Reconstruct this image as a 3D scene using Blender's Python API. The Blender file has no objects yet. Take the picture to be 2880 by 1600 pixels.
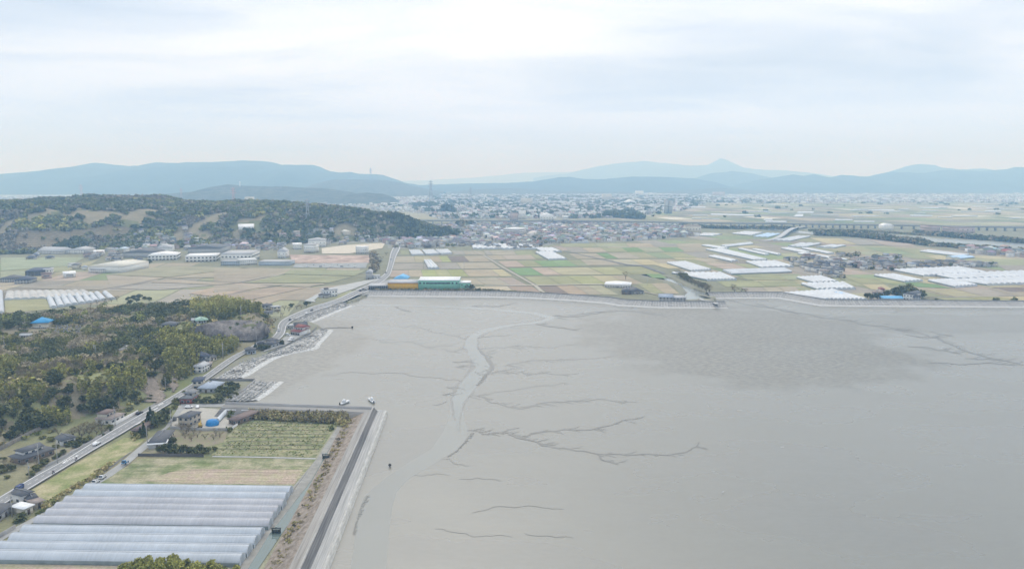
import bpy, math, random
import numpy as np
from mathutils import Vector
R = math.radians
random.seed(7); rng = np.random.default_rng(7)
sc = bpy.context.scene
# ---------------- camera, sky, sun, exposure ----------------
FPX, PITCH, CAMZ = 2056.0, R(8.03), 140.0
cam = bpy.data.objects.new('camera', bpy.data.cameras.new('camera'))
sc.collection.objects.link(cam); sc.camera = cam
cam.location = (0, 0, CAMZ); cam.rotation_euler = (R(90) - PITCH, 0, 0)
cam.data.lens = FPX / 2880 * 36; cam.data.clip_start = 1; cam.data.clip_end = 90000
SUN_EL, SUN_AZ = R(48), R(-8)            # azimuth measured from +Y towards +X
sd = Vector((math.sin(SUN_AZ) * math.cos(SUN_EL), math.cos(SUN_AZ) * math.cos(SUN_EL), math.sin(SUN_EL)))
sun = bpy.data.objects.new('sun', bpy.data.lights.new('sun', 'SUN')); sc.collection.objects.link(sun)
sun.data.energy = 1.0; sun.data.angle = R(22); sun.data.color = (1, .95, .88)
sun.rotation_euler = (-sd).to_track_quat('-Z', 'Y').to_euler()
W = bpy.data.worlds.new('World'); sc.world = W; W.use_nodes = True
nt = W.node_tree; nt.nodes.clear()
def wn(t, **k):
    n = nt.nodes.new(t)
    for a, b in k.items(): setattr(n, a, b)
    return n
def wl(a, b): nt.links.new(a, b)
def wmath(op, a, b=None, c=None, clamp=False):
    n = wn('ShaderNodeMath', operation=op, use_clamp=clamp)
    for i, v in enumerate((a, b, c)):
        if v is None: continue
        if isinstance(v, (int, float)): n.inputs[i].default_value = v
        else: wl(v, n.inputs[i])
    return n.outputs[0]
out = wn('ShaderNodeOutputWorld'); mixs = wn('ShaderNodeMixShader')
b1 = wn('ShaderNodeBackground'); b2 = wn('ShaderNodeBackground')
sky = wn('ShaderNodeTexSky', sky_type='NISHITA', sun_disc=False, sun_elevation=SUN_EL, sun_rotation=SUN_AZ)
wl(sky.outputs[0], b1.inputs[0]); b1.inputs[1].default_value = 0.10
tc = wn('ShaderNodeTexCoord'); sep = wn('ShaderNodeSeparateXYZ'); wl(tc.outputs['Generated'], sep.inputs[0])
zz = wmath('ADD', wmath('MAXIMUM', sep.outputs[2], 0.0), 0.10)
cx = wmath('DIVIDE', sep.outputs[0], zz); cy = wmath('DIVIDE', sep.outputs[1], zz)
cmb = wn('ShaderNodeCombineXYZ'); wl(cx, cmb.inputs[0]); wl(cy, cmb.inputs[1])
def cloudnoise(scale, loc, dist, det=5, sx=1.0):
    mp = wn('ShaderNodeMapping'); wl(cmb.outputs[0], mp.inputs[0])
    mp.inputs['Location'].default_value = loc; mp.inputs['Scale'].default_value = (sx, 1, 1)
    n = wn('ShaderNodeTexNoise'); n.inputs['Scale'].default_value = scale; n.inputs['Detail'].default_value = det
    n.inputs['Roughness'].default_value = .5; n.inputs['Distortion'].default_value = dist
    wl(mp.outputs[0], n.inputs['Vector']); return n.outputs[0]
def ramp(v, a, b, lo=0.0, hi=1.0):
    n = wn('ShaderNodeMapRange'); n.interpolation_type = 'SMOOTHSTEP'
    wl(v, n.inputs[0]); n.inputs[1].default_value = a; n.inputs[2].default_value = b
    n.inputs[3].default_value = lo; n.inputs[4].default_value = hi; return n.outputs[0]
big = ramp(cloudnoise(.50, (3.1, 1.7, 0), .5, 4, .6), .36, .64)
fine = ramp(cloudnoise(1.5, (9.3, 4.2, 0), .5, 5, .6), .34, .70)
dn = wn('ShaderNodeVectorMath', operation='DOT_PRODUCT'); wl(tc.outputs['Generated'], dn.inputs[0])
gd = Vector((math.sin(R(-6)) * math.cos(R(30)), math.cos(R(-6)) * math.cos(R(30)), math.sin(R(30))))
dn.inputs[1].default_value = gd
glow = ramp(dn.outputs['Value'], .86, 1.0)
elev = ramp(sep.outputs[2], 0.0, .32)
val = wmath('ADD', wmath('MULTIPLY', glow, .30), wmath('ADD', .865, wmath('MULTIPLY', elev, .14)))
cl = wmath('MULTIPLY', wmath('ADD', wmath('MULTIPLY', big, .58), wmath('MULTIPLY', fine, .42)), ramp(sep.outputs[2], .02, .22, .25, 1))
val = wmath('SUBTRACT', wmath('ADD', val, .10), wmath('MULTIPLY', cl, .32))
mixc = wn('ShaderNodeMix', data_type='RGBA'); wl(ramp(val, .78, 1.1), mixc.inputs['Factor'])
mixc.inputs['A'].default_value = (.79, .92, 1.11, 1); mixc.inputs['B'].default_value = (.98, 1.035, 1.10, 1)
val = wmath('MULTIPLY', val, ramp(sep.outputs[2], .33, .8, 1.0, 1.32))
lowb = wn('ShaderNodeMix', data_type='RGBA'); wl(ramp(sep.outputs[2], .0, .16), lowb.inputs['Factor']); lowb.inputs['A'].default_value = (.83, .98, 1.3, 1); lowb.inputs['B'].default_value = (1, 1, 1, 1)
mm = wn('ShaderNodeVectorMath', operation='MULTIPLY'); wl(mixc.outputs['Result'], mm.inputs[0]); wl(lowb.outputs['Result'], mm.inputs[1])
hs = wn('ShaderNodeVectorMath', operation='SCALE'); wl(mm.outputs[0], hs.inputs[0]); wl(val, hs.inputs['Scale'])
wl(hs.outputs[0], b2.inputs[0]); b2.inputs[1].default_value = 1.0
mixs.inputs[0].default_value = 0.93
wl(b1.outputs[0], mixs.inputs[1]); wl(b2.outputs[0], mixs.inputs[2]); wl(mixs.outputs[0], out.inputs[0])
sc.view_settings.view_transform = 'Standard'; sc.view_settings.look = 'None'
sc.view_settings.exposure = 0.07; sc.view_settings.gamma = 1
cy_ = sc.cycles
cy_.max_bounces = 4; cy_.diffuse_bounces = 2; cy_.glossy_bounces = 2; cy_.volume_bounces = 2; cy_.transmission_bounces = 2
cy_.transparent_max_bounces = 4; cy_.use_denoising = True; cy_.caustics_reflective = False; cy_.caustics_refractive = False

# ---------------- from a sight line to a point of the ground ----------------
ZOOM = {0: (0, 0, 1), 1: (0, 1100, 2.862), 2: (300, 1000, 2.862), 3: (0, 800, 2.862), 4: (400, 780, 3.22), 5: (0, 500, 3.22),
        6: (600, 500, 3.22), 7: (1200, 500, 2.862), 8: (2000, 500, 2.927), 9: (900, 640, 3.22), 10: (1600, 640, 3.22),
        11: (2200, 640, 3.788), 12: (1100, 520, 4.293), 13: (1700, 520, 4.293), 14: (2280, 560, 4.293), 15: (900, 900, 2.0445), 16: (2000, 820, 1.834), 17: (0, 0, 1 / 1.118)}
def px(k, p):
    a, b, s = ZOOM[k]; return (a + p[0] / s, b + p[1] / s)
def ray(u, v):
    c = -(v - 800) / FPX
    return (u - 1440) / FPX, math.cos(PITCH) + c * math.sin(PITCH), -math.sin(PITCH) + c * math.cos(PITCH)
def G(k, p, z=2.0):
    u, v = px(k, p); dx, dy, dz = ray(u, v)
    t = (z - CAMZ) / dz
    return Vector((dx * t, dy * t, z))
def AT(k, p, Y):
    u, v = px(k, p); dx, dy, dz = ray(u, v); t = Y / dy
    return Vector((dx * t, Y, CAMZ + dz * t))
def inpoly(X, Y, poly):
    X = np.asarray(X, float); Y = np.asarray(Y, float); ins = np.zeros(X.shape, bool)
    n = len(poly)
    for i in range(n):
        x1, y1 = poly[i][0], poly[i][1]; x2, y2 = poly[(i + 1) % n][0], poly[(i + 1) % n][1]
        if y1 == y2: continue
        c = ((y1 > Y) != (y2 > Y)) & (X < (x2 - x1) * (Y - y1) / (y2 - y1) + x1)
        ins ^= c
    return ins
def dseg(X, Y, a, b):
    dx, dy = b[0] - a[0], b[1] - a[1]; L = dx * dx + dy * dy + 1e-9
    t = np.clip(((X - a[0]) * dx + (Y - a[1]) * dy) / L, 0, 1)
    return np.hypot(X - a[0] - t * dx, Y - a[1] - t * dy)
_hx = rng.random((64, 64))
def vnoise(X, Y):
    xi = np.floor(X).astype(int); yi = np.floor(Y).astype(int); fx = X - xi; fy = Y - yi
    fx = fx * fx * (3 - 2 * fx); fy = fy * fy * (3 - 2 * fy); h = lambda a, b: _hx[a % 64, b % 64]
    return (h(xi, yi) * (1 - fx) + h(xi + 1, yi) * fx) * (1 - fy) + (h(xi, yi + 1) * (1 - fx) + h(xi + 1, yi + 1) * fx) * fy
def fbm(X, Y, o=4):
    s = 0; a = .5
    for i in range(o): s = s + a * vnoise(X * 2 ** i + 17.3 * i, Y * 2 ** i + 5.1 * i); a *= .5
    return s
# hills: outline (on the plain) with the width of the slope behind every edge
def outline(pts): return [tuple(G(k, (x, y))[:2]) for (k, x, y) in pts]
HN = [(0, -700, 1262, 45), (0, 0, 1258, 40), (0, 130, 1222, 35), (0, 255, 1172, 30), (0, 330, 1168, 28), (0, 420, 1128, 24), (0, 480, 1092, 26), (0, 555, 1043, 24), (0, 588, 1002, 20),
      (0, 610, 966, 12), (0, 660, 961, 9), (0, 715, 960, 9), (0, 765, 957, 9), (0, 775, 938, 22), (0, 772, 905, 30), (0, 740, 890, 35), (0, 690, 872, 45), (0, 560, 866, 50), (0, 400, 874, 50), (0, 200, 888, 55), (0, 0, 896, 55), (0, -700, 900, 60)]
HN_P = outline([(k, x, y) for k, x, y, w in HN]); HN_W = [h[3] for h in HN]
HM = [(0, -900, 722, 300), (0, 0, 719, 300), (0, 200, 712, 260), (0, 450, 700, 200), (0, 640, 694, 160), (0, 760, 690, 200), (0, 900, 685, 120), (0, 1100, 674, 110), (0, 1270, 669, 60), (0, 1292, 660, 90), (0, 1280, 646, 200),
      (0, 900, 629, 400), (0, 300, 627, 400), (0, -900, 627, 400)]
HM_P = outline([(k, x, y) for k, x, y, w in HM]); HM_W = [h[3] for h in HM]
def mesa(X, Y, P, Wd):
    m = np.full(X.shape, 1e9)
    for i in range(len(P)):
        m = np.minimum(m, dseg(X, Y, P[i], P[(i + 1) % len(P)]) / Wd[i])
    ins = inpoly(X, Y, P); t = np.clip(m, 0, 1)
    return np.where(ins, t * t * (3 - 2 * t), 0.0)
def H(X, Y):
    X = np.asarray(X, float); Y = np.asarray(Y, float); sh = X.shape; X = X.ravel(); Y = Y.ravel()
    z = np.full(X.shape, 2.0)
    near = (Y < 1200) & (X < 0)
    if near.any():
        x, y = X[near], Y[near]
        z[near] += mesa(x, y, HN_P, HN_W) * (np.interp(x, [-480, -330, -260, -215], [7, 9, 14, 17]) + 6 * (fbm(x / 90, y / 90, 3) - .4) * 2)
    mid = (Y > 1200) & (Y < 3600) & (X < 200)
    if mid.any():
        x, y = X[mid], Y[mid]
        hh = np.interp(x * 1900 / np.maximum(y, 1), [-1330, -1050, -776, -500, -351, -270, -178], [78, 90, 68, 60, 46, 32, 12])
        z[mid] += mesa(x, y, HM_P, HM_W) * hh * (.66 + .85 * (fbm(x / 230, y / 230, 4) - .1))
    return z.reshape(sh)
def h1(x, y): return float(H(np.array([x]), np.array([y]))[0])
def GT(k, p):
    """point where the sight line meets the terrain"""
    u, v = px(k, p); dx, dy, dz = ray(u, v)
    te = (1.9 - CAMZ) / dz if dz < 0 else 9000
    ts = np.linspace(te * .55, te, 500); zz = CAMZ + dz * ts; hz = H(dx * ts, dy * ts)
    hit = np.nonzero(hz >= zz)[0]; t = ts[hit[0]] if len(hit) else te
    return Vector((dx * t, dy * t, float(H(np.array([dx * t]), np.array([dy * t]))[0])))

# ---------------- materials ----------------
MATS = {}
def mat(name, col, rough=.85, var=.18, scale=.4, col2=None, attr=False, spec=.25, rnd=0.0, metal=0, bump=0, fine=None, stripes=None):
    if name in MATS: return MATS[name]
    m = bpy.data.materials.new(name); m.use_nodes = True; t = m.node_tree; b = t.nodes['Principled BSDF']
    b.inputs['Roughness'].default_value = rough; b.inputs['Metallic'].default_value = metal
    b.inputs['Specular IOR Level'].default_value = spec
    tc = t.nodes.new('ShaderNodeTexCoord')
    n = t.nodes.new('ShaderNodeTexNoise'); n.inputs['Scale'].default_value = scale; n.inputs['Detail'].default_value = 5; n.inputs['Roughness'].default_value = .6
    t.links.new(tc.outputs['Object'], n.inputs['Vector'])
    def rr(v, lo, hi, a=.3, c=.7):
        r = t.nodes.new('ShaderNodeMapRange'); t.links.new(v, r.inputs[0]); r.inputs[1].default_value = a; r.inputs[2].default_value = c
        r.inputs[3].default_value = lo; r.inputs[4].default_value = hi; return r.outputs[0]
    base = None
    if attr:
        a = t.nodes.new('ShaderNodeAttribute'); a.attribute_name = 'Col'; base = a.outputs['Color']
    elif col2:
        mx = t.nodes.new('ShaderNodeMix'); mx.data_type = 'RGBA'; t.links.new(rr(n.outputs[0], 0, 1, .38, .62), mx.inputs['Factor'])
        mx.inputs['A'].default_value = (*col, 1); mx.inputs['B'].default_value = (*col2, 1); base = mx.outputs['Result']
    def scale_col(c, f):
        s = t.nodes.new('ShaderNodeVectorMath'); s.operation = 'SCALE'
        if c is None: s.inputs[0].default_value = col
        else: t.links.new(c, s.inputs[0])
        t.links.new(f, s.inputs['Scale']); return s.outputs[0]
    base = scale_col(base, rr(n.outputs[0], 1 - var, 1 + var))
    if fine:
        n2 = t.nodes.new('ShaderNodeTexNoise'); n2.inputs['Scale'].default_value = fine[0]; n2.inputs['Detail'].default_value = 3
        t.links.new(tc.outputs['Object'], n2.inputs['Vector']); base = scale_col(base, rr(n2.outputs[0], 1 - fine[1], 1 + fine[1]))
    if stripes:
        mp = t.nodes.new('ShaderNodeMapping'); t.links.new(tc.outputs['Object'], mp.inputs[0]); mp.inputs['Scale'].default_value = stripes[:3]
        n3 = t.nodes.new('ShaderNodeTexNoise'); n3.inputs['Scale'].default_value = 1; n3.inputs['Detail'].default_value = 2
        t.links.new(mp.outputs[0], n3.inputs['Vector']); base = scale_col(base, rr(n3.outputs[0], 1 - stripes[3], 1 + stripes[3]))
    if rnd:
        oi = t.nodes.new('ShaderNodeObjectInfo'); base = scale_col(base, rr(oi.outputs['Random'], 1 - rnd, 1 + rnd, 0, 1))
    t.links.new(base, b.inputs['Base Color'])
    if bump:
        bp = t.nodes.new('ShaderNodeBump'); bp.inputs['Strength'].default_value = bump; bp.inputs['Distance'].default_value = .3
        t.links.new((n2 if fine else n).outputs[0], bp.inputs['Height']); t.links.new(bp.outputs[0], b.inputs['Normal'])
    MATS[name] = m; return m
# ---------------- mesh helpers ----------------
def mk(name, V, F, mats, mi=None, cols=None, parent=None, smooth=False, uv=None):
    V = np.asarray(V, np.float32).reshape(-1, 3); me = bpy.data.meshes.new(name)
    if isinstance(F, np.ndarray):
        nf, k = F.shape; loops = F.ravel().astype(np.int32); ls = (np.arange(nf) * k).astype(np.int32)
        tot = np.full(nf, k, np.int32)
    else:
        nf = len(F); tot = np.array([len(f) for f in F], np.int32); loops = np.array([i for f in F for i in f], np.int32)
        ls = np.concatenate([[0], np.cumsum(tot)[:-1]]).astype(np.int32)
    me.vertices.add(len(V)); me.vertices.foreach_set('co', V.ravel())
    me.loops.add(len(loops)); me.loops.foreach_set('vertex_index', loops)
    me.polygons.add(nf); me.polygons.foreach_set('loop_start', ls)
    try: me.polygons.foreach_set('loop_total', tot)
    except Exception: pass
    if not isinstance(mats, (list, tuple)): mats = [mats]
    for m in mats: me.materials.append(m)
    if mi is not None: me.polygons.foreach_set('material_index', np.asarray(mi, np.int32))
    if cols is not None:
        c = np.asarray(cols, np.float32); c = np.repeat(c, tot, axis=0)
        a = me.color_attributes.new('Col', 'FLOAT_COLOR', 'CORNER')
        a.data.foreach_set('color', np.concatenate([c, np.ones((len(c), 1), np.float32)], 1).ravel())
    if uv is not None:
        l = me.uv_layers.new(name='UV'); l.data.foreach_set('uv', np.asarray(uv, np.float32)[loops].ravel())
    if smooth: me.polygons.foreach_set('use_smooth', np.ones(nf, bool))
    me.update(calc_edges=True); me.validate()
    o = bpy.data.objects.new(name, me); sc.collection.objects.link(o)
    if parent: o.parent = parent
    return o
class MB:
    def __init__(s): s.v = []; s.f = []; s.m = []
    def add(s, V, F, m=0):
        n = len(s.v); s.v += [tuple(p) for p in V]; s.f += [tuple(i + n for i in f) for f in F]; s.m += [m] * len(F); return s
    def box(s, c, d, m=0, rz=0, taper=1.0):
        x, y, z = c; a, b, h = d[0] / 2, d[1] / 2, d[2]; cs, sn = math.cos(rz), math.sin(rz); V = []
        for zz, t in ((0, 1), (h, taper)):
            for sx, sy in ((-1, -1), (1, -1), (1, 1), (-1, 1)):
                px_, py_ = sx * a * t, sy * b * t; V.append((x + px_ * cs - py_ * sn, y + px_ * sn + py_ * cs, z + zz))
        return s.add(V, [(0, 3, 2, 1), (4, 5, 6, 7), (0, 1, 5, 4), (1, 2, 6, 5), (2, 3, 7, 6), (3, 0, 4, 7)], m)
    def tube(s, a, b, r0, r1=None, n=6, m=0):
        a = Vector(a); b = Vector(b); r1 = r0 if r1 is None else r1; d = (b - a).normalized()
        u = d.orthogonal().normalized(); w = d.cross(u); V = []
        for p, r in ((a, r0), (b, r1)):
            for i in range(n):
                t = 2 * math.pi * i / n; V.append(p + u * math.cos(t) * r + w * math.sin(t) * r)
        F = [(i, (i + 1) % n, n + (i + 1) % n, n + i) for i in range(n)] + [tuple(range(n))[::-1], tuple(range(n, 2 * n))]
        return s.add(V, F, m)
    def obj(s, name, mats, parent=None, smooth=False): return mk(name, s.v, s.f, mats, s.m, parent=parent, smooth=smooth)
def tag(o, label=None, cat=None, group=None, kind=None):
    if label: o['label'] = label
    if cat: o['category'] = cat
    if group: o['group'] = group
    if kind: o['kind'] = kind
    return o
def empty(name, loc, rz=0, label=None, cat=None, group=None):
    o = bpy.data.objects.new(name, None); sc.collection.objects.link(o); o.location = loc; o.rotation_euler = (0, 0, rz)
    return tag(o, label, cat, group)
def copy_tree(o, parent=None):
    c = o.copy(); sc.collection.objects.link(c); c.parent = parent
    for ch in o.children: copy_tree(ch, c)
    return c
def tri_sheet(name, pts, z, m, kind='structure'):
    """a flat polygon sheet"""
    o = mk(name, [(p[0], p[1], z) for p in pts], [tuple(range(len(pts)))], m)
    if o.data.polygons[0].normal.z < 0: o.data.flip_normals()
    return tag(o, kind=kind)
def ribbon(pts, w, z=None, dz=0.0, sub=1, jit=0, seed=1):
    """verts, faces of a ribbon of width(s) w along world points"""
    P = [Vector(p[:3]) if len(p) > 2 else Vector((p[0], p[1], 0)) for p in pts]
    ws = w if isinstance(w, (list, tuple)) else [w] * len(P)
    Q, WW = [], []; sub0 = sub
    for i in range(len(P) - 1):
        sub = sub0 if not jit else max(1, min(24, int((P[i + 1] - P[i]).length / max(4.0 * jit, 1.2 * min(ws[i], ws[i + 1]), 1.0))))
        for j in range(sub):
            t = j / sub
            p0, p1, p2, p3 = P[max(i - 1, 0)], P[i], P[i + 1], P[min(i + 2, len(P) - 1)]
            q = .5 * ((2 * p1) + (p2 - p0) * t + (2 * p0 - 5 * p1 + 4 * p2 - p3) * t * t + (3 * p1 - p0 - 3 * p2 + p3) * t ** 3)
            Q.append(q); WW.append(ws[i] * (1 - t) + ws[i + 1] * t)
    Q.append(P[-1]); WW.append(ws[-1]); r = random.Random(seed)
    if jit: Q = [q + Vector((r.uniform(-1, 1), r.uniform(-1, 1), 0)) * jit for q in Q]
    V = []
    for i, q in enumerate(Q):
        d = (Q[min(i + 1, len(Q) - 1)] - Q[max(i - 1, 0)]); d.z = 0; d.normalize(); n = Vector((-d.y, d.x, 0))
        zz = (q.z if z is None else z) + dz + (.0001 * i if jit else 0)
        for s in (1, -1):
            k = WW[i] / 2 * (1 + (r.uniform(-.25, .25) if jit else 0)); V.append((q.x + n.x * k * s, q.y + n.y * k * s, zz))
    F = [(2 * i + 1, 2 * i + 3, 2 * i + 2, 2 * i) for i in range(len(Q) - 1)]
    return V, F, Q
# ---------------- the setting ----------------
TAN, PINK, OLIVE, GREEN, DARK, YEL, GREY = (.36, .315, .225), (.385, .315, .25), (.27, .28, .15), (.16, .26, .10), (.19, .155, .13), (.40, .36, .215), (.31, .285, .235)
YG = (.31, .33, .13)
def mud_material():
    m = bpy.data.materials.new('wet_mud'); m.use_nodes = True; t = m.node_tree; b = t.nodes['Principled BSDF']
    L = t.links.new; N = t.nodes.new
    def M(op, a, c):
        n = N('ShaderNodeMath'); n.operation = op
        for i, v in enumerate((a, c)):
            if isinstance(v, (int, float)): n.inputs[i].default_value = v
            else: L(v, n.inputs[i])
        return n.outputs[0]
    def rmp(v, a, c, lo, hi):
        n = N('ShaderNodeMapRange'); n.interpolation_type = 'SMOOTHSTEP'; L(v, n.inputs[0])
        for i, q in enumerate((a, c, lo, hi)): n.inputs[i + 1].default_value = q
        return n.outputs[0]
    tc = N('ShaderNodeTexCoord')
    def noise(scale, sc3=(1, 1, 1), det=5, rot=0):
        mp = N('ShaderNodeMapping'); L(tc.outputs['Object'], mp.inputs[0]); mp.inputs['Scale'].default_value = sc3; mp.inputs['Rotation'].default_value = (0, 0, rot)
        n = N('ShaderNodeTexNoise'); n.inputs['Scale'].default_value = scale; n.inputs['Detail'].default_value = det; L(mp.outputs[0], n.inputs['Vector']); return n.outputs[0]
    sp = N('ShaderNodeSeparateXYZ'); L(tc.outputs['Object'], sp.inputs[0])
    big = noise(.006); warp = M('MULTIPLY', M('SUBTRACT', noise(.02), .5), .9)
    def ell(x0, y0, rx, ry):
        a = M('DIVIDE', M('SUBTRACT', sp.outputs[0], x0), rx); c = M('DIVIDE', M('SUBTRACT', sp.outputs[1], y0), ry)
        d = M('SQRT', M('ADD', M('MULTIPLY', a, a), M('MULTIPLY', c, c)), 0)
        return rmp(M('ADD', d, warp), 1.12, .85, 0, 1)
    ga = M('ADD', ell(205, 650, 135, 165), ell(-190, 600, 60, 150)); ga = M('ADD', ga, M('MULTIPLY', ell(520, 715, 330, 50), .45)); ga = M('MINIMUM', ga, 1)
    mud_streak = noise(.05, (1, 3.2, 1), 4, .35)  # stretched noise, slightly lighter and darker mud tone
    fine = noise(.34, (.6, 1.4, 1), 4, .5)
    rip = rmp(fine, .38, .66, -1, 1)
    v = M('ADD', 1.0, M('MULTIPLY', M('SUBTRACT', big, .5), .22))
    v = M('ADD', v, M('MULTIPLY', M('SUBTRACT', mud_streak, .5), .09))
    v = M('SUBTRACT', v, M('MULTIPLY', ga, .14))
    v = M('ADD', v, M('MULTIPLY', rip, M('ADD', .02, M('MULTIPLY', ga, .19))))
    s = N('ShaderNodeVectorMath'); s.operation = 'SCALE'; s.inputs[0].default_value = (.193, .189, .158); L(v, s.inputs['Scale'])
    L(s.outputs[0], b.inputs['Base Color']); b.inputs['Specular IOR Level'].default_value = 1.0
    L(M('ADD', M('ADD', .17, M('MULTIPLY', noise(.011, (1, 2, 1), 4), .22)), M('MULTIPLY', ga, .2)), b.inputs['Roughness'])
    bp = N('ShaderNodeBump'); bp.inputs['Strength'].default_value = .35; bp.inputs['Distance'].default_value = .12; L(fine, bp.inputs['Height']); L(bp.outputs[0], b.inputs['Normal'])
    return m
MUD = mud_material()
tag(mk('mud_flat', [(-4000, 60, 0), (5000, 60, 0), (5000, 3000, 0), (-4000, 3000, 0)], [(0, 1, 2, 3)], MUD), kind='structure')

CR = [G(0, (846, 1600), 7), G(0, (1053, 1142), 7), G(0, (635, 1128), 7)]     # line of the near dyke's parapet
d0 = (CR[0] - CR[1]).normalized(); CR[0] = CR[0] + d0 * 120
TOE_W = [G(k, (x, y), 0) for k, x, y in [(9, 420, 622), (9, 1000, 627), (9, 1560, 632), (9, 1900, 641), (9, 2300, 664), (9, 2576, 686), (10, 450, 708), (10, 830, 728), (10, 1440, 732)]]
TOE_E = [G(k, (x, y), 0) for k, x, y in [(10, 1290, 644), (10, 1600, 641), (10, 1900, 641), (10, 2050, 668), (10, 2280, 709), (11, 700, 839), (11, 1600, 845), (11, 2576, 852), (0, 4200, 868)]]
def off(P, s):
    Q = []
    for i, p in enumerate(P):
        a = (P[i] - P[max(i - 1, 0)]); b = (P[min(i + 1, len(P) - 1)] - P[i])
        na = Vector((-a.y, a.x, 0)); nb = Vector((-b.y, b.x, 0))
        if na.length < 1e-6: na = nb
        if nb.length < 1e-6: nb = na
        na.normalize(); nb.normalize(); n = (na + nb).normalized(); Q.append(Vector((p.x, p.y, 0)) + n * s / max(n.dot(na), .35))
    return Q
def sweep(name, P, prof, m, parent=None, caps=True, part=None):
    rows = [off(P, s) for s, z in prof]; V = []; UV = []; L = 0
    i0, i1 = part or (0, len(P))
    rows = [r[i0:i1] for r in rows]; P = P[i0:i1]
    for i in range(len(P)):
        if i: L += (P[i] - P[i - 1]).length
        q = 0
        for j, (s, z) in enumerate(prof):
            if j: q += math.hypot(prof[j][0] - prof[j - 1][0], prof[j][1] - prof[j - 1][1])
            V.append((rows[j][i].x, rows[j][i].y, z)); UV.append((L, q))
    n = len(prof); F = [(i * n + j, i * n + j + 1, (i + 1) * n + j + 1, (i + 1) * n + j) for i in range(len(P) - 1) for j in range(n - 1)]
    if caps and n > 2: F += [tuple(range(n)), tuple((len(P) - 1) * n + j for j in range(n))[::-1]]
    return mk(name, V, F, m, parent=parent, uv=UV)
land_edge = [(CR[0].x - 6, 60)] + [tuple(p[:2]) for p in off(CR, 6)[:3]]
land_edge += [tuple(G(k, (x, y))[:2]) for k, x, y in [(4, 770, 1122), (4, 1020, 940), (4, 620, 940), (4, 900, 772), (4, 1130, 692), (4, 1290, 632), (4, 1400, 562), (4, 1530, 505), (4, 1600, 440), (4, 1530, 405), (4, 1370, 388), (4, 1810, 226), (4, 1930, 205)]]
land_edge += [tuple(p[:2]) for p in off(TOE_W, 12)]
land_edge += [tuple(G(k, (x, y))[:2]) for k, x, y in [(10, 1330, 668), (10, 1300, 640), (10, 1060, 655), (10, 1010, 618), (10, 1060, 580), (10, 1000, 520), (10, 880, 478), (10, 640, 430), (10, 700, 412), (10, 930, 452), (10, 1060, 520), (10, 1250, 588), (10, 1280, 622)]]
land_edge += [tuple(p[:2]) for p in off(TOE_E, 12)]
land_edge += [(40000, 900), (40000, 40000), (-40000, 40000), (-40000, 60)]
TOWNS = {n: [tuple(G(0, p)[:2]) for p in P] for n, P in {
    'mid': [(1180, 642), (1290, 630), (1700, 629), (1950, 642), (1970, 664), (1780, 678), (1560, 686), (1500, 700), (1440, 706), (1330, 690), (1230, 698), (1092, 699), (1092, 684), (1290, 668)],
    'city': [(1030, 552), (1200, 543), (1450, 541), (1900, 545), (2010, 562), (1930, 590), (1720, 614), (1240, 618), (1190, 600), (1050, 578)],
    'east': [(1900, 541), (3100, 541), (3100, 568), (2300, 572), (2010, 572)],
    'west': [(-200, 553), (700, 550), (700, 556), (-200, 564)], 'gap': [(430, 572), (1100, 566), (1180, 600), (1100, 596), (900, 588), (600, 585)],
    'foot': [(600, 655), (700, 648), (830, 660), (900, 662), (1080, 672), (1100, 682), (880, 684), (760, 680), (660, 690)]}.items()}
def build_land():
    r = [150.0]
    while r[-1] < 24000: r.append(r[-1] * (1.0065 if r[-1] < 3500 else 1.03))
    r = np.array(r); a = np.radians(np.linspace(-66, 66, 800)); RR, AA = np.meshgrid(r, a, indexing='ij')
    X = RR * np.sin(AA); Y = RR * np.cos(AA); Z = H(X, Y)
    nr, na = X.shape; idx = np.arange(nr * na).reshape(nr, na)
    F = np.stack([idx[:-1, :-1], idx[:-1, 1:], idx[1:, 1:], idx[1:, :-1]], -1).reshape(-1, 4)[:, ::-1]
    fc = np.stack([X.ravel()[F].mean(1), Y.ravel()[F].mean(1)], 1); keep = inpoly(fc[:, 0], fc[:, 1], land_edge); F = F[keep]; fc = fc[keep]
    x, y = fc[:, 0], fc[:, 1]; z = H(x, y); n1 = fbm(x / 70, y / 70); n2 = fbm(x / 400 + 9, y / 400)
    c = np.array([.32, .30, .215])[None] * (1 - n2[:, None]) + np.array([.30, .295, .20])[None] * n2[:, None]
    c = np.where((y < 2700)[:, None] & (y > 640)[:, None], c * np.array([[.72, .74, .72]]), c)
    for nme, P in TOWNS.items():
        c[inpoly(x, y, P)] = (.26, .26, .225)
    hill = z > 2.6
    hc = np.where((n1 > .52)[:, None], np.array([[.16, .165, .085]]), np.array([[.25, .22, .15]]))
    hc = np.where((fbm(x / 25 + 40, y / 25) > .6)[:, None] & (y < 1200)[:, None], np.array([[.27, .275, .135]]), hc)
    c = np.where(hill[:, None], hc, c)
    nearl = (~hill) & (y < 640) & (x < -120)
    c[nearl] = (np.array([.17, .20, .085])[None] * (1 - n1[:, None]) + np.array([.28, .235, .165])[None] * n1[:, None])[nearl]
    used = np.unique(F); re = np.full(nr * na, -1); re[used] = np.arange(len(used))
    V = np.stack([X.ravel(), Y.ravel(), Z.ravel()], 1)[used]
    o = mk('ground', V, re[F], mat('ground_soil', (1, 1, 1), .95, .16, .05, attr=True, fine=(.9, .14), spec=.1), cols=c); tag(o, kind='structure')
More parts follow.
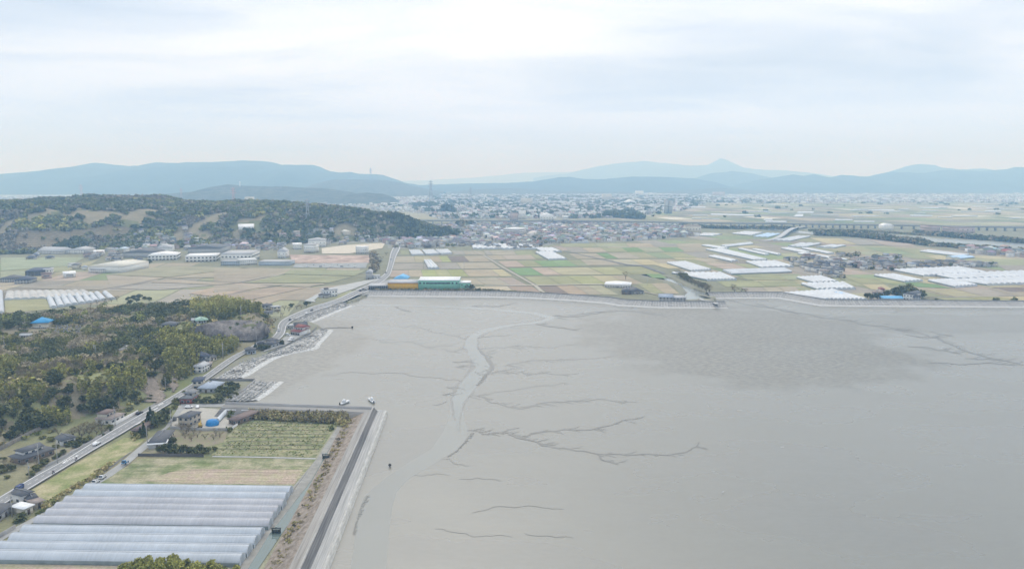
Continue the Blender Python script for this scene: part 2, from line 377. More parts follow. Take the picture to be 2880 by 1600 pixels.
    # farmland plots of the far plain
build_land()
def build_edge():
    P = [Vector((p[0], p[1], 0)) for p in land_edge[:-4]]; I = off(P, 9); O = off(P, -2.5); V = []
    for i, p, o in zip(I, P, O): V += [(i.x, i.y, 2.07), (p.x, p.y, 2.09), (o.x, o.y, -.15)]
    F = [(3 * i + j, 3 * i + j + 1, 3 * i + 4 + j, 3 * i + 3 + j) for i in range(len(P) - 1) for j in range(2)]
    tag(mk('shore_bank', V, F, mat('shore_soil', (.27, .26, .21), .95, .25, .1, col2=(.20, .20, .13))), kind='structure')
build_edge()

# ---- mountains: ridges with depth, height taken from the land's own distance ----
MTC = mat('mountain_forest', (.045, .065, .065), .95, .35, .004, spec=.05)
HLC = mat('hill_forest', (.06, .075, .06), .95, .4, .02, col2=(.10, .10, .08), spec=.05)
def mountain(name, pts, Yc, depth, m=MTC, k=0, nx=260, seed=0, rough=.42):
    us = np.array([px(k, p)[0] for p in pts]); vs = np.array([px(k, p)[1] for p in pts])
    u = np.linspace(us[0], us[-1], nx); c = -(np.interp(u, us, vs) - 800) / FPX
    dy = math.cos(PITCH) + c * math.sin(PITCH); dz = -math.sin(PITCH) + c * math.cos(PITCH)
    x = (u - 1440) / FPX / dy * Yc; zc = np.maximum(CAMZ + dz / dy * Yc, 3)
    ny = 36; V = []; sx = (x[-1] - x[0]) / 26
    sp = x[1] - x[0]
    zc = zc + (fbm(x / (sp * 5) + seed * 3.1, x * 0 + seed, 3) - .45) * zc.max() * .045 + (fbm(x / (sp * 1.6) + seed, x * 0 + 3.3, 2) - .4) * zc.max() * .02
    for j in range(ny):
        t = j / (ny - 1); yy = Yc - depth + depth * 1.6 * t; e = min(t / .625, (1 - t) / .375); e = e ** .9
        nn = fbm(x / (depth * .22) + seed * 7.7, np.full(nx, yy) / (depth * .45) + seed, 4) - .45
        z = zc * np.clip(e + nn * rough * 4 * e * (1 - e), 0, 1) + 1.5
        V.append(np.stack([x * (yy / Yc) ** .25, np.full(nx, yy), z], 1))
    V = np.concatenate(V); idx = np.arange(nx * ny).reshape(ny, nx)
    F = np.stack([idx[:-1, :-1], idx[:-1, 1:], idx[1:, 1:], idx[1:, :-1]], -1).reshape(-1, 4)
    return tag(mk(name, V, F, m, smooth=True), kind='structure')
mountain('mountain_range', [(-200, 500), (0, 492), (60, 485), (130, 483), (180, 472), (230, 466), (270, 458), (320, 463), (360, 467), (390, 465), (430, 457), (520, 457), (620, 455), (650, 453), (680, 450), (760, 455), (790, 463), (830, 464), (880, 463), (905, 472), (930, 482), (960, 485), (985, 484), (1010, 490), (1040, 489), (1080, 492), (1110, 503), (1140, 514), (1180, 522)], 10500, 2900, seed=1)
mountain('hill', [(850, 530), (890, 516), (930, 506), (1000, 504), (1080, 507), (1130, 514), (1160, 524), (1250, 540)], 7600, 1300, seed=2, nx=120, m=HLC)
mountain('hill', [(280, 552), (420, 548), (540, 541), (590, 527), (640, 519), (690, 523), (760, 525), (800, 524), (860, 529), (900, 530), (960, 535), (1010, 546), (1080, 560)], 5200, 800, seed=3, nx=200, m=HLC)
mountain('hill', [(930, 566), (980, 548), (1030, 542), (1080, 546), (1110, 557), (1130, 572)], 4700, 380, seed=4, nx=80, m=HLC)
mountain('hill', [(280, 560), (310, 546), (390, 540), (470, 545), (560, 556)], 7600, 600, seed=14, nx=80, m=HLC)
mountain('hill', [(1140, 522), (1240, 519), (1300, 517), (1420, 515), (1500, 511), (1530, 506), (1570, 499), (1600, 497), (1640, 503), (1680, 505), (1720, 502), (1780, 497), (1880, 498), (1950, 502), (2010, 512), (2080, 532)], 10300, 1700, seed=5)
mountain('hill', [(1200, 550), (1300, 537), (1340, 533), (1400, 531), (1440, 530), (1520, 534), (1600, 538), (1760, 540), (1800, 545)], 8000, 700, seed=6, nx=160, m=HLC)
mountain('hill', [(1780, 548), (1900, 537), (2030, 528), (2080, 534), (2200, 540), (2400, 542), (2620, 540), (3000, 544)], 8200, 700, seed=16, nx=160, m=HLC)
mountain('mountain_range', [(1900, 512), (1960, 500), (2000, 487), (2060, 482), (2110, 486), (2160, 498), (2210, 508)], 13000, 1800, seed=7, nx=120)
mountain('mountain_range', [(2040, 530), (2090, 515), (2130, 506), (2190, 498), (2230, 491), (2260, 496), (2290, 490), (2330, 500), (2370, 492), (2440, 497), (2500, 483), (2560, 484), (2600, 487), (2660, 478), (2760, 481), (2830, 477), (2860, 470), (2910, 470), (3100, 462)], 10800, 2400, seed=8)
mountain('mountain_range', [(2480, 490), (2530, 474), (2560, 465), (2590, 462), (2630, 464), (2650, 471), (2700, 477), (2760, 474), (2800, 478), (3000, 476)], 14000, 1800, seed=9, nx=140)
mountain('mountain_range', [(1500, 500), (1600, 487), (1680, 468), (1740, 459), (1820, 452), (1870, 459), (1940, 465), (1990, 464), (2005, 456), (2028, 444), (2045, 450), (2062, 460), (2095, 472), (2150, 478), (2230, 480), (2300, 490), (2360, 497)], 19500, 3000, seed=10)
mountain('mountain_range', [(1060, 512), (1180, 508), (1330, 500), (1480, 486), (1600, 484), (1750, 490)], 25500, 2600, seed=11, nx=120)

# ---- field plots (sheets a little above the soil) ----
FM = mat('field_crop', (1, 1, 1), .95, .12, .03, attr=True, fine=(.5, .12), spec=.08, stripes=(.014, .33, 1, .15))
FV, FC, FZ = [], [], []; BV = []; PN = [0]
def plot(q, c):
    c = tuple(.85 * a + .15 * b for a, b in zip(c, (.36, .325, .27)))
    q = [Vector((p[0], p[1], 0)) for p in q]; cen = sum(q, Vector()) / 4
    q = [cen + (p - cen) * .972 for p in q]
    PN[0] += 1
    lo = (q[1] - q[0]).length; n = max(1, int(lo / 28)); j0 = random.uniform(.93, 1.07); hue = random.uniform(-.03, .03)
    for i in range(n):
        a, b = i / n, (i + 1) / n; j = j0 * random.uniform(.97, 1.03)
        FZ.append(2.1 + .0035 * PN[0]); FV.append([q[0].lerp(q[1], a), q[0].lerp(q[1], b), q[3].lerp(q[2], b), q[3].lerp(q[2], a)]); FC.append((c[0] * j * (1 + hue), c[1] * j, c[2] * j * (1 - hue)))
def rows(y0l, y0r, y1l, y1r, xa, xb, xs, cols, slant=0.0, k=0):
    """a row of plots: top edge y0l..y0r and bottom edge y1l..y1r between xa and xb; xs = borders at the top, moved right by slant at the bottom"""
    def e(x, l, r): return l + (r - l) * (x - xa) / (xb - xa)
    for (x1, x2), c in zip(zip(xs[:-1], xs[1:]), cols):
        s1 = slant if isinstance(slant, (int, float)) else np.interp(x1, slant[0], slant[1])
        s2 = slant if isinstance(slant, (int, float)) else np.interp(x2, slant[0], slant[1])
        plot([G(k, (x1 + s1, e(x1 + s1, y1l, y1r))), G(k, (x2 + s2, e(x2 + s2, y1l, y1r))), G(k, (x2, e(x2, y0l, y0r))), G(k, (x1, e(x1, y0l, y0r)))], c)
S9 = ([600, 1500, 2576], [-10, 55, 130])
rows(208, 212, 245, 248, 700, 1500, [730, 805, 1190, 1290, 1470], [OLIVE, TAN, GREY, TAN], ([700, 1450], [0, 40]), 9)
rows(262, 256, 316, 310, 670, 1500, [670, 850, 990, 1075, 1150, 1300, 1480], [TAN, (.33, .31, .2), TAN, YG, DARK, TAN], ([700, 1450], [0, 70]), 9)
rows(322, 316, 380, 372, 655, 1650, [655, 935, 1060, 1235, 1560], [GREY, GREY, GREY, TAN], ([700, 1560], [-20, 80]), 9)
rows(387, 378, 447, 441, 640, 1760, [640, 800, 915, 1040, 1150, 1290, 1550, 1650], [PINK, TAN, YG, (.34, .33, .16), YG, TAN, YEL], ([640, 1650], [-10, 95]), 9)
rows(467, 450, 500, 528, 820, 1900, [820, 965, 1130, 1270, 1400, 1600, 1740], [GREEN, TAN, GREY, TAN, TAN, PINK], ([820, 1740], [0, 150]), 9)
rows(536, 530, 590, 590, 1400, 2000, [1400, 1700, 1920], [(.46, .39, .27), (.33, .26, .2)], ([1400, 1900], [40, 90]), 9)
# east of the ditch
S7 = ([400, 1100, 2200], [70, 100, 190])
rows(528, 530, 558, 556, 1050, 2200, [1060, 1350, 1600, 1800, 2000, 2210], [OLIVE, (.30, .31, .18), TAN, GREY, TAN], 30, 7)
rows(566, 558, 602, 594, 1060, 2300, [1110, 1250, 1400, 1560, 1700, 1860, 2020, 2240], [GREY, TAN, OLIVE, GREEN, (.28, .29, .19), GREEN, TAN], 60, 7)
rows(610, 598, 655, 645, 1100, 2300, [1140, 1360, 1450, 1620, 1750, 1880, 2050, 2230], [TAN, GREEN, TAN, (.32, .30, .17), (.24, .29, .15), OLIVE, GREY], ([1100, 2200], [70, 150]), 7)
rows(585, 590, 622, 625, 440, 880, [455, 500, 700, 850], [GREY, TAN, OLIVE], 30, 7)
rows(628, 620, 662, 655, 480, 900, [480, 600, 840, 900], [TAN, (.36, .31, .24), OLIVE], 45, 7)
rows(672, 662, 722, 712, 570, 1300, [570, 725, 860, 1000, 1130, 1230], [PINK, OLIVE, GREEN, (.20, .29, .12), OLIVE], ([570, 1230], [70, 90]), 7)
rows(660, 655, 706, 700, 1230, 2300, [1235, 1480, 1640, 1790, 1980, 2150, 2270], [TAN, (.34, .32, .22), YEL, TAN, OLIVE, TAN], ([1230, 2200], [60, 160]), 7)
rows(728, 716, 788, 778, 650, 1850, [655, 840, 975, 1300, 1500, 1730], [GREEN, PINK, YEL, (.30, .31, .16), OLIVE], ([655, 1730], [90, 170]), 7)
rows(796, 784, 864, 858, 770, 2000, [775, 960, 1130, 1320, 1480, 1600], [(.33, .32, .17), OLIVE, (.29, .31, .15), YEL, TAN], ([775, 1600], [110, 160]), 7)
rows(874, 862, 935, 945, 870, 1500, [890, 1040, 1180, 1290, 1400], [DARK, (.35, .28, .2), TAN, (.36, .34, .22)], ([890, 1400], [90, 150]), 7)
rows(850, 850, 930, 935, 1640, 1900, [1690, 1800, 1930], [(.30, .31, .17), (.34, .29, .2)], ([1690, 1930], [120, 110]), 7)
rows(775, 775, 805, 810, 1740, 1900, [1760, 1880], [GREEN], 60, 7)
rows(420, 420, 478, 476, 1500, 2300, [1530, 1900, 2080], [OLIVE, (.30, .31, .17)], 80, 10)
rows(488, 482, 540, 530, 1300, 2400, [1330, 1700, 2040], [(.31, .32, .17), OLIVE], 90, 10)
rows(545, 535, 592, 592, 1600, 2300, [1560, 1750, 1900, 2050], [GREY, TAN, (.33, .29, .22)], 60, 10)
# the right hand plain
rows(320, 335, 380, 372, 680, 1100, [700, 880], [YEL], 200, 10)
rows(325, 330, 378, 375, 1200, 1700, [1230, 1480, 1640], [PINK, OLIVE], 160, 10)
rows(540, 545, 598, 600, 620, 1300, [680, 970, 1180], [OLIVE, (.28, .30, .15)], 150, 11)
rows(604, 610, 660, 665, 760, 1300, [840, 1080], [YEL], 110, 11)
rows(585, 620, 630, 655, 1300, 1900, [1270, 1640], [GREEN], 170, 11)
rows(665, 650, 740, 745, 1500, 2600, [1510, 1850, 2200, 2500], [YEL, GREY, TAN], 330, 11)
rows(740, 735, 780, 780, 1500, 2700, [1520, 1900, 2250, 2576], [OLIVE, (.30, .30, .15), YEL], 250, 11)
rows(640, 632, 690, 690, 2200, 2900, [2230, 2500, 2800], [DARK, (.24, .2, .16)], 200, 11)
rows(700, 700, 760, 770, 650, 900, [670, 880], [(.36, .33, .2)], 60, 11)
rows(210, 225, 270, 300, 850, 1500, [860, 1180, 1440], [(.24, .28, .14), OLIVE], 260, 11)
rows(110, 140, 165, 205, 250, 1500, [280, 620, 900, 1250], [YEL, GREY, PINK], 190, 11)
rows(290, 300, 330, 345, 1150, 1800, [1240, 1500, 1700], [OLIVE, YEL], 150, 11)
rows(335, 345, 400, 410, 2150, 2900, [2200, 2576], [(.30, .31, .17), ], 100, 11)
rows(400, 410, 480, 490, 2280, 2900, [2280, 2576], [(.29, .26, .21)], 150, 11)
# left hand plain behind the wooded hill
for k, q, c in [(3, [(30, 120), (370, 115), (430, 205), (40, 235)], (.31, .31, .17)),
                (5, [(0, 725), (780, 720), (640, 800), (0, 845)], (.28, .31, .19)), (5, [(640, 800), (900, 740), (820, 790), (600, 850)], (.33, .32, .2)),
                (5, [(0, 850), (560, 845), (220, 905), (0, 905)], (.32, .33, .2)),
                (5, [(960, 880), (1480, 800), (2250, 815), (1530, 905)], (.33, .31, .2)), (5, [(2270, 816), (2900, 830), (2480, 890), (2130, 955), (1540, 915)], None),
                (5, [(330, 1000), (960, 885), (1500, 915), (1340, 945), (1000, 1010)], (.34, .30, .23)), (5, [(1040, 1005), (1330, 955), (1980, 975), (1440, 1020)], (.31, .28, .23)),
                (5, [(1340, 948), (1520, 920), (2120, 960), (1990, 972)], (.35, .31, .24)), (5, [(1990, 978), (2180, 955), (2440, 980), (1940, 1085)], PINK),
                (5, [(1700, 1050), (1990, 980), (2250, 1005), (1960, 1085)], (.40, .32, .24)), (5, [(50, 1000), (800, 975), (1300, 950), (900, 1020)], (.35, .31, .24))]:
    if c is None: q = q[:3] + [q[4]]; c = TAN
    plot([G(k, p) for p in q][::-1], c)
for k, q, c in [(6, [(0, 960), (200, 960), (600, 880), (260, 820), (0, 830)], None), (6, [(0, 820), (660, 830), (600, 875), (0, 870)], TAN), (6, [(620, 875), (690, 835), (1400, 840), (1290, 890)], (.27, .28, .16)),
                (6, [(250, 955), (600, 885), (1280, 895), (1060, 955)], (.27, .27, .15)), (6, [(0, 975), (200, 968), (560, 985), (0, 1050)], (.37, .31, .23)), (6, [(260, 965), (1050, 960), (870, 990), (560, 980)], TAN),
                (6, [(0, 1075), (560, 990), (860, 995), (340, 1110)], (.40, .32, .235)), (6, [(360, 1112), (880, 998), (1280, 960), (1000, 1060), (820, 1115)], None), (6, [(250, 1140), (340, 1118), (860, 1005), (1150, 985), (900, 1060), (500, 1150)], None)]:
    if c is None: q = [q[0], q[1], q[2], q[-1]]; c = (.34, .29, .215)
    plot([G(k, p) for p in q][::-1], c)
# procedural plots over the rest of the plain
dn_polys = [[tuple(G(0, p)[:2]) for p in P] for P in [
    [(1960, 655), (2250, 668), (2700, 705), (3100, 730), (3100, 860), (2400, 850), (2150, 820), (1960, 800), (1900, 720)],
    [(1800, 572), (2400, 570), (3300, 568), (3300, 640), (2000, 622), (1750, 618)], [(1550, 700), (1960, 672), (2300, 680), (2900, 735), (2900, 845), (2300, 820), (1900, 720)],
    [(-300, 725), (1090, 765), (1030, 800), (950, 838), (860, 860), (760, 878), (0, 890), (-300, 900)]]]
th = R(9); seen = set()
for pi, P in enumerate(dn_polys):
    xs_ = [p[0] for p in P]; ys_ = [p[1] for p in P]; cw, chh = (55, 110) if pi != 1 else (90, 170)
    for i in range(-80, 120):
        for j in range(-20, 70):
            if (pi == 1, i, j) in seen or random.random() < .05: continue
            a = i * cw; b = j * chh; sub = random.random() < .4
            def w_(u, v): return (u * math.cos(th) - v * math.sin(th), u * math.sin(th) + v * math.cos(th))
            c0 = w_(a + cw / 2, b + chh / 2)
            if not (min(xs_) < c0[0] < max(xs_) and min(ys_) < c0[1] < max(ys_)): continue
            if not inpoly([c0[0]], [c0[1]], P)[0]: continue
            if not inpoly([q[0] for q in (w_(a - 4, b - 4), w_(a + cw, b - 4), w_(a + cw, b + chh), w_(a - 4, b + chh))], [q[1] for q in (w_(a - 4, b - 4), w_(a + cw, b - 4), w_(a + cw, b + chh), w_(a - 4, b + chh))], land_edge).all(): continue
            seen.add((pi == 1, i, j))
            qs = [w_(a, b), w_(a + cw - 3, b), w_(a + cw - 3, b + chh - 4), w_(a, b + chh - 4)]
            BV.append((qs, random.choice([TAN, YEL, OLIVE, OLIVE, (.31, .32, .19), TAN, GREY, PINK, (.22, .28, .13), YEL] + ([(.15, .16, .12), (.60, .57, .46), (.17, .20, .10), (.13, .18, .08), (.20, .20, .17), (.16, .17, .13), (.14, .19, .09)] if pi == 1 else [(.26, .23, .18)])), 2.05 + (pi == 1) * .02))
Vb, Cb = [], []
for q, c, zb in BV:
    Vb += [(p[0], p[1], zb) for p in q]; j = random.uniform(.85, 1.1); Cb.append(tuple((.8 * v + .2 * w) * j for v, w in zip(c, (.36, .325, .27))))
tag(mk('farmland', Vb, np.arange(len(Vb)).reshape(-1, 4), FM, cols=Cb), kind='structure')
Va = np.array([[(p.x, p.y, FZ[i]) for p in q] for i, q in enumerate(FV)]).reshape(-1, 3)
fo = mk('field_plots', Va, np.arange(len(Va)).reshape(-1, 4), FM, cols=FC)
tag(fo, kind='structure')

# ---- tidal channels ----
WATER = mat('shallow_water', (.235, .245, .222), .17, .06, .02, spec=.6)
CREEK = mat('creek_mud', (.122, .117, .098), .32, .2, .5, spec=.75)
BANK = mat('creek_bank', (.165, .161, .137), .3, .1, .5, spec=.75)
CZ = [0]
def chan(name, pts, w, z, m, jit=0, sub=5, seed=1):
    V, F, _ = ribbon([G(k, (x, y), 0) for k, x, y in pts], w, z=z, sub=sub, jit=jit, seed=seed)
    return V, F
main = [(9, 330, 704), (9, 800, 708), (9, 1300, 726), (9, 1700, 752), (9, 1980, 785), (9, 2085, 815), (9, 1990, 855), (9, 1700, 888), (9, 1480, 940), (9, 1385, 1000), (9, 1370, 1080), (15, 905, 200), (15, 935, 270), (15, 880, 345), (15, 815, 425), (15, 795, 500), (15, 790, 570), (15, 800, 640)]
ws = [7, 7, 8, 9, 10, 10, 10, 10, 10, 10, 10, 12, 12, 12, 10, 6, 2.5, .3]
V, F = chan('c', main, [w * 1.35 for w in ws], .018, BANK, .5); tag(mk('channel_bank', V, F, BANK), kind='structure')
V, F = chan('c', main, ws, .026, WATER, .25, seed=3); tag(mk('tidal_channel', V, F, WATER), kind='structure')
pool = [G(15, p, 0) for p in [(770, 430), (850, 435), (818, 500), (832, 570), (848, 640), (838, 690), (790, 745), (700, 795), (600, 860), (500, 920), (440, 990), (415, 1080), (400, 1200), (380, 1431), (360, 1700), (140, 1700), (175, 1431), (200, 1240), (222, 1100), (250, 1020), (310, 960), (400, 890), (520, 810), (640, 740), (710, 640), (745, 540)]]
SHW = mat('shallow_film', (.232, .234, .205), .2, .06, .01, spec=.7)
tri_sheet('shallow_water', [(p.x, p.y) for p in pool], .01, SHW)
Vc, Fc = [], []
Vq, Fq = [], []
def creek(pts, w=1.4, seed=0, faint=False):
    if len(pts) > 1:
        rm_ = random.Random(seed * 3 + 1); q = [pts[0]]
        for a, b in zip(pts[:-1], pts[1:]):
            if a[0] == b[0]:
                L_ = math.hypot(b[1] - a[1], b[2] - a[2])
                for t in (.33, .66): q.append((a[0], a[1] + (b[1] - a[1]) * t + rm_.uniform(-1, 1) * L_ * .05, a[2] + (b[2] - a[2]) * t + rm_.uniform(-1, 1) * min(L_ * .07, 7)))
            q.append(b)
        opts = pts; pts = q
    n = len(pts); wl_ = [w * (.5 + .9 * math.sin(math.pi * min(1, (i + .6) / n))) for i in range(n)]
    CZ[0] += 1; V, F = chan('c', pts, wl_, .022 + .0003 * CZ[0], CREEK, .7 if not faint else .35, 9, seed); VV, FF = (Vq, Fq) if faint else (Vc, Fc); b = len(VV); VV.extend(V); FF.extend([tuple(i + b for i in f) for f in F])
    if n > 2 and not faint and seed < 200:
        rb = random.Random(seed + 7)
        for _ in range(n):
            i = rb.randrange(n - 1); t = rb.random(); k0, x0, y0 = pts[i]; k1, x1, y1 = pts[i + 1]
            if k0 != k1: continue
            x, y = x0 + (x1 - x0) * t, y0 + (y1 - y0) * t; l = rb.uniform(20, 80); s_ = rb.choice((-1, 1)); d_ = 1 if x1 > x0 else -1
            creek([(k0, x, y), (k0, x + d_ * l * .4, y + s_ * l * .10), (k0, x + d_ * l * .7, y + s_ * l * .14), (k0, x + d_ * l, y + s_ * l * .26)], .55, seed + 300 + _, True)
C15 = [[(450, 35), (560, 42), (680, 75), (770, 92), (835, 112)], [(850, 100), (920, 68), (1060, 45), (1230, 25)], [(170, 108), (330, 115), (370, 130), (530, 128), (590, 150), (640, 158), (770, 148)], [(700, 163), (735, 178), (850, 165)],
       [(925, 165), (1000, 158), (1060, 162), (1120, 150), (1350, 158), (1500, 130)], [(1060, 268), (1090, 252), (1180, 238), (1330, 232), (1500, 222), (1700, 205)], [(975, 300), (1050, 292), (1100, 286)], [(970, 306), (1160, 298), (1190, 318), (1300, 305), (1480, 308)],
       [(850, 440), (880, 432), (950, 440), (975, 470), (1030, 480), (1080, 500), (1200, 502), (1230, 488), (1400, 470), (1600, 455), (1700, 468), (1820, 470)], [(960, 430), (1100, 405), (1300, 375), (1430, 365)],
       [(850, 635), (890, 632), (940, 655), (1080, 645), (1130, 670), (1230, 695), (1310, 725), (1400, 735), (1580, 765), (1680, 768), (1820, 772), (2000, 778), (2100, 760), (2180, 700)], [(1165, 672), (1220, 650), (1320, 640), (1560, 630), (1720, 585), (1850, 560)],
       [(1590, 768), (1640, 810), (1720, 830)], [(1275, 712), (1350, 702)], [(1075, 630), (1150, 618)], [(700, 795), (740, 795), (790, 830), (860, 835)], [(540, 890), (600, 895), (670, 880), (740, 892)], [(660, 1200), (760, 1215), (880, 1243), (1000, 1240), (1110, 1250)], [(1180, 1225), (1300, 1240), (1460, 1250)],
       [(0, 325), (120, 305), (220, 300), (440, 305), (560, 325), (700, 335), (820, 355)], [(760, 240), (895, 245)], [(780, 268), (890, 260)], [(720, 385), (800, 387)], [(700, 428), (770, 432)], [(650, 490), (680, 488), (730, 468)], [(900, 100), (960, 98), (1100, 82)], [(1230, 25), (1330, 35), (1420, 45)], [(800, 915), (900, 905), (1040, 925)], [(880, 1105), (1000, 1075), (1200, 1065), (1400, 1085)]]
for i, c in enumerate(C15): creek([(15, a, b) for a, b in c], (.35 if i in (16, 17, 18, 26, 27, 28, 29) else 1.0) if i < 15 or i in (16, 17, 18, 26, 27, 28, 29) else .6, i, i in (9, 13, 14, 15, 16, 17, 18, 19, 24, 25, 26, 27, 28, 29))
creek([(15, 850, 635), (15, 890, 632), (15, 940, 655), (15, 1080, 645), (15, 1130, 670), (15, 1230, 695), (15, 1310, 725)], 1.2, 80)
creek([(15, 905, 160), (15, 962, 220), (15, 992, 262), (15, 968, 302), (15, 930, 345)], 2.4, 81)
for i, c in enumerate([[(60, 35), (250, 75), (430, 107), (640, 140), (740, 158), (950, 190), (1060, 210)], [(1060, 210), (1170, 240), (1300, 300), (1450, 345), (1640, 385)], [(1010, 280), (1150, 295), (1220, 308), (1300, 312)], [(1120, 370), (1350, 372), (1580, 380)], [(1310, 345), (1440, 345)], [(880, 190), (1040, 200)], [(1000, 222), (1170, 236)], [(1130, 205), (1250, 232)]]): creek([(16, a, b) for a, b in c], 2.0 if i < 2 else 1.3, 40 + i)
for i, c in enumerate([[(10, 0, 795), (10, 30, 800), (10, 250, 765), (10, 600, 760), (10, 880, 800)], [(9, 2110, 800), (9, 2300, 806), (9, 2450, 782), (9, 2576, 765)], [(9, 2140, 812), (9, 2180, 820)], [(9, 1380, 712), (9, 1560, 715), (9, 1740, 690)], [(9, 680, 715), (9, 820, 760)], [(9, 1960, 875), (9, 2130, 900), (9, 2330, 925)], [(10, 1700, 690), (10, 1900, 740), (10, 2100, 790)]]): creek(c, 2.0, 60 + i)
rt = random.Random(5)
for edge in ([(15, 870, 650), (15, 830, 700), (15, 790, 745), (15, 730, 785)], [(15, 270, 1010), (15, 235, 1070), (15, 210, 1150), (15, 190, 1230)], [(15, 950, 310), (15, 925, 345), (15, 895, 375)]):
    for i in range(26):
        t = i / 25 * (len(edge) - 1); a = min(int(t), len(edge) - 2); f = t - a
        x = edge[a][1] * (1 - f) + edge[a + 1][1] * f; y = edge[a][2] * (1 - f) + edge[a + 1][2] * f; l = rt.uniform(6, 26)
        creek([(15, x, y), (15, x + l, y - l * .15)], .5, 200 + i, True)
tag(mk('tidal_creeks', Vc, Fc, CREEK), kind='structure'); tag(mk('tidal_creeks', Vq, Fq, mat('faint_creek', (.175, .171, .147), .3, .08, .5, spec=.75)), kind='structure')

# ---- water of canal and rivers ----
RIV = mat('river_water', (.25, .27, .25), .12, .05, .02, spec=.5)
def poly(name, pts, m, z=2.2, zz=2.0): return tri_sheet(name, [tuple(G(k, (x, y), zz)[:2]) for k, x, y in pts], z, m)
poly('canal_water', [(2, 1893, 588), (2, 1937, 588), (2, 1905, 680), (2, 1795, 830), (2, 1712, 1000), (1, 2268, 1150), (1, 2078, 1431), (1, 1865, 1800), (1, 1740, 1800), (1, 1995, 1431), (1, 2170, 1150), (2, 1655, 1000), (2, 1748, 825)], mat('canal_surface', (.15, .19, .175), .1, .04, .05, spec=.5), 2.24)
poly('river', [(10, 1290, 668), (10, 1060, 650), (10, 1000, 615), (10, 1045, 580), (10, 1010, 530), (10, 880, 480), (10, 640, 430), (10, 700, 412), (10, 930, 452), (10, 1060, 520), (10, 1240, 588), (10, 1300, 640)], RIV, .5, .5)
poly('river', [(14, 960, 448), (14, 1040, 478), (14, 1400, 528), (14, 1700, 545), (14, 2240, 580), (14, 2700, 615), (14, 3600, 660), (14, 3600, 600), (14, 2540, 540), (14, 2000, 500), (14, 1500, 475), (14, 1390, 455), (14, 1000, 440)], mat('wide_river_water', (.25, .27, .25), .25, .05, .02, spec=.5), 2.6)
poly('river', [(14, 0, 400), (14, 500, 398), (14, 1020, 425), (14, 1000, 440), (14, 500, 415), (14, 0, 425), (13, 1500, 505), (13, 850, 480), (13, 300, 470), (13, 300, 462), (13, 900, 470), (13, 1500, 495)], RIV, 2.61)

# ---- roads ----
ASP = mat('asphalt', (.26, .26, .255), .9, .1, .2, fine=(3, .06)); ASP2 = mat('old_asphalt', (.33, .33, .315), .9, .14, .15, fine=(2, .08))
WHT = mat('road_paint', (.78, .78, .76), .7, .12, 1.5); CON = mat('concrete', (.42, .42, .40), .9, .14, .25, fine=(1.5, .1)); CON2 = mat('dark_concrete', (.17, .17, .165), .9, .25, .15, fine=(1.2, .2))
PATH = mat('dirt_path', (.40, .37, .30), .95, .12, .3)
PAIRS = [(1, (-560, 1210), (-450, 1210)), (1, (-108, 930), (5, 930)), (1, (62, 828), (175, 828)), (1, (278, 700), (386, 700)), (1, (480, 590), (570, 590)), (1, (612, 510), (700, 510)), (1, (722, 440), (818, 440)), (1, (905, 330), (1005, 330)), (1, (1120, 205), (1205, 205)), (1, (1300, 100), (1375, 100)), (1, (1450, 10), (1520, 10)),
         (3, (1640, 745), (1702, 745)), (3, (1780, 645), (1842, 645)), (3, (1880, 580), (1938, 580)), (4, (960, 650), (1018, 655)), (4, (1060, 592), (1110, 615)), (4, (1140, 566), (1190, 590)), (4, (1195, 535), (1250, 555)), (4, (1225, 490), (1288, 505)), (4, (1240, 430), (1306, 438)), (4, (1285, 385), (1358, 395)), (4, (1400, 328), (1460, 345)), (4, (1560, 266), (1620, 285)), (4, (1700, 226), (1760, 243)), (4, (1800, 188), (1860, 205)), (4, (1900, 140), (1955, 158)), (4, (2000, 105), (2058, 118)),
         (6, (1290, 1022), (1335, 1035)), (6, (1440, 955), (1485, 970)), (6, (1500, 915), (1545, 932)), (6, (1552, 875), (1595, 885)), (6, (1578, 820), (1618, 826)), (6, (1597, 740), (1642, 745)), (6, (1608, 690), (1660, 695)), (6, (1630, 640), (1685, 645)), (6, (1650, 600), (1695, 605))]
def catm(P, sub=4):
    V, F, Q = ribbon(P, 1, sub=sub); return Q
Ls = catm([G(k, l) for k, l, r in PAIRS]); Rs = catm([G(k, r) for k, l, r in PAIRS])
def strip(A, B, z): 
    V = []
    for a, b in zip(A, B): V += [(a.x, a.y, z), (b.x, b.y, z)]
    return V, [(2 * i, 2 * i + 1, 2 * i + 3, 2 * i + 2) for i in range(len(A) - 1)]
def mix2(A, B, t): return [a.lerp(b, t) for a, b in zip(A, B)]
V, F = strip(mix2(Ls, Rs, -.12), mix2(Ls, Rs, 1.12), 2.70); tag(mk('road', V, F, ASP), kind='structure')
V1, F1 = strip(mix2(Ls, Rs, -.03), mix2(Ls, Rs, .03), 2.76); V2, F2 = strip(mix2(Ls, Rs, .97), mix2(Ls, Rs, 1.03), 2.76)
Vm = V1 + V2; Fm = F1 + [tuple(i + len(V1) for i in f) for f in F2]
A_, B_ = mix2(Ls, Rs, .485), mix2(Ls, Rs, .515); acc = 0
for i in range(len(A_) - 1):
    L = (A_[i + 1] - A_[i]).length; n = max(1, round(L / 8))
    for j in range(n):
        b = len(Vm)
        for t in (j / n, (j + .5) / n):
            p, q = A_[i].lerp(A_[i + 1], t), B_[i].lerp(B_[i + 1], t); Vm += [(p.x, p.y, 2.76), (q.x, q.y, 2.76)]
        Fm.append((b, b + 1, b + 3, b + 2))
def paint_quad(k, pts):
    b = len(Vm); Vm.extend([tuple(G(k, p)[:2]) + (2.76,) for p in pts]); Fm.append(tuple(range(b, b + len(pts))))
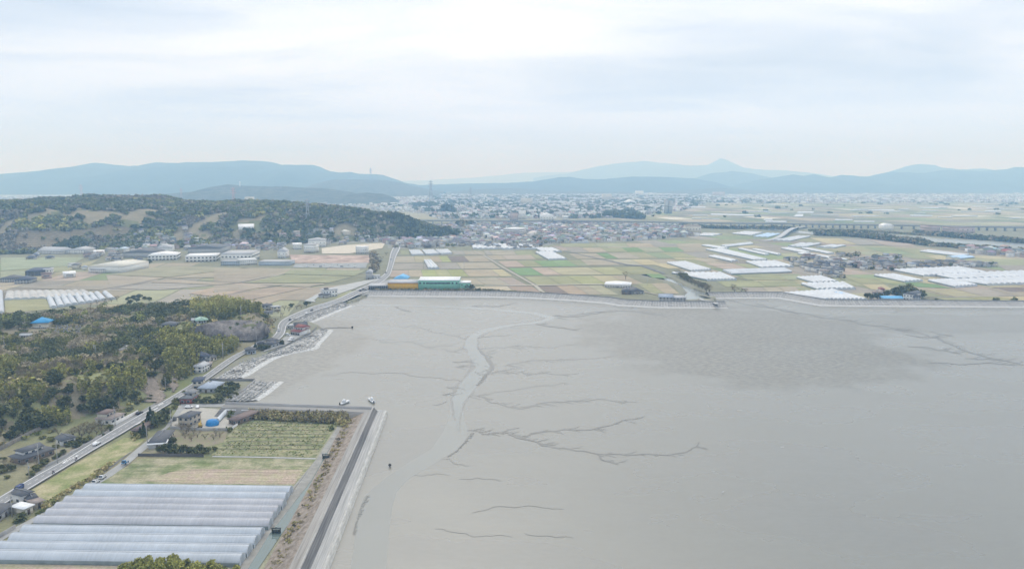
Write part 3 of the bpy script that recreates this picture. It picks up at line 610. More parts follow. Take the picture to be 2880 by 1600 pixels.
for i in range(4):      # hatched turning patches and arrows
    paint_quad(1, [(500 + i * 26, 590 - i * 12), (516 + i * 26, 590 - i * 12), (556 + i * 26, 562 - i * 12), (540 + i * 26, 562 - i * 12)])
for a in [(905, 385), (1090, 280), (1225, 165), (1270, 125)]:
    x, y = a; paint_quad(1, [(x, y), (x + 12, y - 2), (x + 50, y - 22), (x + 38, y - 22)])
tag(mk('road_marking', Vm, Fm, WHT), kind='structure')
sw = [(1, 250, 690), (1, 420, 575), (1, 490, 530), (1, 700, 405), (1, 880, 305), (1, 1030, 215), (1, 1115, 172), (1, 1250, 95)]
swr = [(1, 268, 700), (1, 440, 600), (1, 590, 515), (1, 740, 420), (1, 905, 322), (1, 1100, 208), (1, 1180, 160), (1, 1290, 98)]
V, F = strip([G(k, (x, y)) for k, x, y in sw], [G(k, (x, y)) for k, x, y in swr], 2.2); tag(mk('pavement', V, F, mat('grey_pavement', (.25, .25, .24), .9, .12, .3)), kind='structure')
def rd(name, pairs, m, z=2.2):
    V, F = strip([G(k, l) for k, l, r in pairs], [G(k, r) for k, l, r in pairs], z); return tag(mk(name, V, F, m), kind='structure')
rd('side_road', [(1, (-200, 1270), (-100, 1270)), (1, (330, 985), (395, 985)), (1, (720, 745), (800, 745)), (1, (830, 675), (905, 680)), (1, (955, 590), (1030, 590)), (1, (1060, 500), (1135, 500)), (1, (1120, 450), (1195, 450)), (1, (1200, 385), (1235, 385)), (1, (1330, 290), (1360, 290)), (1, (1440, 130), (1490, 130))], ASP2)
rd('ditch', [(1, (700, 745), (712, 745)), (1, (810, 665), (824, 665)), (1, (900, 600), (915, 600)), (1, (980, 540), (995, 540)), (1, (1050, 490), (1058, 490))], CON2)
rd('lane', [(4, (290, 545), (300, 555)), (3, (965, 530), (985, 535)), (3, (1060, 482), (1080, 486)), (3, (1140, 438), (1160, 440))], CON, 3.2) if 0 else None
rd('dyke_road', [(2, (2000, 430), (1960, 445)), (2, (1400, 398), (1400, 424)), (2, (1000, 388), (1000, 412)), (2, (600, 392), (600, 420))], ASP2, 2.26)
rd('field_road', [(9, (1470, 252), (1500, 252)), (9, (1650, 365), (1682, 368)), (9, (1925, 522), (1965, 526)), (9, (2000, 590), (2040, 592))], PATH, 2.60)
rd('field_road', [(7, (1095, 590), (1110, 592)), (7, (1600, 705), (1625, 700)), (7, (1720, 712), (1750, 706)), (7, (1900, 775), (1925, 772))], CON2, 2.605)
rd('field_road', [(9, (1490, 528), (1490, 535)), (9, (1945, 522), (1945, 530)), (9, (2560, 512), (2560, 518))], PATH, 2.61)
rd('ditch', [(9, (1488, 252), (1498, 252)), (9, (1668, 365), (1676, 368)), (9, (1948, 522), (1960, 526))], CON2, 2.615)
DZ = [0]
for a in [(9, 655, 250, 1480, 252), (9, 650, 318, 1600, 314), (9, 640, 382, 1720, 376), (7, 1000, 560, 2200, 558), (7, 1110, 606, 2290, 598), (7, 660, 724, 1730, 712), (9, 600, 452, 700, 455), (5, 0, 985, 900, 870), (5, 1480, 905, 2130, 955), (5, 1950, 1086, 2576, 970), (5, 1500, 800, 2576, 820), (10, 900, 405, 1400, 402), (10, 1390, 430, 1620, 480), (11, 1500, 745, 2576, 732), (5, 1000, 1015, 1350, 945)]:
    k, x1, y1, x2, y2 = a; V, F, Q = ribbon([G(k, (x1, y1)), G(k, ((x1 + x2) / 2, (y1 + y2) / 2)), G(k, (x2, y2))], 1.8, z=2.62 + DZ[0], sub=4, jit=.2)
    DZ[0] += .004; tag(mk('ditch', V, F, CON2), kind='structure')
for a in [(5, 2130, 955, 2576, 870), (6, 380, 935, 620, 878), (6, 620, 985, 1000, 970), (7, 380, 590, 440, 620), (11, 1180, 470, 1600, 560), (11, 1500, 755, 2300, 735), (11, 2200, 650, 2576, 720), (10, 560, 560, 930, 640), (13, 1480, 735, 1900, 672)]:
    k, x1, y1, x2, y2 = a; V, F, Q = ribbon([G(k, (x1, y1)), G(k, ((x1 + x2) / 2, (y1 + y2) / 2)), G(k, (x2, y2))], 3.2, z=2.66 + DZ[0], sub=4, jit=.2); DZ[0] += .004
    tag(mk('lane', V, F, PATH), kind='structure')

# ---- ground patches ----
SA = mat('tilled_field', (.17, .205, .085), .95, .16, .1, col2=(.33, .30, .20), stripes=(.03, .55, 1, .16), fine=(1.2, .2))
SB = mat('vegetable_field', (.19, .215, .10), .95, .18, .3, col2=(.27, .25, .15), stripes=(.04, .8, 1, .2), fine=(.9, .25))
GR = mat('bank_grass', (.24, .27, .10), .95, .22, .12, col2=(.34, .30, .18), fine=(1, .18))
poly('field', [(1, 1115, 545), (1, 2545, 548), (1, 2500, 640), (1, 2365, 770), (1, 690, 745), (1, 900, 670), (1, 1030, 600)], SA, 2.1)
poly('bare_field_strip', [(1, 1360, 655), (1, 1500, 625), (1, 2440, 630), (1, 2370, 750), (1, 1480, 742), (1, 1180, 720)], mat('pale_soil', (.44, .35, .275), .95, .2, .2, col2=(.31, .28, .18), stripes=(.03, .6, 1, .2), fine=(1.2, .2)), 2.13)
poly('field', [(2, 1110, 520), (2, 1870, 540), (2, 1800, 640), (2, 1680, 820), (2, 840, 802), (2, 900, 720), (2, 1010, 610)], SB, 2.1)
poly('grass_bank', [(1, 200, 830), (1, 720, 520), (1, 1000, 375), (1, 1170, 385), (1, 1050, 490), (1, 890, 590), (1, 690, 740), (1, 520, 830), (1, 330, 900)], GR, 2.1)
poly('yard', [(1, 1370, 292), (1, 1850, 300), (1, 2035, 178), (1, 1900, 160), (1, 1500, 120), (1, 1440, 110), (1, 1400, 200)], mat('yard_gravel', (.42, .40, .35), .95, .1, .4), 2.12)
poly('yard', [(1, 1160, 470), (1, 1260, 510), (1, 1440, 510), (1, 1800, 410), (1, 1840, 310), (1, 1380, 305), (1, 1230, 400)], mat('yard_soil', (.30, .25, .19), .95, .22, .4, col2=(.22, .22, .12)), 2.11)
poly('yard', [(1, 180, 600), (1, 350, 640), (1, 700, 400), (1, 620, 380), (1, 450, 470)], mat('yard_soil', (.3, .25, .19)), 2.11)
poly('dirt_path', [(1, 1890, 1431), (1, 1995, 1431), (1, 2170, 1150), (2, 1650, 1000), (2, 1745, 825), (2, 1890, 588), (2, 1860, 570), (2, 1690, 830), (1, 2350, 780), (1, 2100, 1130), (1, 1850, 1500)], mat('grey_dirt', (.30, .29, .26), .95, .2, .3), 2.16)
poly('bare_field_strip', [(1, -300, 1385), (1, 1000, 1405), (1, 1850, 1420), (1, 1800, 1600), (1, -300, 1600)], mat('pale_soil', (.4, .33, .25)), 2.12)
poly('playing_field', [(6, 980, 640), (6, 1200, 612), (6, 1560, 590), (6, 1530, 640), (6, 1230, 688), (6, 985, 690)], mat('school_sand', (.55, .50, .40), .95, .06, .1), 2.59)
poly('playing_field', [(7, 760, 452), (7, 1010, 450), (7, 900, 478), (7, 780, 472)], mat('school_sand', (.55, .5, .4)), 2.59)
poly('bare_plot', [(6, 690, 700), (6, 1430, 705), (6, 1410, 775), (6, 720, 775)], mat('red_soil', (.36, .27, .22), .95, .25, .05, col2=(.46, .36, .30)), 2.57)
poly('parking_yard', [(6, 740, 780), (6, 1400, 772), (6, 1380, 820), (6, 720, 815)], mat('lot', (.30, .31, .30), .9, .2, .1), 2.575)
poly('parking_yard', [(4, 1120, 640), (4, 1200, 600), (4, 1270, 560), (4, 1330, 520), (4, 1530, 500), (4, 1400, 560), (4, 1290, 620), (4, 1100, 680)], ASP2, 2.64)
poly('parking_yard', [(9, 440, 520), (9, 640, 470), (9, 800, 500), (9, 790, 530), (9, 430, 560)], ASP2, 2.62)
poly('parking_yard', [(9, -60, 620), (9, 100, 545), (9, 420, 480), (9, 560, 460), (9, 300, 560), (9, 60, 640)], mat('pale_lot', (.42, .42, .40), .9, .12, .1), 2.58)
poly('quay', [(4, 1812, 232), (4, 1870, 212), (4, 1960, 165), (4, 2050, 125), (9, 440, 590), (9, 425, 612), (9, 330, 625), (9, 200, 680)], mat('quay_concrete', (.30, .30, .28), .9, .2, .2), 2.56)
poly('pond', [(6, 820, 1118), (6, 930, 1065), (6, 960, 1075), (6, 915, 1110), (6, 930, 1130)], RIV, 2.6)
for y in (545, 570, 600, 628, 655, 690, 720, 750):
    xa = np.interp(y, [545, 800], [1110, 850]); xb = np.interp(y, [545, 820], [1830, 1660])
    V, F, Q = ribbon([G(2, (xa, y)), G(2, ((xa + xb) / 2, y + 2)), G(2, (xb, y + 3))], .8, z=2.17, sub=8, jit=.15, seed=y); tag(mk('furrow', V, F, mat('furrow_soil', (.13, .12, .085), .95)), kind='structure')
V, F, Q = ribbon([G(2, (850, 812)), G(2, (1250, 818)), G(2, (1680, 830))], 1.4, z=2.17, sub=4); tag(mk('lane', V, F, CON), kind='structure')

# ---- dykes ----
def lattice(name, col, dark, bw, bh, mort=.25):
    m = bpy.data.materials.new(name); m.use_nodes = True; t = m.node_tree; b = t.nodes['Principled BSDF']; b.inputs['Roughness'].default_value = .9
    uvn = t.nodes.new('ShaderNodeUVMap'); uvn.uv_map = 'UV'; br = t.nodes.new('ShaderNodeTexBrick'); t.links.new(uvn.outputs[0], br.inputs['Vector'])
    br.offset = 0; br.inputs['Scale'].default_value = 1; br.inputs['Brick Width'].default_value = bw; br.inputs['Row Height'].default_value = bh; br.inputs['Mortar Size'].default_value = mort
    br.inputs['Color1'].default_value = (*dark, 1); br.inputs['Color2'].default_value = (*[d * 1.3 for d in dark], 1); br.inputs['Mortar'].default_value = (*col, 1)
    n = t.nodes.new('ShaderNodeTexNoise'); n.inputs['Scale'].default_value = .25; n.inputs['Detail'].default_value = 5; t.links.new(uvn.outputs[0], n.inputs['Vector'])
    r = t.nodes.new('ShaderNodeMapRange'); t.links.new(n.outputs[0], r.inputs[0]); r.inputs[1].default_value = .3; r.inputs[2].default_value = .7; r.inputs[3].default_value = .72; r.inputs[4].default_value = 1.25
    s = t.nodes.new('ShaderNodeVectorMath'); s.operation = 'SCALE'; t.links.new(br.outputs['Color'], s.inputs[0]); t.links.new(r.outputs[0], s.inputs['Scale']); t.links.new(s.outputs[0], b.inputs['Base Color'])
    return m
def streak(name, c1, c2, su=.02, sv=1.6, rough=.9):
    m = bpy.data.materials.new(name); m.use_nodes = True; t = m.node_tree; b = t.nodes['Principled BSDF']; b.inputs['Roughness'].default_value = rough; b.inputs['Specular IOR Level'].default_value = .2
    uvn = t.nodes.new('ShaderNodeUVMap'); uvn.uv_map = 'UV'; mp = t.nodes.new('ShaderNodeMapping'); t.links.new(uvn.outputs[0], mp.inputs[0]); mp.inputs['Scale'].default_value = (su, sv, 1)
    n = t.nodes.new('ShaderNodeTexNoise'); n.inputs['Scale'].default_value = 1; n.inputs['Detail'].default_value = 8; n.inputs['Roughness'].default_value = .7; t.links.new(mp.outputs[0], n.inputs['Vector'])
    r = t.nodes.new('ShaderNodeMapRange'); t.links.new(n.outputs[0], r.inputs[0]); r.inputs[1].default_value = .38; r.inputs[2].default_value = .62
    mx = t.nodes.new('ShaderNodeMix'); mx.data_type = 'RGBA'; t.links.new(r.outputs[0], mx.inputs['Factor']); mx.inputs['A'].default_value = (*c1, 1); mx.inputs['B'].default_value = (*c2, 1); t.links.new(mx.outputs['Result'], b.inputs['Base Color'])
    return m
e = empty('sea_wall', (0, 0, 0), label='stained concrete sea wall turning the corner around the near field beside the canal', cat='sea wall')
sweep('earth_slope', CR, [(15.6, 2.2), (10, 3.6), (5.4, 4.9)], streak('brown_slope', (.19, .155, .12), (.36, .31, .26), .3, .45), e, part=(0, 2))
sweep('stone_slope', CR, [(14.8, 2.12), (10, 3.6), (5.4, 4.9)], streak('dark_slope', (.13, .13, .125), (.20, .195, .185), .1, .8), e, part=(1, 3))
sweep('crest_road', CR, [(5.4, 4.9), (4.6, 5.4), (1, 5.5)], streak('crest_concrete', (.235, .222, .20), (.40, .385, .36), .02, 1.3), e)
sweep('parapet', CR, [(1, 5.5), (1, 6.9), (.3, 6.9), (.3, 6.4)], streak('parapet_concrete', (.30, .29, .28), (.45, .44, .42), .1, 1), e)
sweep('sea_face', CR, [(.3, 6.4), (-1.7, 3.4)], streak('dark_wet_concrete', (.10, .10, .10), (.22, .215, .21), .03, 1.0), e)
sweep('berm', CR, [(-1.7, 3.4), (-5.4, 2.4)], streak('berm_concrete', (.28, .28, .265), (.48, .47, .45), .03, 1.6), e)
sweep('toe', CR, [(-5.4, 2.4), (-5.4, 2.6), (-6.6, 2.6), (-7.3, -.2)], streak('pale_toe', (.36, .36, .34), (.56, .56, .53), .2, 1), e)
PROF_S = [(-2, -.1), (.5, .7), (2.5, .9)]
for nm, P, lab in (('sea_wall', TOE_W, 'long latticed sea wall in front of the green and yellow factory and the central fields'), ('sea_wall', TOE_E, 'latticed sea wall east of the river mouth running out of the right edge')):
    e = empty(nm, (0, 0, 0), label=lab, cat='sea wall', group='latticed sea walls of the bay')
    sweep('toe', P, PROF_S, streak('pale_rubble', (.38, .38, .36), (.54, .54, .52), .3, 1.2), e)
    sweep('lattice_slope', P, [(2.5, .9), (8, 3.2)], lattice('lattice_low', (.40, .39, .37), (.20, .195, .18), 3.2, 1.9, .45), e)
    sweep('lattice_slope', P, [(8, 3.2), (9, 3.3), (13, 5.2)], lattice('lattice_high', (.36, .355, .34), (.17, .165, .15), 3.2, 2.2, .5), e)
    sweep('parapet', P, [(13, 5.2), (13, 6.1), (13.6, 6.1), (13.6, 5.2)], streak('parapet_dark', (.16, .16, .15), (.28, .27, .26), .1, 1), e)
    sweep('crest_road', P, [(13.6, 5.2), (18, 5.2)], streak('crest_grey', (.30, .30, .285), (.38, .37, .35)), e)
    sweep('earth_slope', P, [(18, 5.2), (24, 2.05)], streak('grassy_slope', (.17, .155, .10), (.24, .22, .14)), e)
# closed end of the west wall
# ---- rock shores ----
RK = mat('rock_armour', (.29, .285, .265), .9, .35, .35, col2=(.40, .39, .37), fine=(1.1, .35), bump=.6); WR = mat('white_rubble', (.50, .50, .48), .9, .3, .5, fine=(1.5, .15), bump=.5)
def shore(up, lo, zu, zl, label, rock=True, seed=1):
    U = catm([G(4, p, zu) for p in up], 6); D = catm([G(4, p, zl) for p in lo], 6); n = 6
    V = []; rr_ = random.Random(seed)
    if len(U) != len(D): raise Exception('shore')
    for a, b in zip(U, D):
        for j in range(n + 1):
            p = a.lerp(b, j / n); V.append((p.x, p.y, p.z + (rr_.uniform(-.35, .35) if 0 < j < n else 0)))
    F = [(i * (n + 1) + j, i * (n + 1) + j + 1, (i + 1) * (n + 1) + j + 1, (i + 1) * (n + 1) + j) for i in range(len(U) - 1) for j in range(n)]
    e = mk('rock_revetment', V, F, RK); tag(e, label, 'revetment')
    e2 = []
    for a, b in zip(U, D):
        d = (b - a); d.z = 0; d.normalize(); w = 4.6; e2 += [(b.x - d.x * .3, b.y - d.y * .3, zl + .35), (b.x + d.x * w * .5, b.y + d.y * w * .5, zl + .5), (b.x + d.x * w, b.y + d.y * w, -.1)]
    F2 = [(3 * i + j, 3 * i + j + 1, 3 * i + 4 + j, 3 * i + 3 + j) for i in range(len(U) - 1) for j in range(2)]
    mk('toe', e2, F2, WR, parent=e)
    # loose blocks lying in rows
    mb = MB()
    for k in range(430 if rock else 150):
        i = rr_.uniform(0, len(U) - 1.01); ii = int(i); t = rr_.random(); a = U[ii].lerp(U[ii + 1], i - ii); b = D[ii].lerp(D[ii + 1], i - ii); p = a.lerp(b, round(t * 5) / 5 if rock else t); s = rr_.uniform(.6, 1.5)
        mb.box((p.x + rr_.uniform(-.5, .5), p.y + rr_.uniform(-.5, .5), p.z - .1), (s, s * .8, s * .7), 0, rr_.uniform(0, 3), .6)
    o = mb.obj('armour_blocks', [mat('armour_stone', (.37, .365, .345), .9, .3, .5)]); tag(o, 'grey loose stone blocks lying on the ' + label.split(' ', 1)[1], 'rocks', kind='stuff')
shore([(625, 932), (770, 850), (900, 772), (1010, 728), (1130, 692), (1290, 632), (1400, 562), (1530, 505), (1605, 465)], [(860, 915), (940, 870), (1050, 800), (1170, 735), (1330, 692), (1530, 648), (1580, 600), (1640, 540), (1690, 478)], 2.1, .3, 'long rock revetment below the main road and the red roofed shop')
shore([(770, 1120), (850, 1070), (940, 1010), (1020, 942)], [(990, 1118), (1070, 1070), (1150, 1010), (1225, 948)], 2.1, .3, 'short rock revetment between the jetty and the garden wall', seed=2)
shore([(1375, 386), (1520, 332), (1680, 274), (1812, 226)], [(1490, 415), (1620, 362), (1760, 305), (1885, 256)], 2.1, .3, 'narrow revetment under the road beyond the red roofed shop', seed=3)
V, F = strip([G(4, p) for p in [(1340, 398), (1500, 340), (1680, 272), (1815, 222)]], [G(4, p) for p in [(1375, 390), (1520, 336), (1690, 274), (1820, 226)]], 2.5)
tag(mk('pavement', V, F, CON), kind='structure')
# ---------------- foliage ----------------
def quads(C, S, rs, flat=0.0, aspect=1.0):
    """M leaf faces: centres C (M,3), half sizes S (M,)"""
    M = len(C); a = rs.normal(size=(M, 3)); a[:, 2] *= (1 - flat) * .8 + .2; a /= np.linalg.norm(a, axis=1)[:, None]
    b = rs.normal(size=(M, 3)); b -= (b * a).sum(1)[:, None] * a; b /= np.linalg.norm(b, axis=1)[:, None]
    a = a * S[:, None] * aspect; b = b * S[:, None]
    V = np.stack([C - a - b, C + a - b, C + a + b, C - a + b], 1).reshape(-1, 3)
    return V, np.arange(M * 4).reshape(-1, 4)
def crown_points(kind, rs, n, r, h):
    if kind == 'bamboo':          # tall arching culms with feathery tips
        nc = max(6, n // 26); ang = rs.random(nc) * 6.28; rad = np.sqrt(rs.random(nc)) * r; lean = rs.normal(size=(nc, 2)) * .16
        ci = rs.integers(0, nc, n); t = rs.random(n) ** .7; hh = h * (.75 + .35 * rs.random(nc))[ci]
        x = (np.cos(ang) * rad)[ci] + lean[ci, 0] * hh * t ** 2 + rs.normal(size=n) * .45; y = (np.sin(ang) * rad)[ci] + lean[ci, 1] * hh * t ** 2 + rs.normal(size=n) * .45
        return np.stack([x, y, hh * t], 1)
    if kind == 'conifer':
        t = rs.random(n) ** 1.3; a = rs.random(n) * 6.28; rr = r * (1 - t) * (.55 + .45 * rs.random(n)) * (1 + .25 * np.sin(t * 30))
        return np.stack([np.cos(a) * rr, np.sin(a) * rr, h * (.1 + .9 * t)], 1)
    nl = rs.integers(5, 9) if kind != 'lush' else 16; la = rs.random(nl) * 6.28; lr = rs.random(nl) ** .6 * r * .62; lz = h * (.42 + .42 * rs.random(nl)) - lr * .22; ls = r * (.34 + .24 * rs.random(nl)) * (.72 if kind == 'lush' else 1)
    i = rs.integers(0, nl, n); d = rs.normal(size=(n, 3)); d /= np.linalg.norm(d, axis=1)[:, None]; d *= (rs.random(n) ** .35 * ls[i] * (1 + .25 * rs.normal(size=n) * .5))[:, None]
    P = np.stack([np.cos(la) * lr, np.sin(la) * lr, lz], 1)[i] + d * np.array([1, 1, .85]); P[:, 2] = np.maximum(P[:, 2], .3 + .1 * h); return P
PAL = {'evergreen': [(0.088, 0.1, 0.041), (0.108, 0.12, 0.048), (0.134, 0.135, 0.056)], 'olive': [(0.175, 0.175, 0.058), (0.216, 0.2, 0.07), (0.144, 0.155, 0.055)], 'bamboo': [(0.309, 0.3, 0.082), (0.371, 0.34, 0.105), (0.237, 0.25, 0.07), (0.288, 0.265, 0.094)], 'lush': [(0.34, 0.335, 0.095), (0.4, 0.38, 0.12), (0.26, 0.27, 0.08)], 'weed': [(0.309, 0.3, 0.109), (0.36, 0.31, 0.14), (0.258, 0.28, 0.086)], 'crop': [(0.216, 0.26, 0.086), (0.268, 0.29, 0.101), (0.185, 0.22, 0.078)], 'bare': [(0.319, 0.27, 0.176), (0.36, 0.31, 0.203), (0.268, 0.23, 0.156)], 'conifer': [(0.062, 0.08, 0.035), (0.082, 0.1, 0.039)], 'shrub': [(0.165, 0.19, 0.062), (0.124, 0.145, 0.051), (0.237, 0.22, 0.086)], 'reed': [(0.453, 0.39, 0.203), (0.35, 0.32, 0.14), (0.391, 0.32, 0.156)], 'barefar': [(0.19, 0.165, 0.13), (0.22, 0.195, 0.155), (0.16, 0.15, 0.12)]}
LEAF = mat('leaf_clusters', (1, 1, 1), .85, .15, .35, attr=True, rnd=.22, spec=.1); BARK = mat('bark', (.12, .095, .075), .95, .2, 2)
TWIG = mat('twigs', (1, 1, 1), .9, .15, .8, attr=True, rnd=.15, spec=.05)
def cl_cols(kind, n, rs, z=None, dv=.22):
    p = np.array(PAL[kind]); c = p[rs.integers(0, len(p), n)] * (1 + dv * (rs.random(n) - .5) * 2)[:, None]; return c
def proto_tree(kind, seed, r, h, n=340):
    rs = np.random.default_rng(seed); nm = {'evergreen': 'broadleaf_tree', 'olive': 'broadleaf_tree', 'bamboo': 'bamboo_clump', 'bare': 'bare_tree', 'conifer': 'conifer_tree', 'shrub': 'shrub', 'lush': 'leafy_tree'}[kind]
    e = empty(nm, (0, 0, 0))
    if kind == 'bare':
        # a fan of fine twigs
        P = []; base = Vector((0, 0, h * .25)); mb = MB(); r_ = random.Random(seed)
        def br(p, d, l, w, k):
            q = p + d * l; P.append((p, q, w))
            if k == 0: return
            for _ in range(3 if k > 1 else 3):
                d2 = (d + Vector((r_.uniform(-1, 1), r_.uniform(-1, 1), r_.uniform(-.3, .7))) * .62).normalized(); br(q, d2, l * r_.uniform(.6, .85), w * .62, k - 1)
        for _ in range(4): br(base, Vector((r_.uniform(-.7, .7), r_.uniform(-.7, .7), 1)).normalized(), h * .26, .16, 4)
        V, F = [], []
        for p, q, w in P:
            d = (q - p).normalized(); u = d.orthogonal().normalized() * max(w * .8, .034); v = d.cross(u)
            for uu in (u, v):
                b = len(V); V += [p - uu, p + uu, q + uu * .6, q - uu * .6]; F.append((b, b + 1, b + 2, b + 3))
        V = [tuple(x) for x in V]
        mk('crown', V, F, TWIG, cols=cl_cols('bare', len(F), rs), parent=e)
    else:
        C = crown_points(kind, rs, n, r, h); s = (.30 + .28 * rs.random(n)) * (r / 4) ** .5
        asp = 2.0 if kind == 'bamboo' else 1.0
        V, F = quads(C, s * {'bamboo': .7, 'lush': .5}.get(kind, 1), rs, .2, asp); mk('crown', V, F, LEAF, cols=cl_cols(kind, n, rs), parent=e)
    mb = MB()
    if kind == 'bamboo':
        for i in range(7):
            a = random.Random(seed * 9 + i).uniform(0, 6.28); q = r * .6; mb.tube((math.cos(a) * q, math.sin(a) * q, -.5), (math.cos(a) * q * 1.2, math.sin(a) * q * 1.2, h * .8), .07, .04, 4)
        mb.obj('culms', mat('bamboo_culm', (.25, .27, .11)), e)
    elif kind != 'shrub':
        tr = max(.15, r * .07); mb.tube((0, 0, -.6), (0, 0, h * .45), tr, tr * .6, 7)
        for i in range(5):
            a = i * 1.26 + seed; z = h * (.25 + .04 * i); mb.tube((0, 0, z), (math.cos(a) * r * .5, math.sin(a) * r * .5, z + h * .25), tr * .5, tr * .15, 5)
        mb.obj('trunk', BARK, e)
    return e
TREEP = {}
specs = {'evergreen': [(4.6, 8), (3.6, 6.5), (5.4, 9.5), (4.0, 7.5)], 'olive': [(3.8, 6.5), (4.6, 7.5), (3.0, 5)], 'bamboo': [(4.4, 11), (3.8, 9.5), (4.8, 12)], 'bare': [(4, 7.5), (3.4, 6.5), (4.4, 8.5)], 'conifer': [(1.9, 8), (2.4, 9)], 'shrub': [(1.7, 2.0), (2.3, 2.6), (1.3, 1.6)], 'lush': [(5.2, 12.5), (4.6, 12)]}
for k_, L_ in specs.items(): TREEP[k_] = [proto_tree(k_, 11 * i + len(k_), r, h, {'shrub': 110, 'lush': 3000}.get(k_, 360)) for i, (r, h) in enumerate(L_)]
KN = {'evergreen': 'dark evergreen tree', 'olive': 'olive green bushy tree', 'bamboo': 'yellow green bamboo clump', 'bare': 'leafless grey brown tree', 'conifer': 'slim dark conifer', 'shrub': 'low green shrub', 'lush': 'lush yellow green tree'}
LAND = []       # named landmarks: (x, y, phrase)
TREES = []
used_p = set()
def tree(kind, x, y, s=1.0, zs=1.0, group=None, z=None, exact=False):
    i = random.randrange(len(TREEP[kind])); p = TREEP[kind][i]
    if (kind, i) not in used_p: used_p.add((kind, i)); o = p
    else: o = copy_tree(p)
    o.location = (x, y, (h1(x, y) if z is None else z) - .15); s *= 1 if exact else random.uniform(.85, 1.15)
    o.scale = (s, s, s * zs * (1 if exact else random.uniform(.88, 1.12))); o.rotation_euler = (0, 0, random.uniform(0, 6.28)); TREES.append((o, kind, group, s)); return o
def stuff_foliage(name, pts, kinds, sizes, nq, qs, label, zoff=0, seed=3, squash=1.0, br=1.0):
    """many crowns merged in one object: pts (n,2), sizes (n,2)=(r,h)"""
    rs = np.random.default_rng(seed); Vs, Cs = [], []
    z = H(pts[:, 0], pts[:, 1])
    for kind in set(kinds):
        I = np.nonzero(np.array(kinds) == kind)[0]; m = len(I)
        if kind == 'bamboo': rel = rs.normal(size=(m, nq, 3)) * np.array([.42, .42, .24]) + np.array([0, 0, .62])
        else:
            d = rs.normal(size=(m, nq, 3)); d /= np.linalg.norm(d, axis=2)[..., None]; d *= (rs.random((m, nq)) ** .3)[..., None] * (.75 + .5 * rs.random((m, nq, 1)))
            rel = d * np.array([1, 1, .42]) + np.array([0, 0, .58])
        rel[..., 0] *= sizes[I, 0][:, None]; rel[..., 1] *= sizes[I, 0][:, None]; rel[..., 2] *= sizes[I, 1][:, None] * squash
        C = rel + np.stack([pts[I, 0], pts[I, 1], z[I] + zoff], 1)[:, None]; C = C.reshape(-1, 3)
        c = np.repeat(cl_cols(kind, m, rs, dv=.24), nq, axis=0) * (1 + .16 * (rs.random(m * nq) - .5))[:, None] * br
        Vs.append((C, np.repeat(sizes[I, 0], nq) * qs * (.6 + .8 * rs.random(m * nq)))); Cs.append(c)
    C = np.concatenate([v[0] for v in Vs]); S = np.concatenate([v[1] for v in Vs]); V, F = quads(C, S, rs, .3)
    o = mk(name, V, F, LEAF, cols=np.concatenate(Cs)); return tag(o, label, None, None, 'stuff')

# ---------------- buildings ----------------
WALLC = {'white': (.66, .65, .62), 'cream': (.56, .52, .43), 'tan': (.42, .37, .30), 'grey': (.40, .40, .39), 'brown': (.20, .155, .12), 'red': (.30, .10, .085), 'blue': (.42, .48, .53), 'green': (.22, .47, .36), 'yellow': (.66, .40, .05), 'pink': (.50, .40, .37), 'pale': (.72, .72, .69), 'dark': (.10, .10, .10)}
ROOFC = {'slate': (.105, .11, .118), 'grey': (.20, .203, .205), 'dark': (.085, .09, .10), 'brown': (.17, .125, .11), 'paleblue': (.34, .39, .46), 'blue': (.045, .27, .52), 'red': (.24, .085, .075), 'green': (.32, .47, .38), 'white': (.76, .77, .77), 'lightgrey': (.42, .43, .44), 'cream': (.62, .60, .52), 'skyblue': (.16, .42, .68), 'darkblue': (.06, .075, .11), 'palebrown': (.30, .25, .22)}
GLASS = mat('window_glass', (.045, .055, .065), .2, .2, .8, spec=.6); FRAME = mat('window_frame', (.45, .45, .43), .6); DOORM = mat('door_wood', (.12, .09, .07), .6)
def wm(c): return mat('wall_' + c, WALLC[c], .85, .1, .35, fine=(1.7, .06))
def rm(c): return mat('roof_' + c, ROOFC[c], .65, .14, .5, stripes=(.15, 3, 1, .10), spec=.3)
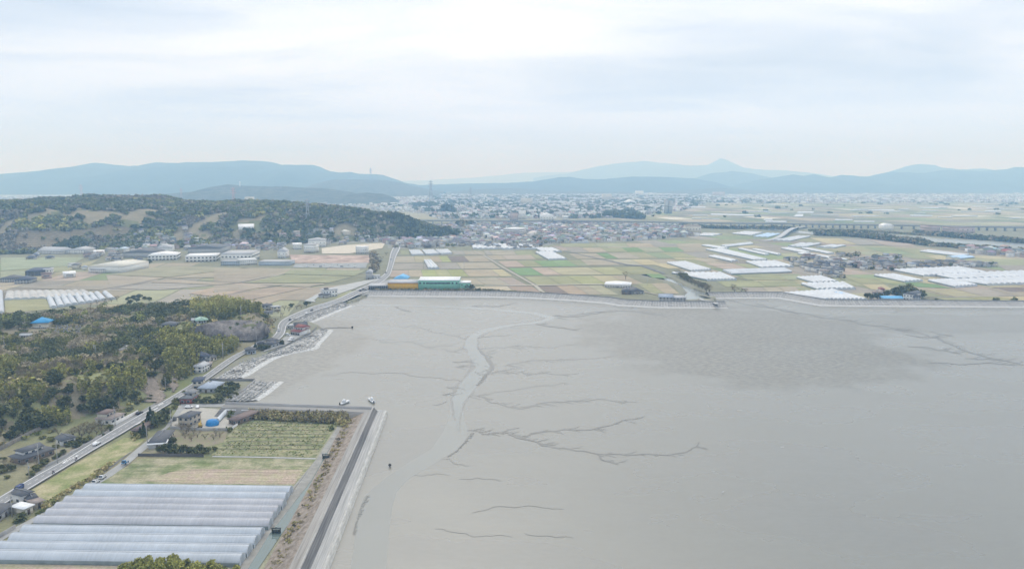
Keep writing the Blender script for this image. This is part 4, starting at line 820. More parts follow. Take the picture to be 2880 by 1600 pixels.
def roof_mesh(w, d, z, rise, kind, ov=.6, th=.18):
    """roof over x 0..w, y 0..d"""
    x0, x1, y0, y1 = -ov, w + ov, -ov, d + ov; V, F = [], []
    if kind == 'flat':
        m = MB().box(((x0 + x1) / 2, (y0 + y1) / 2, z), (x1 - x0, y1 - y0, .35)); return m.v, m.f
    if kind == 'mono':
        V = [(x0, y0, z), (x1, y0, z), (x1, y1, z + rise), (x0, y1, z + rise)]
        V = V + [(a, b, c - th) for a, b, c in V]; return V, [(0, 1, 2, 3), (7, 6, 5, 4), (0, 4, 5, 1), (1, 5, 6, 2), (2, 6, 7, 3), (3, 7, 4, 0)]
    alongx = (x1 - x0) >= (y1 - y0)
    if kind == 'barrel':
        n = 8; V = []; A, B = (x0, x1) if not alongx else (y0, y1)
        for i in range(n + 1):
            t = i / n; a = A + (B - A) * t; zz = z + rise * math.sin(math.pi * t)
            V += [(a, y0, zz), (a, y1, zz)] if not alongx else [(x0, a, zz), (x1, a, zz)]
        F = [(2 * i, 2 * i + 1, 2 * i + 3, 2 * i + 2) for i in range(n)] + [tuple(2 * i for i in range(n + 1)), tuple(2 * i + 1 for i in range(n + 1))[::-1]]; return V, F
    half = (y1 - y0) / 2 if alongx else (x1 - x0) / 2; ins = half if kind == 'hip' else (half * .35 if kind == 'irimoya' else 0)
    if kind == 'pyramid': ins = ((x1 - x0) if alongx else (y1 - y0)) / 2
    if alongx: r1, r2 = (x0 + ins, (y0 + y1) / 2), (x1 - ins, (y0 + y1) / 2)
    else: r1, r2 = ((x0 + x1) / 2, y0 + ins), ((x0 + x1) / 2, y1 - ins)
    V = [(x0, y0, z), (x1, y0, z), (x1, y1, z), (x0, y1, z), (*r1, z + rise), (*r2, z + rise)]
    if alongx: F = [(0, 1, 5, 4), (1, 2, 5), (2, 3, 4, 5), (3, 0, 4)]
    else: F = [(0, 1, 4), (1, 2, 5, 4), (2, 3, 5), (3, 0, 4, 5)]
    b = [(a_, b_, z - th) for a_, b_, _ in V[:4]]; V += b
    F += [(9, 8, 7, 6), (0, 6, 7, 1), (1, 7, 8, 2), (2, 8, 9, 3), (3, 9, 6, 0)]; return V, F
def windows(e, w, d, z, n, face, ww=1.5, hh=1.2, frame=True, name='window', m=None):
    for i in range(n):
        L = w if face in 'FB' else d; t = (i + .5) / n * L
        hw = ww / 2; fr = MB(); gl = MB()
        if face == 'F': c, s = (t, -.03), (ww, .1)
        elif face == 'B': c, s = (t, d + .03), (ww, .1)
        elif face == 'R': c, s = (w + .03, t), (.1, ww)
        else: c, s = (-.03, t), (.1, ww)
        gl.box((c[0] * 1.0 + (0), c[1], z), (s[0], s[1], hh)); o = gl.obj(name, m or GLASS, e)
        if frame:
            fx = {'F': (t, -.02), 'B': (t, d + .02), 'R': (w + .02, t), 'L': (-.02, t)}[face]; sx = (ww + .3, .08) if face in 'FB' else (.08, ww + .3)
            MB().box((fx[0], fx[1], z - .15), (*sx, hh + .3)).obj('frame', FRAME, o)
def house(name, k, A, B, d, h, roof='hip', wc='white', rc='slate', rise=None, up=None, label=None, cat='house', win=None, door=True, z0=None, nwin=None, ov=.7, group=None, terr=False, wh=1.2, ww=1.5, land=None, extra=None):
    a = GT(k, A) if terr else G(k, A); b = GT(k, B) if terr else G(k, B)
    if terr: b.z = a.z
    w = math.hypot(b.x - a.x, b.y - a.y); rz = math.atan2(b.y - a.y, b.x - a.x)
    e = empty(name, (a.x, a.y, a.z), rz, label, cat, group)
    if rise is None: rise = min(w, d) * .22
    MB().box((w / 2, d / 2, -1.5), (w, d, 1.5 + h)).obj('wall', wm(wc), e)
    V, F = roof_mesh(w, d, h + .12, rise, roof, ov); ro = mk('roof', V, F, rm(rc), parent=e)
    if roof in ('gable', 'irimoya', 'hip') and w < 22 and d < 22:
        rb = MB(); ins = min(w, d) / 2 + ov; al = w >= d; q = ins if roof == 'hip' else (ins * .35 if roof == 'irimoya' else 0)
        if al and w + 2 * ov - 2 * q > 1: rb.box((w / 2, d / 2, h + rise), (w + 2 * ov - 2 * q, .35, .35)); rb.obj('ridge', rm('grey'), ro)
        elif not al and d + 2 * ov - 2 * q > 1: rb.box((w / 2, d / 2, h + rise), (.35, d + 2 * ov - 2 * q, .35)); rb.obj('ridge', rm('grey'), ro)
    lv = 1 if h < 4.6 else 2; nw = nwin or max(2, int(w / 3.2)); nd = max(1, int(d / 3.6))
    if win != 'none':
        for l in range(lv):
            zz = 1.0 + l * (h / lv); windows(e, w, d, zz, nw, 'F', ww, wh); windows(e, w, d, zz, nd, 'R', ww, wh); windows(e, w, d, zz, nd, 'L', ww, wh)
    if door: MB().box((w * .5, -.06, 0), (1.1, .16, 2.1)).obj('door', DOORM, e)
    if up:     # a second, smaller storey: (x0, y0, w, d, height above, roof colour)
        x0, y0, w2, d2, h2 = [up[0] * w, up[1] * d, up[2] * w, up[3] * d, up[4]]; u = MB().box((x0 + w2 / 2, y0 + d2 / 2, h - .2), (w2, d2, h2 + .2)).obj('upper_wall', wm(up[6] if len(up) > 6 else wc), e)
        V, F = roof_mesh(w2, d2, h + h2 + .1, min(w2, d2) * .22, up[5] if len(up) > 5 else roof, .6)
        V = [(p[0] + x0, p[1] + y0, p[2]) for p in V]; mk('upper_roof', V, F, rm(up[7] if len(up) > 7 else rc), parent=e)
        g = MB(); n2 = max(2, int(w2 / 2.6))
        for i in range(n2): MB().box((x0 + (i + .5) / n2 * w2, y0 - .04, h + h2 * .4), (1.4, .12, 1.0)).obj('window', GLASS, e)
        MB().box((x0 + w2 + .04, y0 + d2 / 2, h + h2 * .4), (.12, 1.6, 1.0)).obj('window', GLASS, e)
    if land: LAND.append((a.x + (b.x - a.x) / 2, a.y + (b.y - a.y) / 2 + d / 3, land))
    return e, w
h_ = house
h_('house', 1, (185, 594), (440, 506), 10, 3.0, 'hip', 'brown', 'slate', up=(.12, .22, .62, .62, 2.6, 'gable', 'white'), label='large two-storey house with dark grey tiled roofs on the hill side of the road', land='the large grey tiled roadside house')
h_('house', 1, (500, 442), (610, 412), 7, 3.0, 'gable', 'white', 'slate', label='small white-walled house with grey gable roof behind the trimmed garden trees', land='the small white gabled house')
h_('house', 1, (893, 272), (1003, 222), 10, 3.3, 'hip', 'white', 'palebrown', up=(.05, .3, .7, .6, 2.9, 'hip', 'cream', 'brown'), label='white two-storey house with brownish hipped roofs and a white garden wall', land='the brown roofed white house')
e, w = h_('house', 1, (1437, 283), (1522, 290), 11, 5.6, 'hip', 'tan', 'slate', label='tan two-storey house with solar panels on its slate hip roof', land='the tan house with solar panels')
mb = MB(); s_ = 0
for i in range(5): mb.add([(1 + i * 1.2, .2, 5.98), (2.1 + i * 1.2, .2, 5.98), (2.1 + i * 1.2, 1.9, 6.55), (1 + i * 1.2, 1.9, 6.55)], [(0, 1, 2, 3)])
mb.obj('solar_panel', mat('solar_glass', (.03, .04, .09), .2, .1, 1, spec=.6), e)
h_('house', 1, (1203, 460), (1330, 452), 18, 3.2, 'hip', 'cream', 'slate', label='single-storey house with blue-grey hipped roof and a white porch roof at the side road', land='the house with the white porch')
h_('porch', 1, (1195, 468), (1335, 458), 3.4, 2.6, 'mono', 'grey', 'white', rise=.7, win='none', label='white lean-to porch at the front of the blue-grey hipped house', cat='porch')
h_('shed', 1, (1842, 262), (1902, 276), 16, 2.9, 'mono', 'brown', 'brown', rise=.8, label='long dark brown roofed shed at the edge of the gravel yard', cat='shed', land='the long brown shed', nwin=2)
h_('shed', 1, (1060, 345), (1105, 350), 13, 2.4, 'mono', 'brown', 'brown', rise=.7, win='none', label='low brown shed beside the conifers below the road', cat='shed')
h_('house', 2, (588, 388), (682, 388), 11, 3.4, 'gable', 'red', 'grey', up=(.2, .35, .75, .6, 2.2, 'gable', 'cream'), label='red-walled house with grey tiled gable roofs next to the road', land='the red walled house')
h_('house', 2, (735, 298), (865, 300), 15, 3.1, 'hip', 'grey', 'paleblue', label='single-storey house with broad pale blue tiled hip roof', land='the pale blue tiled house')
h_('house', 2, (693, 272), (770, 268), 10, 5.6, 'hip', 'cream', 'darkblue', label='two-storey house with dark blue hip roof behind the pale blue tiled one')
h_('house', 2, (772, 142), (828, 112), 8, 4.6, 'gable', 'white', 'lightgrey', label='narrow white house with pale roof close to the road under the bamboo', land='the narrow white house')
h_('shed', 2, (826, 105), (850, 88), 4, 3.2, 'gable', 'cream', 'palebrown', label='tiny cream shed behind the narrow white house', cat='shed')
h_('house', 3, (1625, 640), (1700, 628), 12, 5.6, 'irimoya', 'grey', 'darkblue', label='tall house with steep dark blue tiled roof at the foot of the bamboo', land='the steep blue tiled house')
h_('house', 3, (1650, 640), (1745, 608), 6, 2.8, 'gable', 'cream', 'slate', label='low slate-roofed annexe before the steep blue tiled house')
h_('house', 1, (185, 918), (268, 884), 6.5, 4.4, 'gable', 'white', 'slate', label='white two-storey house with dark roof below the near bend of the road', land='the white two-storey corner house')
h_('house', 1, (-20, 1060), (118, 960), 9, 3.2, 'hip', 'grey', 'slate', label='grey-roofed house cut by the left picture edge', land='the grey house at the left edge')
h_('carport', 1, (198, 1003), (268, 972), 7, 2.9, 'flat', 'cream', 'white', win='none', label='carport with bright white flat roof beside the corner house', cat='carport')
h_('shed', 1, (285, 950), (352, 925), 6, 2.7, 'mono', 'tan', 'palebrown', rise=.4, win='none', label='open tan shed right of the white flat carport', cat='shed')
h_('shed', 1, (225, 925), (300, 905), 5, 3.0, 'gable', 'grey', 'dark', win='none', label='small dark-roofed shed between corner house and tan shed', cat='shed')
# blue roofed hall on stilts and the houses on the hill
e, w = h_('temple_hall', 3, (262, 352), (385, 352), 11, 4.6, 'pyramid', 'cream', 'blue', rise=4.2, terr=True, label='hall with bright blue pyramid roof on a pillared base among graves', cat='hall', ov=1.4, land='the blue roofed hall', win='none')
mb = MB()
for i in range(8): MB().box(((i + .5) / 8 * w, -1.0, -1.2), (.35, .35, 2.0)).obj('pillar', wm('pale'), e)
MB().box((w / 2, -.5, .8), (w + 1.5, 2.2, .3)).obj('veranda', wm('pale'), e)
h_('house', 3, (1300, 352), (1395, 346), 11, 3.0, 'hip', 'cream', 'slate', terr=True, label='wide slate-roofed house on the hill top left of the green-roofed one', ov=1.6, land='the slate roofed hilltop house')
h_('house', 3, (1590, 318), (1665, 306), 10, 3.0, 'gable', 'white', 'green', terr=True, label='house with pale green metal roof above the rock cutting', ov=1.6, land='the green roofed hilltop house')
h_('shed', 3, (1545, 308), (1590, 302), 6, 2.2, 'mono', 'grey', 'lightgrey', terr=True, win='none', label='pale lean-to left of the green-roofed hilltop house', cat='shed')
h_('shed', 3, (160, 436), (235, 430), 6, 2.4, 'gable', 'grey', 'lightgrey', terr=True, label='small pale roofed hut below the blue-roofed hall', cat='shed')
h_('house', 3, (2110, 212), (2190, 208), 9, 5.4, 'hip', 'grey', 'slate', label='slate-roofed house among bare trees behind the rock cutting', land='the slate house behind the cutting')
h_('house', 3, (2200, 222), (2262, 215), 8, 5.0, 'flat', 'cream', 'lightgrey', label='cream flat-roofed house right of the slate one behind the cutting')
h_('shed', 3, (2125, 245), (2195, 240), 6, 2.4, 'mono', 'grey', 'slate', rise=.5, win='none', label='low grey shed before the slate house behind the cutting', cat='shed')
e, w = h_('shop', 4, (1345, 522), (1425, 532), 14, 3.6, 'mono', 'white', 'red', rise=2.4, label='white roadside restaurant with red sloping roofs and arched front', cat='restaurant', up=(.1, .35, .85, .62, 3.2, 'gable', 'white', 'red'), land='the red roofed restaurant', win='none')
for i in range(5): MB().box(((i + .5) / 5 * w, -.05, .3), (1.6, .14, 2.2)).obj('arched_window', GLASS, e)
h_('house', 4, (1385, 470), (1495, 462), 9, 3.6, 'gable', 'grey', 'slate', label='grey shed-like house behind the red-roofed restaurant')
h_('house', 4, (1310, 465), (1372, 470), 7, 3.0, 'flat', 'white', 'lightgrey', label='low white flat-roofed annexe left of the red-roofed restaurant')
h_('boathouse', 4, (950, 699), (1030, 690), 9, 3.0, 'gable', 'blue', 'slate', label='pale blue-walled hut with slate roof on the shore edge of the road', cat='hut', land='the pale blue shore hut')
h_('house', 4, (1105, 632), (1175, 640), 9, 3.1, 'hip', 'grey', 'dark', label='dark-roofed house between the road and the shore parking')
h_('house', 4, (1170, 615), (1245, 602), 10, 3.4, 'hip', 'cream', 'slate', label='slate hip-roofed house right of the dark-roofed shore house', land='the slate shore house')
h_('house', 4, (1055, 628), (1105, 622), 6, 2.8, 'gable', 'brown', 'dark', label='little dark shed left of the dark-roofed shore house')
e, w = h_('office_building', 4, (1640, 182), (1770, 172), 13, 8.5, 'flat', 'pale', 'lightgrey', label='pale concrete block with roof tanks beside the small pond', cat='building', land='the pale block by the pond')
MB().box((w * .3, 6, 8.8), (5, 4, 1.6)).obj('roof_tank', wm('dark'), e)
h_('shed', 4, (1598, 186), (1682, 188), 9, 3.8, 'flat', 'grey', 'dark', win='none', label='low dark-roofed shed before the pale block by the pond', cat='shed')
# the factory and its neighbours behind the sea wall
e, w = h_('factory', 9, (892, 563), (1260, 563), 26, 12.0, 'mono', 'green', 'white', rise=1.5, label='long mint green factory hall with white roof behind the sea wall', cat='factory', win='none', door=False, ov=.4, land='the mint green factory')
for t in (.045, .14, .24, .345, .44, .54, .64, .735, .84, .94):
    MB().box((t * w, -.06, 7.6), (5.2 if .2 < t < .8 else 2.4, .2, 1.9)).obj('window', GLASS, e)
h_('factory_annexe', 9, (1262, 563), (1358, 563), 20, 8.8, 'flat', 'green', 'white', label='lower mint green annexe joined to the right end of the long hall', cat='factory', nwin=2, door=False)
e, w = h_('warehouse', 9, (615, 563), (888, 563), 26, 9.0, 'mono', 'yellow', 'lightgrey', rise=1.0, label='low warehouse with yellow wall and grey roof left of the green hall', cat='warehouse', win='none', door=False)
MB().box((w / 2, -.06, 7.9), (w - .5, .2, .5)).obj('stripe', mat('orange_band', (.55, .22, .06), .7), e)
h_('warehouse', 9, (440, 566), (612, 564), 18, 4.6, 'mono', 'grey', 'lightgrey', rise=1.6, label='open grey warehouse left of the yellow-walled one', cat='warehouse', nwin=10, wh=2.2, ww=2.0)
h_('warehouse', 9, (668, 505), (790, 505), 26, 6, 'gable', 'grey', 'skyblue', label='workshop with sky blue roof behind the yellow-walled warehouse', cat='warehouse')
h_('silo_shed', 9, (415, 470), (465, 470), 14, 10, 'barrel', 'grey', 'lightgrey', rise=3, win='none', label='tall rounded grey shed on the left side of the bending road', cat='shed')
h_('shed', 9, (470, 465), (545, 462), 10, 4, 'flat', 'pale', 'lightgrey', label='low pale shed right of the rounded grey shed', cat='shed')
h_('dyke_building', 10, (815, 672), (940, 676), 14, 5.5, 'gable', 'grey', 'paleblue', label='boat hall with pale blue-grey roof on the sea wall by the river mouth', cat='boat hall', land='the boat hall on the sea wall', z0=4)
h_('dyke_building', 10, (942, 674), (1060, 672), 12, 4.6, 'mono', 'grey', 'lightgrey', rise=1, label='grey-roofed pump house right of the boat hall on the sea wall', cat='pump house')
h_('farm_shed', 7, (1432, 882), (1640, 888), 26, 4, 'hip', 'white', 'white', label='farm sheds with white roof amid the central fields', cat='farm shed', land='the white farm shed in the fields', rise=3)
h_('farm_shed', 7, (1570, 938), (1640, 940), 22, 3.6, 'gable', 'brown', 'dark', label='dark brown farm shed in front of the white farm roof', cat='farm shed')
h_('farm_shed', 7, (1650, 938), (1748, 935), 18, 3.4, 'gable', 'grey', 'slate', label='grey farm shed right of the dark brown one', cat='farm shed')
h_('house', 11, (1285, 770), (1385, 782), 24, 7.5, 'gable', 'pale', 'slate', label='white-walled farmhouse with slate gable roof by the eastern sea wall', land='the white farmhouse by the sea wall')
h_('house', 11, (1395, 783), (1475, 780), 14, 5, 'gable', 'grey', 'slate', label='grey outbuilding right of the white sea wall farmhouse')
h_('tarpaulin_shed', 11, (1075, 782), (1285, 784), 12, 3.2, 'barrel', 'blue', 'skyblue', rise=2, win='none', label='long shed with sky blue curved cover by the eastern sea wall', cat='shed', door=False)
h_('house', 11, (955, 728), (1040, 735), 20, 4.5, 'gable', 'grey', 'palebrown', label='brownish-roofed barn left of the dark round tree by the sea wall')
h_('house', 11, (1030, 705), (1090, 708), 14, 5.5, 'gable', 'pink', 'red', label='barn with dull red roof left of the dark round tree')
h_('shed', 11, (1180, 735), (1275, 742), 14, 4, 'mono', 'pale', 'white', rise=.8, win='none', label='white lean-to between the round trees and the white farmhouse', cat='shed')
# the left plain: barns and factories
h_('warehouse', 5, (1120, 862), (1350, 812), 55, 10, 'gable', 'pale', 'cream', rise=3, label='large cream white barn-like warehouse at the field edge', cat='warehouse', land='the large cream warehouse', win='none', door=False)
h_('warehouse', 5, (925, 852), (1110, 850), 62, 7, 'gable', 'pale', 'white', rise=3, label='lower white warehouse joined left of the cream one', cat='warehouse', win='none')
h_('warehouse', 5, (820, 862), (930, 865), 30, 6, 'flat', 'white', 'pale' if 0 else 'lightgrey', label='low white office left of the lower white warehouse', cat='office')
h_('warehouse', 5, (230, 892), (390, 888), 34, 7, 'mono', 'darkblue' if 0 else 'dark', 'darkblue', rise=2, label='dark blue workshop at the far left of the fields', cat='workshop', nwin=5)
h_('warehouse', 5, (395, 882), (475, 878), 26, 8, 'flat', 'pale', 'lightgrey', label='pale hall right of the dark blue workshop', cat='workshop')
h_('house', 5, (0, 948), (110, 948), 26, 5, 'hip', 'grey', 'slate', label='slate hip-roofed farmhouse touching the left picture edge')
h_('house', 5, (130, 962), (270, 958), 26, 5, 'hip', 'grey', 'darkblue', label='wide dark hip-roofed farmhouse left of the plastic tunnels')
h_('factory', 5, (1340, 752), (1600, 745), 50, 9, 'gable', 'pale', 'white', rise=3, label='white factory hall at the left of the row behind the brown fields', cat='factory', nwin=8, wh=2, ww=3)
h_('factory', 5, (1680, 765), (1960, 758), 50, 10, 'flat', 'pale', 'white', label='flat white factory hall in the middle of the row behind the brown fields', cat='factory', nwin=8, wh=2, ww=3)
h_('factory', 5, (2000, 765), (2280, 762), 60, 14, 'mono', 'pale', 'lightgrey', rise=1, label='tallest white factory hall of the row behind the brown fields', cat='factory', nwin=8, wh=2, ww=3, land='the tallest white factory')
h_('factory', 5, (2000, 795), (2170, 795), 16, 7, 'flat', 'blue', 'lightgrey', label='low pale blue office in front of the tallest white factory', cat='office')
h_('factory', 5, (2175, 795), (2330, 785), 16, 9, 'flat', 'pale', 'white', label='white office right in front of the tallest white factory', cat='office')
h_('factory', 5, (1110, 725), (1390, 722), 60, 9, 'gable', 'grey', 'slate', rise=4, label='wide grey-roofed shed behind the white factory row', cat='factory', win='none')
h_('factory', 5, (1700, 690), (1990, 688), 70, 10, 'gable', 'grey', 'slate', rise=5, label='largest grey-roofed shed at the foot of the forest hill', cat='factory', win='none')
h_('factory', 5, (1420, 680), (1560, 676), 45, 9, 'gable', 'pale', 'lightgrey', rise=5, label='pale gabled shed at the foot of the forest hill', cat='factory', win='none')
h_('factory', 5, (600, 690), (775, 688), 45, 7, 'gable', 'pale', 'lightgrey', rise=4, label='grey-roofed hall with white front by the terraced slope', cat='hall', nwin=8)
h_('factory', 5, (345, 690), (560, 694), 30, 6, 'gable', 'white', 'lightgrey', label='low farm row left of the grey-roofed hall', cat='farm building')
e, w = h_('school_building', 6, (820, 680), (925, 680), 26, 16, 'flat', 'pale', 'lightgrey', label='white three-storey school block beside the sand ground', cat='school', nwin=6, land='the white school block')
h_('school_hall', 6, (720, 650), (800, 648), 40, 10, 'flat', 'pale', 'white', label='low white school wing left of the three-storey block', cat='school')
h_('school_hall', 6, (860, 628), (1020, 625), 40, 14, 'gable', 'pale', 'lightgrey', rise=3, label='school gym with grey roof behind the three-storey block', cat='gymnasium', nwin=5)
h_('school_building', 6, (1290, 690), (1390, 690), 20, 13, 'flat', 'pale', 'white', label='white two-storey block at the near edge of the sand ground', cat='building', nwin=5)
h_('house', 6, (580, 728), (655, 728), 22, 12, 'gable', 'pale', 'lightgrey', label='white chapel-like building with steep gable on the terrace', cat='building', nwin=2, rise=6, land='the white steep gabled building')
h_('retaining_terrace', 6, (410, 795), (690, 795), 30, 6, 'flat', 'blue', 'lightgrey', win='none', label='pale blue retaining terrace below the steep-gabled white building', cat='terrace', door=False)
e, w = h_('school_building', 7, (618, 462), (740, 466), 50, 17, 'flat', 'pale', 'pale' if 0 else 'white', label='large white school with dark window bands amid the houses', cat='school', win='none', land='the large striped white school', ov=.2)
for z in (2.5, 7.5, 12.5):
    MB().box((w / 2, -.15, z), (w + .4, .5, 2)).obj('window_band', mat('band_glass', (.16, .13, .15), .5), e); MB().box((w + .15, 25, z), (.5, 50, 2)).obj('window_band', mat('band_glass', (.1, .1, .1)), e)
for (k, A, B, d, h, r, wc, rc, lb) in [(7, (670, 345), (735, 345), 40, 26, 'flat', 'pink', 'brown', 'red-brown apartment block behind the viaduct'), (7, (740, 332), (798, 332), 40, 30, 'flat', 'pale', 'white', 'bright white tall hall right of the red-brown block'),
        (7, (915, 345), (1025, 345), 50, 16, 'gable', 'pale', 'white', 'white low hall behind the viaduct right of the small wood'), (7, (1095, 347), (1140, 347), 40, 17, 'flat', 'pale', 'white', 'small white cube building behind the viaduct'),
        (7, (760, 222), (852, 222), 80, 38, 'flat', 'cream', 'cream', 'cream hospital-like block in the distant city'), (7, (1425, 190), (1490, 190), 90, 50, 'flat', 'cream', 'cream', 'distant cream tower block right of the city centre'), (7, (1690, 150), (1745, 150), 90, 50, 'flat', 'pale', 'white', 'white stepped block at the far side of the city'),
        (7, (1920, 290), (1940, 290), 30, 60, 'flat', 'grey', 'lightgrey', 'left one of two slim grey towers by the far fields'), (7, (1950, 290), (1975, 290), 30, 55, 'flat', 'grey', 'lightgrey', 'right one of two slim grey towers by the far fields'), (7, (2320, 150), (2400, 150), 90, 40, 'flat', 'pink', 'palebrown', 'pinkish far block with a mast'),
        (6, (287, 262), (340, 262), 60, 52, 'flat', 'cream', 'cream', 'cream tower block standing above the forest ridge'), (8, (1420, 430), (1500, 430), 30, 12, 'barrel', 'pale', 'white', 'white round-roofed hall beneath the eastern viaduct'),
        (13, (985, 595), (1165, 595), 30, 22, 'flat', 'cream', 'palebrown', 'long cream apartment block at the east end of the houses'), (14, (1440, 400), (1560, 400), 50, 17, 'flat', 'pink', 'brown', 'left red brick block by the river trees'), (14, (1690, 410), (1980, 412), 50, 15, 'flat', 'pink', 'brown', 'long red brick block by the river trees'),
        (7, (1600, 215), (1690, 215), 80, 14, 'gable', 'pale', 'white', 'long white hall in the distant city'), (7, (1160, 275), (1290, 275), 60, 10, 'flat', 'pale', 'white', 'long low white store in the city'), (7, (0, 185), (60, 185), 80, 18, 'flat', 'cream', 'cream', 'cream hall in the city centre left'),
        (6, (230, 490), (370, 488), 30, 10, 'gable', 'pale', 'white', 'white villa row on the slope of the forest hill'), (6, (1715, 450), (1780, 450), 20, 9, 'gable', 'pink', 'palebrown', 'pale pink house alone in the forest near its right end'), (6, (1185, 530), (1245, 530), 30, 10, 'hip', 'cream', 'cream', 'cream villa before the forest above the school')]:
    h_('building', k, A, B, d, h, r, wc, rc, label=lb, cat='building', nwin=5, ww=3, wh=2, door=False, terr=(k == 6), win='none' if h < 15 else None)
# ---------------- greenhouses ----------------
PLA = {'white': mat('plastic_white', (.50, .53, .555), .45, .14, .05, stripes=(.35, .35, 1, .12), spec=.4), 'blue': mat('plastic_blue', (.42, .57, .74), .5, .08, .2), 'clear': mat('plastic_hazy', (.43, .465, .50), .35, .10, .12, stripes=(1.4, .05, .05, .07), spec=.5), 'pink': mat('plastic_dusty', (.41, .415, .435), .4, .12, .10, stripes=(1.4, .05, .05, .08), spec=.5), 'glass': mat('plastic_old', (.45, .44, .41), .5, .2, .1)}
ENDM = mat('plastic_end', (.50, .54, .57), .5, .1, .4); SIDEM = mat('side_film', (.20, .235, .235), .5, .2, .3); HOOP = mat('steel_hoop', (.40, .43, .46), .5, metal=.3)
GHN = [0]
def tunnel(name, p0, p1, p2, p3, n, hw=1.6, rise=1.6, m='white', label=None, group=None, gap=0.0, seg=8):
    """p0 far-left, p1 far-right, p2 near-right, p3 near-left; n spans side by side between p0 and p1"""
    c = (p0 + p1 + p2 + p3) / 4; e = empty(name, (c.x, c.y, 2), 0, label, 'greenhouse', group); P = [p - c for p in (p0, p1, p2, p3)]
    nl = 6; pr = []
    for i in range(n):
        if gap or i == 0: pr += [((i + gap / 2) / n, 0)]
        if i == 0 or gap: pr += [((i + gap / 2) / n, hw)]
        pr += [((i + gap / 2 + (j / seg) * (1 - gap)) / n, hw + rise * math.sin(math.pi * j / seg) ** .8) for j in range(1, seg)] + [((i + 1 - gap / 2) / n, hw)]
        if gap or i == n - 1: pr += [((i + 1 - gap / 2) / n, 0)]
    k = len(pr); V = []; rj = random.Random(int(c.x * 7 + c.y))
    for l in range(nl + 1):
        for u, z in pr:
            g = P[0].lerp(P[1], u).lerp(P[3].lerp(P[2], u), l / nl); V.append((g.x, g.y, z + (rj.uniform(-.05, .05) if z > hw else 0)))
    F = [(l * k + j, l * k + j + 1, (l + 1) * k + j + 1, (l + 1) * k + j) for l in range(nl) for j in range(k - 1)]
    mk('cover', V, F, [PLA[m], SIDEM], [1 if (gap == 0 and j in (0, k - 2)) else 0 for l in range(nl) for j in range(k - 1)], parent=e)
    for l in (0, nl):
        E = V[l * k:(l + 1) * k]; d_ = (P[0] - P[3]).normalized() * (.03 if l == 0 else -.03)
        mk('end_wall', [(a + d_.x, b + d_.y, z) for a, b, z in E], [tuple(range(k)) if l else tuple(range(k))[::-1]], ENDM, parent=e)
    return e
GH = [(10, [(885, 328), (1060, 318), (1290, 390), (1110, 402)], 7), (10, [(930, 420), (1390, 420), (1520, 480), (1250, 485)], 9), (10, [(1240, 205), (1400, 202), (1800, 300), (1680, 303)], 5),
      (10, [(1265, 268), (1330, 262), (1530, 305), (1470, 315)], 2), (10, [(1200, 168), (1270, 165), (1450, 195), (1380, 200)], 3), (10, [(1530, 200), (1570, 198), (1815, 250), (1770, 255)], 2), (10, [(1660, 205), (1700, 202), (1925, 250), (1890, 255)], 2),
      (10, [(1600, 318), (1880, 312), (2040, 360), (1750, 372)], 6), (10, [(1920, 195), (2000, 190), (2190, 230), (2120, 238)], 3), (10, [(2110, 197), (2160, 192), (2400, 240), (2350, 245)], 3), (10, [(2070, 243), (2130, 238), (2530, 298), (2460, 310)], 3),
      (10, [(2060, 462), (2290, 450), (2440, 500), (2220, 510)], 6), (10, [(2100, 520), (2500, 508), (2600, 562), (2250, 570)], 8), (10, [(1940, 608), (2400, 575), (2700, 664), (2320, 664)], 10), (10, [(1480, 60), (1600, 42), (1760, 50), (1650, 75)], 4), (10, [(1130, 75), (1250, 55), (1390, 62), (1300, 82)], 2),
      (11, [(1180, 462), (1900, 430), (2180, 487), (1500, 525)], 12), (11, [(1600, 510), (2576, 475), (2750, 530), (1850, 560)], 12), (11, [(1820, 570), (2600, 535), (2800, 600), (2180, 620)], 10), (11, [(975, 520), (1200, 510), (1500, 575), (1300, 590)], 5), (11, [(1550, 575), (1800, 565), (2080, 625), (1840, 645)], 6),
      (11, [(1465, 262), (1560, 250), (2000, 300), (1900, 315)], 3), (7, [(360, 535), (860, 545), (880, 578), (370, 575)], 12), (7, [(870, 570), (1020, 572), (1090, 600), (930, 602)], 4), (7, [(875, 607), (1010, 600), (1130, 660), (980, 665)], 5), (7, [(1110, 495), (1270, 500), (1310, 525), (1160, 525)], 3),
      (9, [(805, 215), (905, 213), (945, 252), (830, 255)], 6), (9, [(925, 213), (1030, 210), (1085, 245), (960, 252)], 6), (9, [(1046, 210), (1160, 207), (1200, 240), (1092, 247)], 6), (9, [(940, 305), (1010, 303), (1080, 375), (980, 378)], 3)]
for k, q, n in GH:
    p = [G(k, x) for x in q]; tunnel('greenhouse_block', *p, n, 2.0, 1.7, 'white', group='white plastic greenhouse blocks on the plain')
